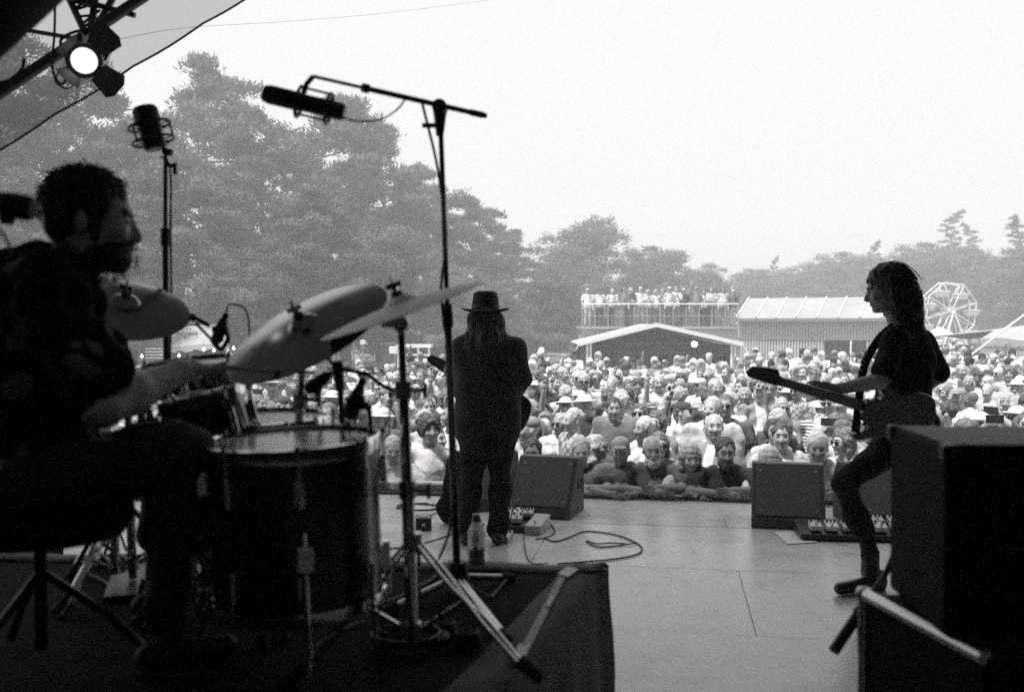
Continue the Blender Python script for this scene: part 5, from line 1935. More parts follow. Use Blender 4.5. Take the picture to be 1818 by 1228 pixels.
MB().tube(spline([P(376, 603, 3.2), P(392, 620, 3.2), P(405, 600, 3.2), P(398, 585, 3.2)], 6), 0.008, 8).build('bracket', M_BLACKMETAL, ar2, smooth=True)
clip_mic('dark blurred microphone poking in at the picture edge behind the drummer', P(60, 372, 2.0), P(-45, 352, 2.0), 0.026)

# ---- drum throne under the drummer
th = thing('drum_throne', 'round black drum throne under the seated drummer', 'stool', (P(70, 850, 2.5).x, 2.5, RISER_Z))
tc_ = Vector((P(70, 850, 2.5).x, 2.5, 0))
MB().lathe(tc_, Zax, [(0.02, RISER_Z + 0.34), (0.20, RISER_Z + 0.34), (0.225, RISER_Z + 0.38), (0.215, RISER_Z + 0.445), (0.02, RISER_Z + 0.455)], 32).build('seat', M_SHIRTBLACK, th, smooth=True)
MB().cyl(tc_ + Zax * (RISER_Z + 0.05), tc_ + Zax * (RISER_Z + 0.38), 0.016, None, 12).build('post', M_BLACKMETAL, th, smooth=True)
for k in range(3):
    a = k * 2.094 + 0.2
    d_ = Vector((math.cos(a), math.sin(a), 0))
    MB().tube([tc_ + Zax * (RISER_Z + 0.25), tc_ + d_ * 0.16 + Zax * (RISER_Z + 0.13), tc_ + d_ * 0.27 + Zax * (RISER_Z + 0.015)], 0.011, 8).build('leg', M_BLACKMETAL, th, smooth=True)
sc_ = thing('added_cabinet', 'dark loudspeaker cabinet at the picture edge behind the drummer\'s hip', 'speaker', (P(20, 900, 4.9).x, 4.9, 0), R(-6))  # cabinet added to stand in for the unlit area at this edge
MB().box((-0.18, 0, 0.32), (0.62, 0.5, 0.62)).build('cabinet', M_TOLEX, sc_, local=True, bevel=0.012)
MB().box((-0.18, -0.256, 0.32), (0.54, 0.012, 0.54)).build('grille', M_GRILLE, sc_, local=True, bevel=0.003)
MB().box((0.134, 0, 0.40), (0.008, 0.18, 0.07)).build('handle', M_BLACKPLASTIC, sc_, local=True, bevel=0.002)
# hi-hat pedal stand seen between the drummer's legs
hp = RF(205, 1050)
hs = drum_stand('chrome hardware stand with a black clamp block below the drummer\'s legs', (hp.x, hp.y), RISER_Z + 0.42, 'hardware_stand', 0.27, 0.27)
MB().box((hp.x, hp.y, RISER_Z + 0.27), (0.10, 0.08, 0.09)).build('clamp_block', M_BLACKPLASTIC, hs, bevel=0.006)
MB().box((hp.x + 0.02, hp.y + 0.02, RISER_Z + 0.012), (0.10, 0.30, 0.02), 0.3).build('footboard', M_BLACKMETAL, hs, bevel=0.003)
for i, pts in enumerate(([(130, 990), (170, 1010), (210, 1000), (200, 1040), (240, 1052)], [(150, 1020), (185, 1035), (215, 1060), (250, 1075)], [(225, 1000), (250, 1015), (270, 1040), (262, 1070)])):
    cable([RF(*q) + Zax * 0.008 for q in pts], 0.004, ['black cable tangled below the drummer\'s knee, longest of three', 'black cable curling along the footboard', 'short black cable beside the hardware stand\'s leg'][i], group='cables on the drum riser')

# cable coil on the riser by the cymbal stand
r_ = random.Random(4)
cc = RF(722, 1143)
pts = []
for k in range(44):
    a = k * 0.62
    rad = 0.075 + 0.02 * math.sin(k * 0.7) + 0.01 * r_.random()
    pts.append(cc + Vector((math.cos(a) * rad * 1.15, math.sin(a) * rad, 0.008 + 0.0008 * k)))
cable(pts, 0.0045, 'loose coil of dark cable at the foot of the cymbal stand', 'cable_coil', per=4)
cable([RF(790, 1010) + Zax * .01, RF(860, 1060) + Zax * .01, RF(880, 1055) + Zax * .01, RF(905, 1030) + Zax * .02], 0.004, 'cable looped round the boom stand\'s horizontal leg')
cable([P(660, 1000, 2.32), P(663, 1080, 2.30), P(668, 1150, 2.28), RF(680, 1225) + Zax * .01], 0.004, 'dark cable hanging straight down past the nearest floor tom')
cable([RF(640, 1075) + Zax * .006, RF(690, 1070) + Zax * .006, RF(760, 1035) + Zax * .006, RF(790, 1012) + Zax * .006], 0.005, 'dark cable running across the riser to the boom stand')
cable([RF(560, 1150) + Zax * .006, RF(610, 1120) + Zax * .006, RF(650, 1105) + Zax * .006], 0.004, 'short cable under the nearest floor tom')

# shoe-like pads beside the stand foot: two small rubber weights
for i, (px, py) in enumerate(((787, 1130), (830, 1148))):
    c = RF(px, py)
    wb = thing('sand_weight', ['small black weight bag beside the cable coil', 'small black weight bag next to the tripod\'s near leg'][i], 'weight', c)
    MB().lathe((0, 0, 0), Zax, [(0.01, 0.001), (0.034, 0.004), (0.042, 0.02), (0.034, 0.042), (0.01, 0.05)], 16).build('bag', M_RUBBER, wb, local=True, smooth=True)
    MB().tube([(-0.02, 0, 0.046), (-0.012, 0, 0.065), (0.012, 0, 0.065), (0.02, 0, 0.046)], 0.004, 6).build('handle', M_RUBBER, wb, local=True)

# water bottle on the riser edge
bc = RF(846, 1003)
m_pet = bpy.data.materials.new('clear_plastic')
m_pet.use_nodes = True
bb = m_pet.node_tree.nodes['Principled BSDF']
bb.inputs['Base Color'].default_value = (0.75, 0.75, 0.75, 1)
bb.inputs['Roughness'].default_value = 0.12
bb.inputs['Transmission Weight'].default_value = 0.55
bb.inputs['IOR'].default_value = 1.15
bo = thing('water_bottle', 'clear plastic water bottle standing on the riser\'s edge in front of the singer', 'bottle', bc)
Hb = 0.185
MB().lathe((0, 0, 0), Zax, [(0.0, 0.003), (0.027, 0.0), (0.031, 0.006), (0.031, 0.03), (0.0295, 0.04), (0.031, 0.05), (0.031, 0.075), (0.0295, 0.085), (0.031, 0.095), (0.031, 0.12), (0.024, 0.142), (0.0135, 0.157), (0.0135, 0.166)], 28).build('body', m_pet, bo, local=True, smooth=True)
MB().lathe((0, 0, 0), Zax, [(0.0, 0.004), (0.026, 0.004), (0.0285, 0.01), (0.0285, 0.062), (0, 0.062)], 24).build('water', mat('bottle_water', 0.25, 0.08, 0, 0), bo, local=True, smooth=True)
MB().lathe((0, 0, 0), Zax, [(0.0145, 0.164), (0.0155, 0.166), (0.0155, 0.183), (0.013, 0.186), (0, 0.186)], 20).lathe((0, 0, 0), Zax, [(0.0135, 0.158), (0.018, 0.159), (0.018, 0.162), (0.0135, 0.163)], 20).build('cap', mat('bottle_cap', 0.3, 0.5), bo, local=True, smooth=True)


# ---- floor monitors
def wedge(label, c, rz, w_=0.56, dep=0.46, H=0.42):
    """slanted grille face towards -Y in its own frame"""
    root = thing('monitor_wedge', label, 'speaker', c, rz)
    prof = [(-dep / 2, 0.0), (-dep / 2, 0.06), (0.06, H), (dep / 2 - 0.06, H), (dep / 2, H - 0.10), (dep / 2, 0.0)]
    bd_ = MB()
    bd_.poly([(-w_ / 2, y, z) for y, z in prof][::-1], (w_, 0, 0))
    bd_.build('cabinet', M_WEDGE, root, local=True, bevel=0.008)
    # grille lies on the slope
    a, b = Vector((0, -dep / 2, 0.06)), Vector((0, 0.06, H))
    dv = (b - a).normalized()
    nv = Vector((0, -dv.z, dv.y))
    g0, g1 = a + dv * 0.03, b - dv * 0.03
    MB().poly([Vector((-w_ / 2 + 0.03, p.y, p.z)) + nv * 0.002 for p in (g0, g1)] + [Vector((w_ / 2 - 0.03, p.y, p.z)) + nv * 0.002 for p in (g1, g0)], nv * 0.008).build('grille', M_GRILLE, root, local=True, bevel=0.003)
    for sx in (-1, 1):
        for t in (0.10, 0.9):
            p = g0.lerp(g1, t) + nv * 0.011
            MB().cyl(Vector((sx * (w_ / 2 - 0.06), p.y, p.z)), Vector((sx * (w_ / 2 - 0.06), p.y, p.z)) + nv * 0.004, 0.010, None, 10).build('screw', M_STEEL, root, local=True)
        MB().box((sx * (w_ / 2 + 0.003), 0.08, H * 0.55), (0.006, 0.16, 0.07)).build('handle', M_BLACKPLASTIC, root, local=True, bevel=0.002)
    return root


def wedge_at(label, pl, pr, py, rz, dd=0.0):
    a, b = F_(pl, py), F_(pr, py)
    w_ = (b - a).length
    c = (a + b) / 2
    c.y += 0.23
    wedge(label, (c.x, c.y, 0.001), rz, w_)


wedge_at('middle floor monitor wedge with a dark grille, beside the singer', 917, 1030, 921, R(-17))
wedge_at('floor monitor wedge seen between the singer\'s legs', 806, 922, 908, R(6))
wedge_at('floor monitor wedge in front of the guitarist, beside the white paper', 1350, 1478, 940, R(-14))
wedge_at('floor monitor wedge behind the guitarist\'s leg, next to the amplifier', 1520, 1650, 936, R(10))

# ---- pedalboards
def pedal(name, label, c, size, rz, tone, knobs, cat='effects pedal', group=None):
    root = thing(name, label, cat, c, rz, group)
    x, y, z = size
    MB().poly([(-x / 2, -y / 2, 0), (-x / 2, y / 2, 0), (-x / 2, y / 2, z), (-x / 2, -y / 2, z * 0.62)][::-1], (x, 0, 0)).build('case', mat('pedal_%03d' % int(tone * 100), tone, 0.4, 0.2, 0.1, 30), root, local=True, bevel=0.003)
    for k in range(knobs):
        kx = -x * 0.32 + 0.64 * x * (k / max(1, knobs - 1) if knobs > 1 else 0.5)
        MB().cyl((kx, y * 0.25, z * 0.86), (kx, y * 0.25, z * 0.86 + 0.016), 0.008, 0.007, 10).build('knob', M_PAPER if tone < 0.4 else M_BLACKPLASTIC, root, local=True)
    MB().cyl((0, -y * 0.28, z * 0.66), (0, -y * 0.28, z * 0.66 + 0.02), 0.009, None, 10).build('foot_switch', M_CHROME, root, local=True)


def pedalboard(label, c, rz, w_, dep, spec, grp, desc):
    root = thing('pedalboard', label, 'pedalboard', c, rz)
    MB().poly([(-w_ / 2, -dep / 2, 0.012), (-w_ / 2, dep / 2, 0.012), (-w_ / 2, dep / 2, 0.085), (-w_ / 2, -dep / 2, 0.045)][::-1], (w_, 0, 0)).build('tray', M_BLACKMETAL, root, local=True, bevel=0.004)
    for sx in (-1, 1):
        MB().box((sx * (w_ / 2 - 0.04), 0, 0.006), (0.04, dep - 0.03, 0.012)).build('foot', M_RUBBER, root, local=True)
    Rz = Matrix.Rotation(rz, 3, 'Z')
    for i, (u_, v_, px_, py_, t_, kn) in enumerate(spec):
        zz = 0.045 + 0.04 * (v_ + dep / 2) / dep + 0.004
        p = Vector(c) + Rz @ Vector((u_, v_, zz))
        pedal('effects_pedal', desc[i], p, (px_, py_, 0.05), rz, t_, kn, group=grp)


def ordl(n):
    return ['first', 'second', 'third', 'fourth', 'fifth', 'sixth', 'seventh', 'eighth'][n]


p1 = F_(925, 938)
sp1 = [(-0.11, 0.06, 0.07, 0.10, 0.55, 3), (-0.03, 0.065, 0.06, 0.10, 0.62, 2), (0.045, 0.06, 0.07, 0.10, 0.50, 3), (-0.10, -0.06, 0.07, 0.11, 0.66, 3), (-0.02, -0.06, 0.07, 0.10, 0.45, 2)]
pedalboard('small pedalboard crowded with pale pedals at the singer\'s feet', (p1.x, p1.y, 0.001), R(-8), 0.34, 0.30, sp1, 'pedals at the singer\'s feet', ['%s pale pedal of the %s row on the singer\'s board' % (ordl(i if i < 3 else i - 3), 'back' if i < 3 else 'front') for i in range(5)])
p2 = F_(947, 943)
pedal('volume_pedal', 'pale rocker pedal with a framed tread beside the singer\'s board', (p2.x + 0.03, p2.y, 0.001), (0.11, 0.25, 0.10), R(-18), 0.42, 0, 'effects pedal')
for i, (px, py, t_) in enumerate(((845, 928, 0.65), (852, 948, 0.6), (818, 938, 0.5), (897, 960, 0.5))):
    q = F_(px, py)
    pedal('effects_pedal', ['pale pedal behind the water bottle\'s cap', 'pale pedal beside the bottle\'s shoulder', 'small pedal beyond the boom pole by the singer\'s boot', 'rounded pale pedal in front of the singer\'s boot'][i], (q.x, q.y, 0.001), (0.075, 0.12, 0.06), R(10 - 9 * i), t_, 2 + i % 2, group='pedals at the singer\'s feet')
p3 = F_(1520, 958)
sp3 = [(-0.25 + 0.105 * k, (-0.075 if True else 0), 0.075, 0.11, (0.6, 0.7, 0.5, 0.65, 0.55, 0.7)[k], 2 + k % 2) for k in range(6)] + [(0.06 + 0.12 * k, 0.07, 0.085, 0.10, (0.66, 0.5, 0.6)[k], 3) for k in range(3)]
pedalboard('wide pedalboard with two rows of pale pedals in front of the guitarist', (p3.x, p3.y + 0.1, 0.001), R(-6), 0.72, 0.34, sp3, 'pedals in front of the guitarist', ['%s pedal of the front row on the guitarist\'s wide board' % ordl(k) for k in range(6)] + ['%s pedal of the back row on the guitarist\'s wide board' % ordl(k) for k in range(3)])
MB_ = MB().poly([F_(1374, 945) + Zax * .005, F_(1398, 966) + Zax * .004, F_(1452, 963) + Zax * .004, F_(1420, 943) + Zax * .006], (0, 0, 0.0012))
tag(MB_.build('set_list', M_PAPER), 'white sheet of paper lying on the stage beside the wide pedalboard', 'paper')
q = F_(752, 938)
di = thing('direct_box', 'small black box on the stage behind the chrome cymbal stand', 'audio box', (q.x, q.y, 0.001), R(5))
MB().box((0, 0, 0.045), (0.11, 0.16, 0.085)).build('case', M_BLACKMETAL, di, local=True, bevel=0.004)
MB().cyl((0.0, -0.081, 0.045), (0, -0.095, 0.045), 0.014, None, 12).build('socket', M_STEEL, di, local=True)
MB().box((0.0, 0.0, 0.0895), (0.07, 0.10, 0.002)).build('label_plate', mat('label_plate', 0.3, 0.5), di, local=True)

# ---- cables on the stage floor
Zc = Zax * 0.006
cable([F_(965, 955) + Zc, F_(985, 962) + Zc, F_(1010, 955) + Zc, F_(1035, 945) + Zc, F_(1060, 945) + Zc, F_(1100, 952) + Zc, F_(1135, 968) + Zc, F_(1136, 982) + Zc, F_(1100, 992) + Zc, F_(1040, 998) + Zc, F_(990, 1002) + Zc], 0.005, 'long black cable looping over the open stage floor to the riser')
cable([F_(1130, 966) + Zc * 1.8, F_(1090, 970) + Zc, F_(1062, 972) + Zc, F_(1044, 964) + Zc, F_(1042, 961) + Zc, F_(1060, 966) + Zc, F_(1085, 967) + Zc * 2.2, F_(1110, 966) + Zc], 0.0045, 'small flattened loop of cable inside the big cable loop')
cable([F_(930, 952) + Zc, F_(932, 975) + Zc, F_(938, 994) + Zc, F_(950, 1002) + Zc, F_(972, 1001) + Zc], 0.0035, 'thin cable from the rocker pedal down to the riser edge')
cable([F_(705, 903) + Zc, F_(730, 895) + Zc, F_(775, 898) + Zc, F_(770, 905) + Zc, F_(735, 906) + Zc, F_(706, 903) + Zc * 1.8, F_(715, 896) + Zc, F_(760, 894) + Zc], 0.006, 'black cable loop on the stage near the black box')
cable([F_(755, 928) + Zc, F_(772, 912) + Zc, F_(795, 918) + Zc, F_(800, 940) + Zc, F_(815, 955) + Zc], 0.004, 'short cable from the black box to the pedals')
cable([F_(960, 942) + Zc, F_(975, 930) + Zc, F_(985, 945) + Zc, F_(970, 955) + Zc, F_(950, 958) + Zc], 0.0045, 'cable curl beside the rocker pedal')
cable([F_(670, 975) + Zc, F_(720, 972) + Zc, F_(770, 960) + Zc, F_(805, 948) + Zc], 0.0045, 'dark cable on the stage running in under the boom pole')
for i in range(7):
    off = 0.05 + 0.028 * i
    w1 = random.Random(i)
    pts = [stage(-6.2 + 1.15 * k, off + 0.025 * math.sin(k * 1.3 + i) + w1.uniform(-0.012, 0.012), 0.012 + 0.004 * (i % 3)) for k in range(10)]
    cable(pts, 0.011 - 0.0006 * i, ordl(i) + ' black cable from the crowd side in the bundle along the stage edge', group='cables along the front edge of the stage', per=5)
for i, (a, b) in enumerate(((688, 792), (1041, 1128), (1190, 1240), (1318, 1352))):
    pa, pb = on_edge(a, 0.01), on_edge(b, 0.01)
    o = MB().tube([pa + Zax * 0.045, pb + Zax * 0.045], 0.028, 10).build('edge_tube', mat('edge_tube', 0.62, 0.45), None, smooth=True)
    tag(o, ['pale tube on the stage edge behind the cymbal stand', 'pale tube on the stage edge next to the middle monitor wedge', 'short pale tube on the stage edge between the leaning people', 'short pale tube ending at the far monitor wedge'][i], 'tube', 'pale tubes on the stage edge')
# front kick rail
kr = MB().poly([stage(-6.5, 0.30, 0.001), stage(-0.85, 0.30, 0.001), stage(-0.85, 0.02, 0.001), stage(-6.5, 0.02, 0.001)], (0, 0, 0.018))
tag(kr.build('edge_mat', mat('edge_mat', 0.03, 0.8)), 'black rubber strip under the cables along the stage edge', 'mat')

# ---- amplifier stack beside the camera
am = thing('amplifier_stack', 'tall black amplifier cabinet, its lit top painted paler, close to the camera', 'amplifier', (1.4, 2.4, 0.74))
A0, A1 = Vector((0.998, 2.62, 0)), Vector((0.962, 2.20, 0))
right = Vector((0.86, -0.03, 0))
zb, zt = 0.745, 1.172
MB().poly([Vector((p.x, p.y, zb)) for p in (A1, A1 + right, A0 + right, A0)], (0, 0, zt - zb)).build('cabinet', M_TOLEX, am, bevel=0.012)
MB().poly([Vector((p.x, p.y, zt + 0.001)) for p in (A1 + Vector((.012, .012, 0)), A1 + right + Vector((-.012, .012, 0)), A0 + right + Vector((-.012, -.012, 0)), A0 + Vector((.012, -.012, 0)))], (0, 0, 0.003)).build('top_panel', M_AMPTOP, am)
for c in (A0, A1):
    MB().box((c.x + 0.006, c.y + (-0.006 if c is A0 else 0.006), zt - 0.012), (0.03, 0.03, 0.034)).build('corner_cap', M_BLACKMETAL, am, bevel=0.006)
MB().tube(spline([Vector((1.45, 2.32, zt + 0.03)), Vector((1.35, 2.36, zt + 0.02)), Vector((1.5, 2.45, zt + 0.015)), Vector((1.7, 2.4, zt + 0.02))], 6), 0.008, 6).build('strap_handle', M_RUBBER, am, smooth=True)
MB().box((1.4, 2.18, 0.95), (0.5, 0.012, 0.14)).build('rear_panel', M_BLACKPLASTIC, am)
fc = thing('flight_case', 'black flight case with a bright metal edge under the amplifier', 'case', (1.4, 2.4, 0))
B0, B1 = Vector((0.925, 2.60, 0)), Vector((1.005, 2.10, 0))
MB().poly([Vector((p.x, p.y, 0.002)) for p in (B1, B1 + right * 1.05, B0 + right * 1.12, B0)], (0, 0, 0.733)).build('case', M_TOLEX, fc, bevel=0.006)
ed = MB().tube([B0 + Zax * 0.735, B1 + Zax * 0.735], 0.016, 10)
ed.build('top_edge', mat('alu_edge', 0.5, 0.3, 1.0), fc, smooth=True)
MB().tube([B0 + Zax * 0.0, B0 + Zax * 0.735], 0.014, 10).build('corner_edge', mat('alu_edge', 0.5), fc, smooth=True)
MB().lathe(B0 + Zax * 0.735, Zax, [(0.0, 0.02), (0.018, 0.014), (0.022, 0), (0.018, -0.014), (0, -0.02)], 14).build('ball_corner', M_STEEL, fc, smooth=True)
# short boom stand in front of the amplifier
sa = thing('short_boom_stand', 'short black microphone boom stand in front of the flight case', 'microphone stand', (P(1532, 1150, 2.75).x, 2.75, 0))
sp = P(1532, 1085, 2.75)
MB().cyl(Vector((sp.x, 2.75, 0.03)), sp, 0.011, None, 12).build('pole', M_BLACKMETAL, sa, smooth=True)
MB().cyl(Vector((sp.x, 2.75, sp.z - 0.12)), sp, 0.013, 0.019, 12).build('clutch', M_BLACKPLASTIC, sa, smooth=True)
e0, e1 = P(1480, 1155, 2.72), P(1594, 985, 2.85)
MB().cyl(e0, e1, 0.0085, None, 12).build('boom_tube', M_BLACKMETAL, sa, smooth=True)
MB().cyl(e0, e0.lerp(e1, 0.36), 0.0155, None, 12).build('counterweight', M_BLACKPLASTIC, sa, smooth=True)
MB().cyl(e0.lerp(e1, 0.38), e0.lerp(e1, 0.50), 0.019, 0.015, 12).build('swivel', M_BLACKPLASTIC, sa, smooth=True)
MB().lathe(Vector((sp.x, 2.75, 0)), Zax, [(0.13, 0), (0.13, 0.015), (0.03, 0.03), (0.012, 0.06)], 24).build('base', M_BLACKMETAL, sa)
cable([e1 + Vector((-0.01, 0, 0.02)), P(1572, 1010, 2.8), P(1556, 1060, 2.76), P(1545, 1120, 2.74), P(1540, 1228, 2.74)], 0.003, 'thin cable following the short boom stand')

# ---- truss, canvas edge and lamp at the top of the picture
tr = thing('roof_truss', 'dark metal lighting truss crossing the upper corner of the picture', 'truss', P(140, 60, 4.6))
ca, cb = P(330, -55, 5.2), P(-60, 205, 4.3)
MB().cyl(ca, cb, 0.027, None, 12).build('chord', M_BLACKMETAL, tr, smooth=True)
j0 = P(150, 68, 4.75)
dark_st = mat('dark_steel', 0.06, 0.4, 0.6, 0.2, 20)
for a in ((112, -25), (172, -18), (215, -28)):
    MB().cyl(P(a[0], a[1], 5.1), j0 + Vector((0, 0.05, 0)), 0.017, None, 10).build('chord', dark_st, tr, smooth=True)
for a, b in (((120, 0), (160, 12)), ((128, 20), (165, 8)), ((132, 30), (172, 28)), ((140, 48), (178, 18)), ((145, 50), (186, 26)), ((160, 55), (200, 15)), ((135, 14), (170, -6))):
    MB().cyl(P(a[0], a[1], 4.98), P(b[0], b[1], 4.98), 0.007, None, 8).build('lacing', dark_st, tr, smooth=True)
MB().cyl(P(10, 48, 4.9), P(140, 70, 4.8), 0.011, None, 8).build('tie_bar', dark_st, tr, smooth=True)
MB().cyl(P(95, -12, 4.95), P(240, 28, 4.95), 0.014, None, 8).build('chord', dark_st, tr, smooth=True)
# hanging roof canvas with a corded edge: see-through plastic
m_tarp = bpy.data.materials.new('clear_tarpaulin')
m_tarp.use_nodes = True
tn, tl_ = m_tarp.node_tree.nodes, m_tarp.node_tree.links
tn.remove(tn['Principled BSDF'])
tT_ = tn.new('ShaderNodeBsdfTransparent')
tT_.inputs[0].default_value = (0.66, 0.66, 0.66, 1)
tD = tn.new('ShaderNodeBsdfDiffuse')
tD.inputs[0].default_value = (0.35, 0.35, 0.35, 1)
tM = tn.new('ShaderNodeMixShader')
tM.inputs[0].default_value = 0.12
tl_.new(tT_.outputs[0], tM.inputs[1])
tl_.new(tD.outputs[0], tM.inputs[2])
tl_.new(tM.outputs[0], tn['Material Output'].inputs[0])
tp_ = thing('roof_tarpaulin', 'see-through plastic tarpaulin with a corded edge hanging from the stage roof', 'tarpaulin', P(200, 100, 5.6))
g0, g1 = P(470, -25, 6.4), P(-60, 300, 5.0)
h0_, h1_ = P(300, -260, 5.6), P(-420, -40, 4.4)
V, F = [], []
nn_ = 24
for i in range(nn_ + 1):
    for j in range(9):
        p = g0.lerp(g1, i / nn_).lerp(h0_.lerp(h1_, i / nn_), j / 8)
        V.append(p + Vector((0, 0.03 * math.sin(i * 0.9 + j) * (j > 0), (0.02 * math.sin(i * 0.5 + j * 0.8) if j else -0.012 * math.sin(math.pi * ((i / nn_ * 4) % 1))))))
for i in range(nn_):
    for j in range(8):
        a = i * 9 + j
        F.append((a, a + 1, a + 10, a + 9))
me_ = mesh_from('sheet', [v_ - tp_.location for v_ in V], F, [m_tarp], None, True)
add('sheet', me_, tp_)
MB().tube([V[i * 9] for i in range(nn_ + 1)], 0.0065, 8).build('edge_cord', mat('edge_cord', 0.14, 0.7), tp_, smooth=True)
dr_ = thing('rolled_cloth', 'dark roll of cloth filling the top corner of the picture', 'cloth', P(0, 0, 2.2))
MB().tube([P(120, -70, 2.6), P(40, -5, 2.3), P(-30, 42, 2.1), P(-120, 110, 2.0)], [0.06, 0.062, 0.07, 0.075], 14).build('roll', M_SHIRTBLACK, dr_, smooth=True)
cable([P(98, -10, 4.6), P(97, 60, 4.58), P(93, 100, 4.55), P(95, 130, 4.5), P(108, 150, 4.5), P(120, 140, 4.5)], 0.006, 'black cable hanging from the truss to the stage lamp')
cable([P(44, 105, 4.5), P(38, 125, 4.48), P(20, 142, 4.45), P(-5, 148, 4.4)], 0.008, 'bent black cable end on the truss chord')
cable([P(180, 77, 4.8), P(330, 50, 6.2), P(520, 38, 8.0), P(700, 22, 10.0), P(910, -5, 12.0)], 0.0012, 'thin guy wire running from the truss across the sky', 'guy_wire')


def lamp():
    c = P(150, 108, 4.45)
    K = 0.66
    ax_ = (Vector((0.35, 1.2, CAM_Z - 0.1)) - c)
    ax_ = Vector((0.30, -0.86, -0.28)).normalized()
    x, y, z = basis(ax_)
    upv = (Zax - z * Zax.dot(z)).normalized()
    sdv = upv.cross(z)
    root = thing('stage_lamp', 'lit stage lamp with open barn doors hanging from the truss', 'lamp', c)
    k_ = lambda pr: [(r_ * K, h_ * K) for r_, h_ in pr]
    MB().lathe(c, z, k_([(0.0, -0.26), (0.06, -0.25), (0.082, -0.20), (0.085, -0.02), (0.115, 0.0), (0.115, 0.02), (0.088, 0.025), (0.085, 0.01)]), 32).build('housing', M_BLACKMETAL, root, smooth=True)
    MB().lathe(c, z, k_([(0.0, 0.030), (0.03, 0.027), (0.058, 0.018)]), 32).build('lens', emit_mat('lamp_glow', 0.9, 6.0), root, smooth=True)
    MB().lathe(c, z, k_([(0.0585, 0.018), (0.07, 0.012), (0.085, 0.0)]), 32).build('lens_rim', emit_mat('lamp_rim_glow', 0.6, 0.75), root, smooth=True)
    MB().lathe(c, z, k_([(0.086, 0.028), (0.112, 0.030), (0.118, 0.034), (0.112, 0.038), (0.086, 0.036)]), 32).build('bezel', M_STEEL, root, smooth=True)
    dm = mat('barn_door', 0.16, 0.5, 0.2, 0.2, 20)
    for ang, wdt, t_, ln in ((48, 0.17, 0.85, 1.0), (-38, 0.17, 0.8, 1.0), (135, 0.15, 0.6, 0.35), (-130, 0.15, 0.5, 0.5)):
        o = upv * math.sin(R(ang)) + sdv * math.cos(R(ang))
        s_ = z.cross(o)
        a = c + (z * 0.04 + o * 0.11) * K
        dv = (z * (1 - t_) + o * t_).normalized()
        w_ = wdt * K
        MB().poly([a - s_ * w_ * 0.42, a + s_ * w_ * 0.42, a + dv * 0.14 * K * ln + s_ * w_ * 0.58, a + dv * 0.175 * K * ln + s_ * w_ * 0.3, a + dv * 0.175 * K * ln - s_ * w_ * 0.3, a + dv * 0.14 * K * ln - s_ * w_ * 0.58], z.cross(s_).normalized() * 0.002).build('barn_door', dm, root)
    yk = MB().tube(spline([c + sdv * 0.08 - z * 0.08, c + sdv * 0.10 - z * 0.08 + Zax * 0.08, c + Zax * 0.13 - z * 0.08, c - sdv * 0.10 - z * 0.08 + Zax * 0.08, c - sdv * 0.08 - z * 0.08], 6), 0.007, 8)
    yk.build('yoke', M_BLACKMETAL, root, smooth=True)
    MB().cyl(c + Zax * 0.12 - z * 0.08, P(150, 72, 4.7), 0.014, None, 8).build('clamp', M_BLACKMETAL, root)
    MB().tube(spline([c - sdv * 0.09 + Zax * -0.04, c - sdv * 0.12 - Zax * 0.10, c - sdv * 0.07 - Zax * 0.13, c - sdv * 0.03 - Zax * 0.09], 6), 0.004, 6).build('handle', M_BLACKMETAL, root, smooth=True)


lamp()
# ================================================================== THE MUSICIANS
def head_frame(fx, fy, pitch=0.0, roll=0.0):
    th_ = math.atan2(fx, -fy)
    return np.array(Matrix.Rotation(th_, 3, 'Z') @ Matrix.Rotation(roll, 3, 'Y') @ Matrix.Rotation(pitch, 3, 'X'))


def flower_mat():
    m = bpy.data.materials.new('flowered_dark_shirt')
    m.use_nodes = True
    n, l = m.node_tree.nodes, m.node_tree.links
    bs = n['Principled BSDF']
    bs.inputs['Roughness'].default_value = 0.95
    bs.inputs['Specular IOR Level'].default_value = 0.1
    tc = n.new('ShaderNodeTexCoord')
    no = n.new('ShaderNodeTexNoise')
    no.inputs['Scale'].default_value = 14
    mx = n.new('ShaderNodeMix')
    mx.data_type = 'RGBA'
    mx.blend_type = 'LINEAR_LIGHT'
    mx.inputs[0].default_value = 0.06
    vo = n.new('ShaderNodeTexVoronoi')
    vo.inputs['Scale'].default_value = 10.0
    vo2 = n.new('ShaderNodeTexVoronoi')
    vo2.inputs['Scale'].default_value = 22
    cr = n.new('ShaderNodeValToRGB')
    e = cr.color_ramp.elements
    e[0].position, e[0].color = 0.05, (0.02, 0.02, 0.02, 1)
    e[1].position, e[1].color = 0.10, (0.22, 0.22, 0.22, 1)
    for p_, c_ in ((0.30, 0.17), (0.36, 0.012)):
        q = cr.color_ramp.elements.new(p_)
        q.color = (c_, c_, c_, 1)
    sep = n.new('ShaderNodeSeparateColor')
    gt = n.new('ShaderNodeMath')
    gt.operation = 'GREATER_THAN'
    gt.inputs[1].default_value = 0.55
    m2 = n.new('ShaderNodeMix')
    m2.data_type = 'RGBA'
    m2.inputs[6].default_value = (0.013, 0.013, 0.013, 1)
    l.new(tc.outputs['Object'], no.inputs['Vector'])
    l.new(tc.outputs['Object'], mx.inputs[6])
    l.new(no.outputs['Color'], mx.inputs[7])
    l.new(mx.outputs[2], vo.inputs['Vector'])
    l.new(vo.outputs['Distance'], cr.inputs[0])
    l.new(vo.outputs['Color'], sep.inputs[0])
    l.new(sep.outputs[0], gt.inputs[0])
    l.new(gt.outputs[0], m2.inputs[0])
    l.new(cr.outputs[0], m2.inputs[7])
    l.new(m2.outputs[2], bs.inputs['Base Color'])
    return m


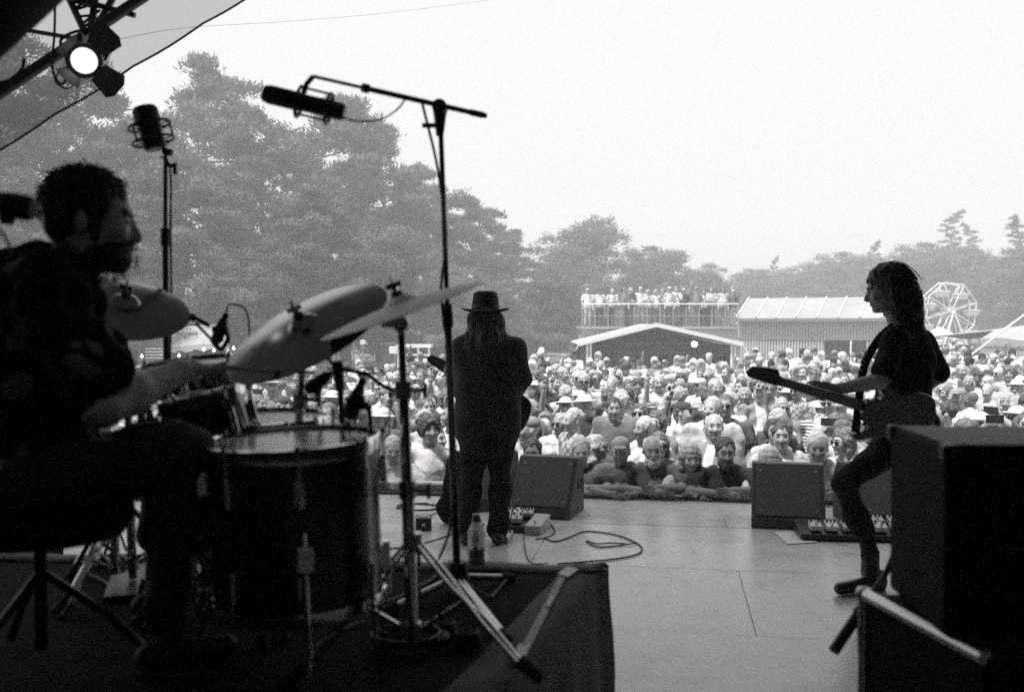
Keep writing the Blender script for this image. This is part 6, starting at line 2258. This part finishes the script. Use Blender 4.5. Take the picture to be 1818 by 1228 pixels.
def hero(name, s, h, label, base, mats, wr, seed, wf=(26, 52)):
    me = finish_body(name, s, h, mats, wr, seed, None, base, wf)
    o = add(name, me)
    o.location = base
    return tag(o, label, 'person')


def hair_child(o, s, m, h=0.008, noise=0.004, seed=9, fs=(45, 90, 160), name='hair'):
    v, f = s.mesh(h)
    nn = vnormals(v, f)
    v = v + nn * smooth_noise(v * np.array([1.6, 1.6, 0.5]), seed, fs, (noise, noise, noise * 0.7))[:, None]
    me = mesh_from(name, v - np.array(o.location), f, [m], None, True)
    return add(name, me, o)


def strands(o, hc, Rm, rad, length, n, r, m, seed, fall=1.0, zlow=-0.02, face_y=-0.035, wob=0.012, ctr=(0, 0.02, 0.03)):
    """loose locks of hair over the hair mass: thin tapering tubes that start on the scalp and fall"""
    g = np.random.RandomState(seed)
    Rm_ = Matrix(Rm.tolist())
    hc = Vector(hc)
    rad = np.array(rad)
    ctr = np.array(ctr)
    b = MB()
    k = 0
    while k < n:
        d = g.normal(size=3)
        d /= np.linalg.norm(d)
        if d[2] < zlow or (d[1] < face_y / 0.1 and d[2] < 0.55):
            continue
        if length > 0.1 and d[1] < 0.05 and abs(d[0]) < 0.75:
            continue
        k += 1
        p = ctr + d * rad * g.uniform(0.94, 1.02)
        L = length * g.uniform(0.6, 1.15)
        ns = 7
        pts = []
        drift = g.normal(size=3) * wob
        for i in range(ns + 1):
            pts.append(Vector(p))
            t = i / ns
            nrm_ = (p - ctr) / rad ** 2
            nrm_ /= np.linalg.norm(nrm_)
            down = np.array([0, 0.12, -1.0]) * fall + d * (1 - fall)
            tan = down - nrm_ * (down @ nrm_) * (1 if p[2] > ctr[2] - rad[2] * 0.2 else 0.15)
            tan /= np.linalg.norm(tan) + 1e-9
            p = p + tan * L / ns + drift * 0.25 * (0.4 + t) + nrm_ * 0.0012 + g.normal(size=3) * wob * 0.12
        b.tube([hc + Rm_ @ q for q in pts], [r * (1 - 0.75 * i / ns) for i in range(ns + 1)], 4, False)
    h = b.build('hair_strands', m, o)
    h['kind'] = 'stuff'
    return h


# ---------------- drummer, seated, in profile
def drummer():
    s = SDF()
    pel, chest, neck = P(62, 838, 2.50), P(72, 610, 2.45), P(128, 478, 2.46)
    hc = P(163, 392, 2.45)
    Rm = head_frame(0.97, 0.24, R(6))
    fwd = Vector((0.93, 0.36, 0)).normalized()
    lat = Vector((0.36, -0.93, 0)).normalized()
    Mt = np.array([list(lat), list(fwd), [0, 0, 1]]).T
    s.ell(chest, (0.19, 0.135, 0.24), SHIRT, 0.07, Mt)
    s.ell(P(58, 520, 2.46), (0.19, 0.12, 0.13), SHIRT, 0.06, Mt)
    s.ell(P(66, 730, 2.48), (0.175, 0.145, 0.20), SHIRT, 0.08, Mt)
    s.ell(pel, (0.185, 0.15, 0.12), PANTS, 0.05, Mt)
    rs, ls = P(78, 520, 2.27), P(110, 515, 2.66)
    s.cap(rs, ls, 0.072, 0.072, SHIRT, 0.06)
    s.cap(P(95, 478, 2.40), P(128, 485, 2.5), 0.062, 0.05, SHIRT, 0.05)
    # collar
    s.cap(P(120, 462, 2.42), P(165, 498, 2.42), 0.022, 0.016, SHIRT, 0.02)
    el, wr_ = P(182, 722, 2.20), P(318, 662, 2.45)
    s.cap(rs, rs.lerp(el, 0.78), 0.070, 0.083, SHIRT, 0.04)
    s.cap(rs.lerp(el, 0.6), el, 0.046, 0.044, SKIN, 0.01)
    s.cap(el, el.lerp(wr_, 0.35), 0.046, 0.047, SKIN, 0.015)
    s.cap(el.lerp(wr_, 0.35), wr_, 0.047, 0.029, SKIN, 0.02)
    add_hand(s, wr_, (wr_ - el).normalized() * 0.9 + Vector((0, 0.0, -0.1)), Vector((-0.2, -0.5, 0.8)), 0.18, SKIN, 1.0, 1)
    el2, wr2 = P(205, 690, 2.85), P(300, 668, 2.96)
    s.cap(ls, ls.lerp(el2, 0.7), 0.066, 0.075, SHIRT, 0.04)
    s.cap(ls.lerp(el2, 0.6), el2, 0.044, 0.042, SKIN, 0.01)
    s.cap(el2, wr2, 0.043, 0.028, SKIN, 0.02)
    add_hand(s, wr2, (wr2 - el2).normalized(), Vector((0, 0.3, 1)), 0.17, SKIN, 1.0, -1)
    # legs
    k1, a1 = P(312, 802, 2.38), Vector((P(300, 1100, 2.5).x, 2.5, RISER_Z + 0.085))
    hip1 = P(70, 850, 2.40)
    s.cap(hip1, k1, 0.095, 0.072, PANTS, 0.05)
    s.cap(k1, a1, 0.068, 0.046, PANTS, 0.02)
    fd = Vector((0.75, 0.6, 0)).normalized()
    s.cap(a1 + Vector((0, 0, -0.045)) - fd * 0.05, a1 + Vector((0, 0, -0.055)) + fd * 0.15, 0.036, 0.03, SHOE, 0.02)
    k2, a2 = P(290, 800, 2.80), Vector((P(285, 1060, 2.95).x, 2.95, RISER_Z + 0.085))
    s.cap(P(70, 850, 2.6), k2, 0.095, 0.072, PANTS, 0.05)
    s.cap(k2, a2, 0.066, 0.046, PANTS, 0.02)
    s.cap(a2 + Vector((0, 0, -0.045)) - fd * 0.05, a2 + Vector((0, 0, -0.055)) + fd * 0.15, 0.036, 0.03, SHOE, 0.02)
    add_head(s, hc, Rm, 0.94, True, neck, True)
    base = Vector((pel.x, pel.y, RISER_Z))
    mm = [mat('skin_drummer', 0.48, 0.5, 0, 0.12, 16), flower_mat(), mat('cloth_grey_denim', 0.055, 0.85, 0, 0.2, 30, 0.35, 180), M_HAIRDARK, M_SHOE, M_EYE, mat('lip_dark', 0.13, 0.5, 0, 0)]
    o = hero('person', s, 0.0068, 'seated drummer with short dark hair and beard in a dark flowered shirt', base, mm, 0.013, 5, (34, 75))
    hs = SDF()
    hair_prims(hs, hc, Rm, 'short', 0.94)
    T = lambda p: np.array(hc) + Rm @ (np.array(p, float) * 0.94)
    hs.ell(T((0, 0.045, 0.02)), (0.078, 0.076, 0.09), HAIR, 0.03, Rm)
    for sx in (-1, 1):
        hs.cap(T((sx * 0.077, -0.015, 0.03)), T((sx * 0.074, -0.028, -0.045)), 0.012, 0.012, HAIR, 0.01)
    hair_child(o, hs, M_HAIRDARK, 0.006, 0.0022, 3, (110, 220, 330))
    strands(o, hc, Rm, (0.083, 0.102, 0.094), 0.020, 700, 0.0022, M_HAIRDARK, 5, 0.85, -0.3, -0.055, 0.004, (0, 0.02, 0.042))
    strands(o, hc, Rm, (0.060, 0.070, 0.058), 0.011, 300, 0.0016, M_HAIRDARK, 6, 0.6, -1.0, -9, 0.005, (0, -0.045, -0.080))
    # watch-like bright buckle under the elbow is the chair hardware; the stick:
    hd = wr_ + (wr_ - el).normalized() * 0.09
    a, b = hd + Vector((-0.09, -0.02, 0.0)), hd + Vector((0.27, 0.10, -0.03))
    st_ = MB().tube([a, a.lerp(b, 0.85), a.lerp(b, 0.96), b], [0.0072, 0.0068, 0.004, 0.0045], 10).build('drum_stick', M_WOOD, None, smooth=True)
    tag(st_, 'wooden drum stick in the drummer\'s hand above the snare', 'drum stick')


drummer()


# ---------------- electric guitar, built along its own axes
def guitar(label, body_c, head_c, nrm, tone, name='electric_guitar'):
    body_c, head_c = Vector(body_c), Vector(head_c)
    ax_ = (head_c - body_c).normalized()
    nrm = (Vector(nrm) - ax_ * Vector(nrm).dot(ax_)).normalized()
    sd_ = ax_.cross(nrm).normalized()
    L = (head_c - body_c).length
    root = thing(name, label, 'guitar', body_c)
    Q = lambda a, b_, c_=0: body_c + ax_ * a + sd_ * b_ + nrm * c_
    ol = spline([Vector((0.20, 0.055, 0)), Vector((0.13, 0.10, 0)), Vector((0.21, 0.155, 0)), Vector((0.16, 0.175, 0)), Vector((0.04, 0.125, 0)), Vector((-0.10, 0.165, 0)), Vector((-0.20, 0.10, 0)), Vector((-0.215, -0.02, 0)), Vector((-0.17, -0.14, 0)), Vector((-0.06, -0.155, 0)), Vector((0.03, -0.115, 0)), Vector((0.13, -0.15, 0)), Vector((0.165, -0.12, 0)), Vector((0.12, -0.07, 0)), Vector((0.20, -0.03, 0))], 4, True)
    MB().poly([Q(p.x, p.y, -0.022) for p in ol], nrm * 0.044).build('body', mat('guitar_body_%d' % int(tone * 100), tone, 0.2, 0, 0.05, 3, coat=0.6), root, bevel=0.008)
    pg = [p * 0.72 for p in ol]
    MB().poly([Q(p.x, p.y * 0.8, 0.0225) for p in pg], nrm * 0.003).build('pickguard', mat('pickguard', 0.25, 0.3), root)
    nk = L - 0.17
    MB().poly([Q(0.13, 0.028, 0.003), Q(nk, 0.022, 0.003), Q(nk, -0.022, 0.003), Q(0.13, -0.028, 0.003)], nrm * 0.026).build('neck', mat('neck_wood', 0.14, 0.4), root, bevel=0.006)
    hs_ = [(nk, -0.022), (nk + 0.02, -0.03), (nk + 0.04, -0.055), (nk + 0.10, -0.05), (nk + 0.18, -0.032), (nk + 0.20, 0.0), (nk + 0.185, 0.022), (nk + 0.15, 0.026), (nk + 0.02, 0.026), (nk, 0.022)]
    MB().poly([Q(a, b_, 0.004) for a, b_ in hs_], nrm * 0.014).build('headstock', mat('headstock', 0.05, 0.35), root, bevel=0.003)
    for k in range(6):
        p = Q(nk + 0.035 + 0.024 * k, 0.026, 0.011)
        MB().cyl(p, p + sd_ * 0.018, 0.003, None, 6).box(p + sd_ * 0.026, (0.010, 0.006, 0.015), M=Matrix((ax_, nrm, sd_)).transposed()).build('tuning_peg', M_CHROME, root)
    for k in range(6):
        o_ = -0.02 + 0.008 * k
        MB().cyl(Q(-0.11, o_, 0.032), Q(nk + 0.03 + 0.02 * k, o_ * 0.85, 0.032), 0.0006, None, 4).build('string', M_STEEL, root)
    MB().box(Q(-0.11, 0, 0.028), (0.02, 0.07, 0.010), M=Matrix((ax_, sd_, nrm)).transposed()).build('bridge', M_CHROME, root)
    for a in (-0.03, 0.06):
        MB().box(Q(a, 0, 0.027), (0.018, 0.075, 0.008), M=Matrix((ax_, sd_, nrm)).transposed()).build('pickup', M_BLACKPLASTIC, root)
    return ax_, sd_, nrm, Q


# ---------------- guitarist, knees bent, in profile facing left
def guitarist():
    s = SDF()
    D = 5.4
    hc = P(1574, 516, D)
    Rm = head_frame(-0.96, 0.12, R(10))
    neck = P(1598, 582, D + 0.02)
    fwd = Vector((-0.92, 0.1, 0)).normalized()
    lat = Vector((0.1, 0.92, 0)).normalized()
    Mt = np.array([list(lat), list(fwd), [0, 0, 1]]).T
    s.ell(P(1606, 645, D), (0.185, 0.145, 0.20), SHIRT, 0.07, Mt)
    s.ell(P(1608, 605, D + 0.02), (0.17, 0.105, 0.10), SHIRT, 0.05, Mt)
    s.ell(P(1602, 720, D), (0.165, 0.145, 0.19), SHIRT, 0.07, Mt)
    s.cap(P(1566, 752, D - 0.03), P(1636, 752, D + 0.05), 0.085, 0.085, SHIRT, 0.04)
    s.ell(P(1603, 780, D), (0.165, 0.13, 0.11), PANTS, 0.05, Mt)
    ls, rs = P(1588, 604, D - 0.18), P(1634, 612, D + 0.18)
    s.cap(ls, rs, 0.066, 0.066, SHIRT, 0.05)
    el, w_ = P(1560, 676, D - 0.30), P(1482, 692, D - 0.22)
    s.cap(ls, ls.lerp(el, 0.75), 0.062, 0.066, SHIRT, 0.03)
    s.cap(ls.lerp(el, 0.6), el, 0.044, 0.040, SKIN, 0.01)
    s.cap(el, w_, 0.042, 0.028, SKIN, 0.02)
    add_hand(s, w_, (P(1450, 688, D - 0.25) - w_), Vector((0, -1, 0.2)), 0.17, SKIN, 1.2, 1)
    el2, w2 = P(1668, 664, D + 0.10), P(1590, 728, D + 0.16)
    s.cap(rs, rs.lerp(el2, 0.9), 0.066, 0.066, SHIRT, 0.04)
    s.cap(rs.lerp(el2, 0.6), el2, 0.046, 0.046, SKIN, 0.01)
    s.cap(el2, w2, 0.043, 0.028, SKIN, 0.02)
    add_hand(s, w2, Vector((-0.9, 0.1, -0.2)), Vector((0, 0.3, 1)), 0.17, SKIN, 0.9, -1)
    # front leg
    h1, k1, a1 = P(1586, 790, D - 0.08), P(1500, 858, D - 0.22), P(1545, 985, D - 0.05)
    s.cap(h1, k1, 0.094, 0.062, PANTS, 0.05)
    s.cap(k1, k1.lerp(a1, 0.4), 0.060, 0.060, PANTS, 0.02)
    s.cap(k1.lerp(a1, 0.4), a1, 0.060, 0.042, PANTS, 0.02)
    ank = Vector((a1.x, a1.y, 0.10))
    s.cap(a1, ank, 0.046, 0.05, SHOE, 0.02)
    toe = P(1492, 1034, D - 0.16)
    s.cap(ank + Vector((0.05, 0, -0.055)), Vector((toe.x, toe.y, 0.036)), 0.042, 0.034, SHOE, 0.03)
    s.cap(ank + Vector((0.06, 0, -0.02)), ank + Vector((0.06, 0, -0.085)), 0.030, 0.026, SHOE, 0.01)
    # rear leg
    h2, k2, a2 = P(1622, 790, D + 0.10), P(1636, 890, D + 0.12), P(1668, 1005, D + 0.20)
    s.cap(h2, k2, 0.098, 0.070, PANTS, 0.05)
    s.cap(k2, a2, 0.066, 0.044, PANTS, 0.02)
    an2 = Vector((a2.x, a2.y, 0.09))
    s.cap(a2, an2, 0.046, 0.05, SHOE, 0.02)
    s.cap(an2 + Vector((0.05, 0, -0.05)), an2 + Vector((-0.15, 0.0, -0.055)), 0.042, 0.034, SHOE, 0.03)
    add_head(s, hc, Rm, 0.98, False, neck, True)
    base = Vector((a1.x, a1.y, 0.0))
    mm = [M_SKIN, M_SHIRTBLACK, M_DENIM, M_HAIRDARK, mat('boot_leather', 0.02, 0.35, 0, 0.2, 20), M_EYE, mat('lip_dark', 0.13)]
    o = hero('person', s, 0.0085, 'long-haired guitarist in dark clothes stepping forward with bent knees', base, mm, 0.009, 8)
    hs = SDF()
    T = lambda p: np.array(hc) + Rm @ np.array(p, float)
    hs.ell(T((0, 0.018, 0.045)), (0.092, 0.112, 0.105), HAIR, 0.02, Rm)
    hs.ell(T((0, 0.085, -0.06)), (0.095, 0.065, 0.14), HAIR, 0.05, Rm)
    hs.cap(T((0, 0.10, -0.06)), T((0, 0.115, -0.24)), 0.075, 0.045, HAIR, 0.05)
    for sx in (-1, 1):
        hs.cap(T((sx * 0.075, 0.01, 0.05)), T((sx * 0.085, 0.02, -0.12)), 0.034, 0.032, HAIR, 0.03)
        hs.cap(T((sx * 0.085, 0.02, -0.10)), T((sx * 0.075, 0.06, -0.22)), 0.032, 0.02, HAIR, 0.03)
    hs.ell(T((0, -0.135, -0.04)), (0.075, 0.088, 0.115), HAIR, 0.015, Rm, 1)
    hair_child(o, hs, M_HAIRDARK, 0.008, 0.0028, 4, (90, 170, 260))
    strands(o, hc, Rm, (0.094, 0.114, 0.107), 0.25, 420, 0.0024, M_HAIRDARK, 7, 1.0, -0.1, -0.03, 0.014, (0, 0.018, 0.045))
    ax_, sd_, nr, Q = guitar('dark electric guitar held by the guitarist, headstock against the crowd', P(1590, 738, D - 0.22), P(1336, 663, D - 0.44), Vector((0.05, 1, 0.15)), 0.02)
    # strap
    sp_ = spline([Q(0.2, 0.14, -0.02), P(1530, 668, D - 0.18), P(1545, 625, D - 0.14), P(1572, 590, D - 0.06), P(1604, 578, D + 0.05), P(1640, 620, D + 0.14), P(1645, 690, D + 0.1), Q(-0.21, 0.0, -0.02)], 6)
    stp = MB()
    for i in range(len(sp_) - 1):
        a, b = sp_[i], sp_[i + 1]
        t = (b - a).normalized()
        wv = t.cross(Vector((0.2, -1, 0.1))).normalized() * 0.024
        stp.poly([a - wv, b - wv, b + wv, a + wv], Vector((0, -0.003, 0)))
    so = stp.build('guitar_strap', M_BLACKPLASTIC)
    tag(so, 'black guitar strap over the guitarist\'s shoulder', 'strap')


guitarist()


# ---------------- singer, back to the camera, in a hat
def singer():
    s = SDF()
    D = 6.5
    hc = P(862, 566, D)
    Rm = head_frame(-0.15, 1.0, R(2))
    sw = D
    s.ell(P(866, 655, D), (0.185, 0.13, 0.22), SHIRT, 0.07)
    s.ell(P(866, 622, D), (0.205, 0.12, 0.11), SHIRT, 0.06)
    for px_ in (838, 852, 866, 880, 894):
        s.cap(P(px_, 650, D), P(px_, 750, D), 0.118, 0.120, SHIRT, 0.03)
    s.cap(P(838, 764, D), P(894, 764, D), 0.118, 0.118, SHIRT, 0.02)
    s.ell(P(866, 790, D), (0.165, 0.13, 0.10), PANTS, 0.05)
    ls, rs = P(822, 620, D), P(912, 618, D)
    s.cap(ls, rs, 0.070, 0.070, SHIRT, 0.05)
    s.cap(P(845, 598, D), P(885, 598, D), 0.055, 0.055, SHIRT, 0.05)
    # left arm out to the guitar neck
    el, w_ = P(812, 690, D + 0.08), P(800, 660, D + 0.33)
    s.cap(ls, el, 0.068, 0.058, SHIRT, 0.04)
    s.cap(el, w_, 0.056, 0.042, SHIRT, 0.03)
    add_hand(s, w_, Vector((-0.3, 0.6, 0.3)), Vector((-0.5, -0.5, 0.3)), 0.16, SKIN, 1.1, 1)
    # right arm bent, elbow out
    el2, w2 = P(930, 672, D - 0.02), P(905, 715, D + 0.26)
    s.cap(rs, el2, 0.070, 0.060, SHIRT, 0.04)
    s.cap(el2, w2, 0.058, 0.042, SHIRT, 0.03)
    add_hand(s, w2, Vector((-0.5, 0.5, 0)), Vector((0, 0.4, 1)), 0.16, SKIN, 0.9, -1)
    for hx, kx, ax_, fx in ((843, 832, 828, -0.03), (889, 889, 884, 0.03)):
        h_, k_, a_ = P(hx, 795, D), P(kx, 868, D), P(ax_, 940, D - 0.02)
        s.cap(h_, k_, 0.088, 0.074, PANTS, 0.03)
        s.cap(k_, a_, 0.072, 0.064, PANTS, 0.03)
        b_ = Vector((a_.x, a_.y, 0.04))
        s.cap(a_, b_ + Vector((0, 0, 0.03)), 0.062, 0.055, PANTS, 0.02)
        s.cap(b_ + Vector((0, -0.05, 0.0)), b_ + Vector((fx, 0.16, -0.005)), 0.042, 0.034, SHOE, 0.02)
    add_head(s, hc, Rm, 0.86, False, P(866, 602, D), False)
    base = Vector((P(866, 900, D).x, D, 0))
    mm = [M_SKIN, mat('coat_black', 0.022, 0.9, 0, 0.25, 12, 0.3, 90), M_DENIM, M_HAIRDARK, M_SHOE, M_EYE, M_LIP]
    o = hero('person', s, 0.010, 'singer in a dark coat and brimmed hat, seen from behind', base, mm, 0.009, 11, (18, 40))
    T = lambda p: np.array(hc) + Rm @ np.array(p, float)
    hs = SDF()
    hs.ell(T((0, 0.02, 0.0)), (0.080, 0.092, 0.09), HAIR, 0.02, Rm)
    hs.cap(T((0, 0.055, -0.02)), T((0, 0.075, -0.15)), 0.080, 0.088, HAIR, 0.05)
    for sx in (-1, 1):
        hs.cap(T((sx * 0.07, 0.03, 0.0)), T((sx * 0.115, 0.05, -0.19)), 0.045, 0.038, HAIR, 0.05)
    hs.ell(T((0, -0.12, -0.04)), (0.07, 0.085, 0.11), HAIR, 0.015, Rm, 1)
    hair_child(o, hs, mat('hair_singer', 0.03, 0.55, 0, 0.3, 60, 0.6, 150), 0.009, 0.005, 6)
    strands(o, hc, Rm, (0.086, 0.098, 0.095), 0.27, 320, 0.0026, MATS['hair_singer'], 8, 1.0, -0.3, -0.03, 0.016, (0, 0.02, 0.0))
    # hat
    ht = MB()
    top = Vector(T((0, 0.0, 0.055)))
    hz_ = (Vector(T((0, 0, 1))) - Vector(T((0, 0, 0)))).normalized()
    prof = [(0.152, -0.004), (0.155, 0.0), (0.152, 0.006), (0.095, 0.002), (0.090, 0.01), (0.086, 0.06), (0.078, 0.112), (0.060, 0.124), (0.030, 0.110), (0.0, 0.106)]
    ht.lathe(top, hz_, prof, 40)
    for i_, v_ in enumerate(ht.v):
        d_ = v_ - top
        rr = math.hypot(d_.x, d_.y)
        if rr > 0.11:
            v_.z += 0.022 * (abs(d_.x) / rr) ** 2 * (rr - 0.10) / 0.045 - 0.014
    hat_o = ht.build('hat', mat('hat_felt', 0.02, 0.9, 0, 0.2, 20), o, smooth=True)
    MB().lathe(top, hz_, [(0.0910, 0.010), (0.0920, 0.012), (0.0900, 0.036), (0.0890, 0.037)], 40).build('hat_band', mat('hat_band', 0.01, 0.6), hat_o)
    guitar('dark electric guitar in front of the singer, its headstock showing at the side', P(888, 722, D + 0.30), P(764, 638, D + 0.40), Vector((0.0, 1, 0.1)), 0.05)


singer()

# dark bag standing by the singer's leg
bgc = F_(800, 928)
bgr = thing('gig_bag', 'dark rounded bag standing on the stage next to the singer\'s leg', 'bag', (bgc.x, bgc.y, 0))
bs_ = SDF()
bs_.cap((0, 0, 0.13), (0.02, 0.05, 0.42), 0.085, 0.05, 0, 0.05)
bs_.ell((0, 0, 0.10), (0.10, 0.07, 0.10), 0, 0.05)
vv, ff = bs_.mesh(0.012)
vv = vv + vnormals(vv, ff) * smooth_noise(vv, 3, (30, 60), (0.006, 0.004))[:, None]
vv[:, 2] = np.maximum(vv[:, 2], 0.001)
add('bag_body', mesh_from('bag_body', vv, ff, [M_SHIRTBLACK], None, True), bgr)
MB().tube(spline([(0.0, 0.04, 0.42), (0.02, 0.03, 0.50), (0.05, 0.05, 0.50), (0.05, 0.06, 0.43)], 5), 0.008, 6).build('strap', M_SHIRTBLACK, bgr, local=True, smooth=True)

#@@HAZE
# ------------------------------------------------------------------ haze
hz = MB().box((0, 70, 11.0), (306, 270, 26.6))
ho = hz.build('haze', None)
hm = bpy.data.materials.new('haze')
hm.use_nodes = True
hn = hm.node_tree.nodes
hn.remove(hn['Principled BSDF'])
pv = hn.new('ShaderNodeVolumePrincipled')
pv.inputs['Density'].default_value = 0.0056
pv.inputs['Color'].default_value = (0.99, 0.985, 0.99, 1)
pv.inputs['Anisotropy'].default_value = 0.0
hm.node_tree.links.new(pv.outputs[0], hn['Material Output'].inputs['Volume'])
ho.data.materials.clear()
ho.data.materials.append(hm)
tag(ho, 'thin pale haze over the whole festival field', None, None, 'stuff')
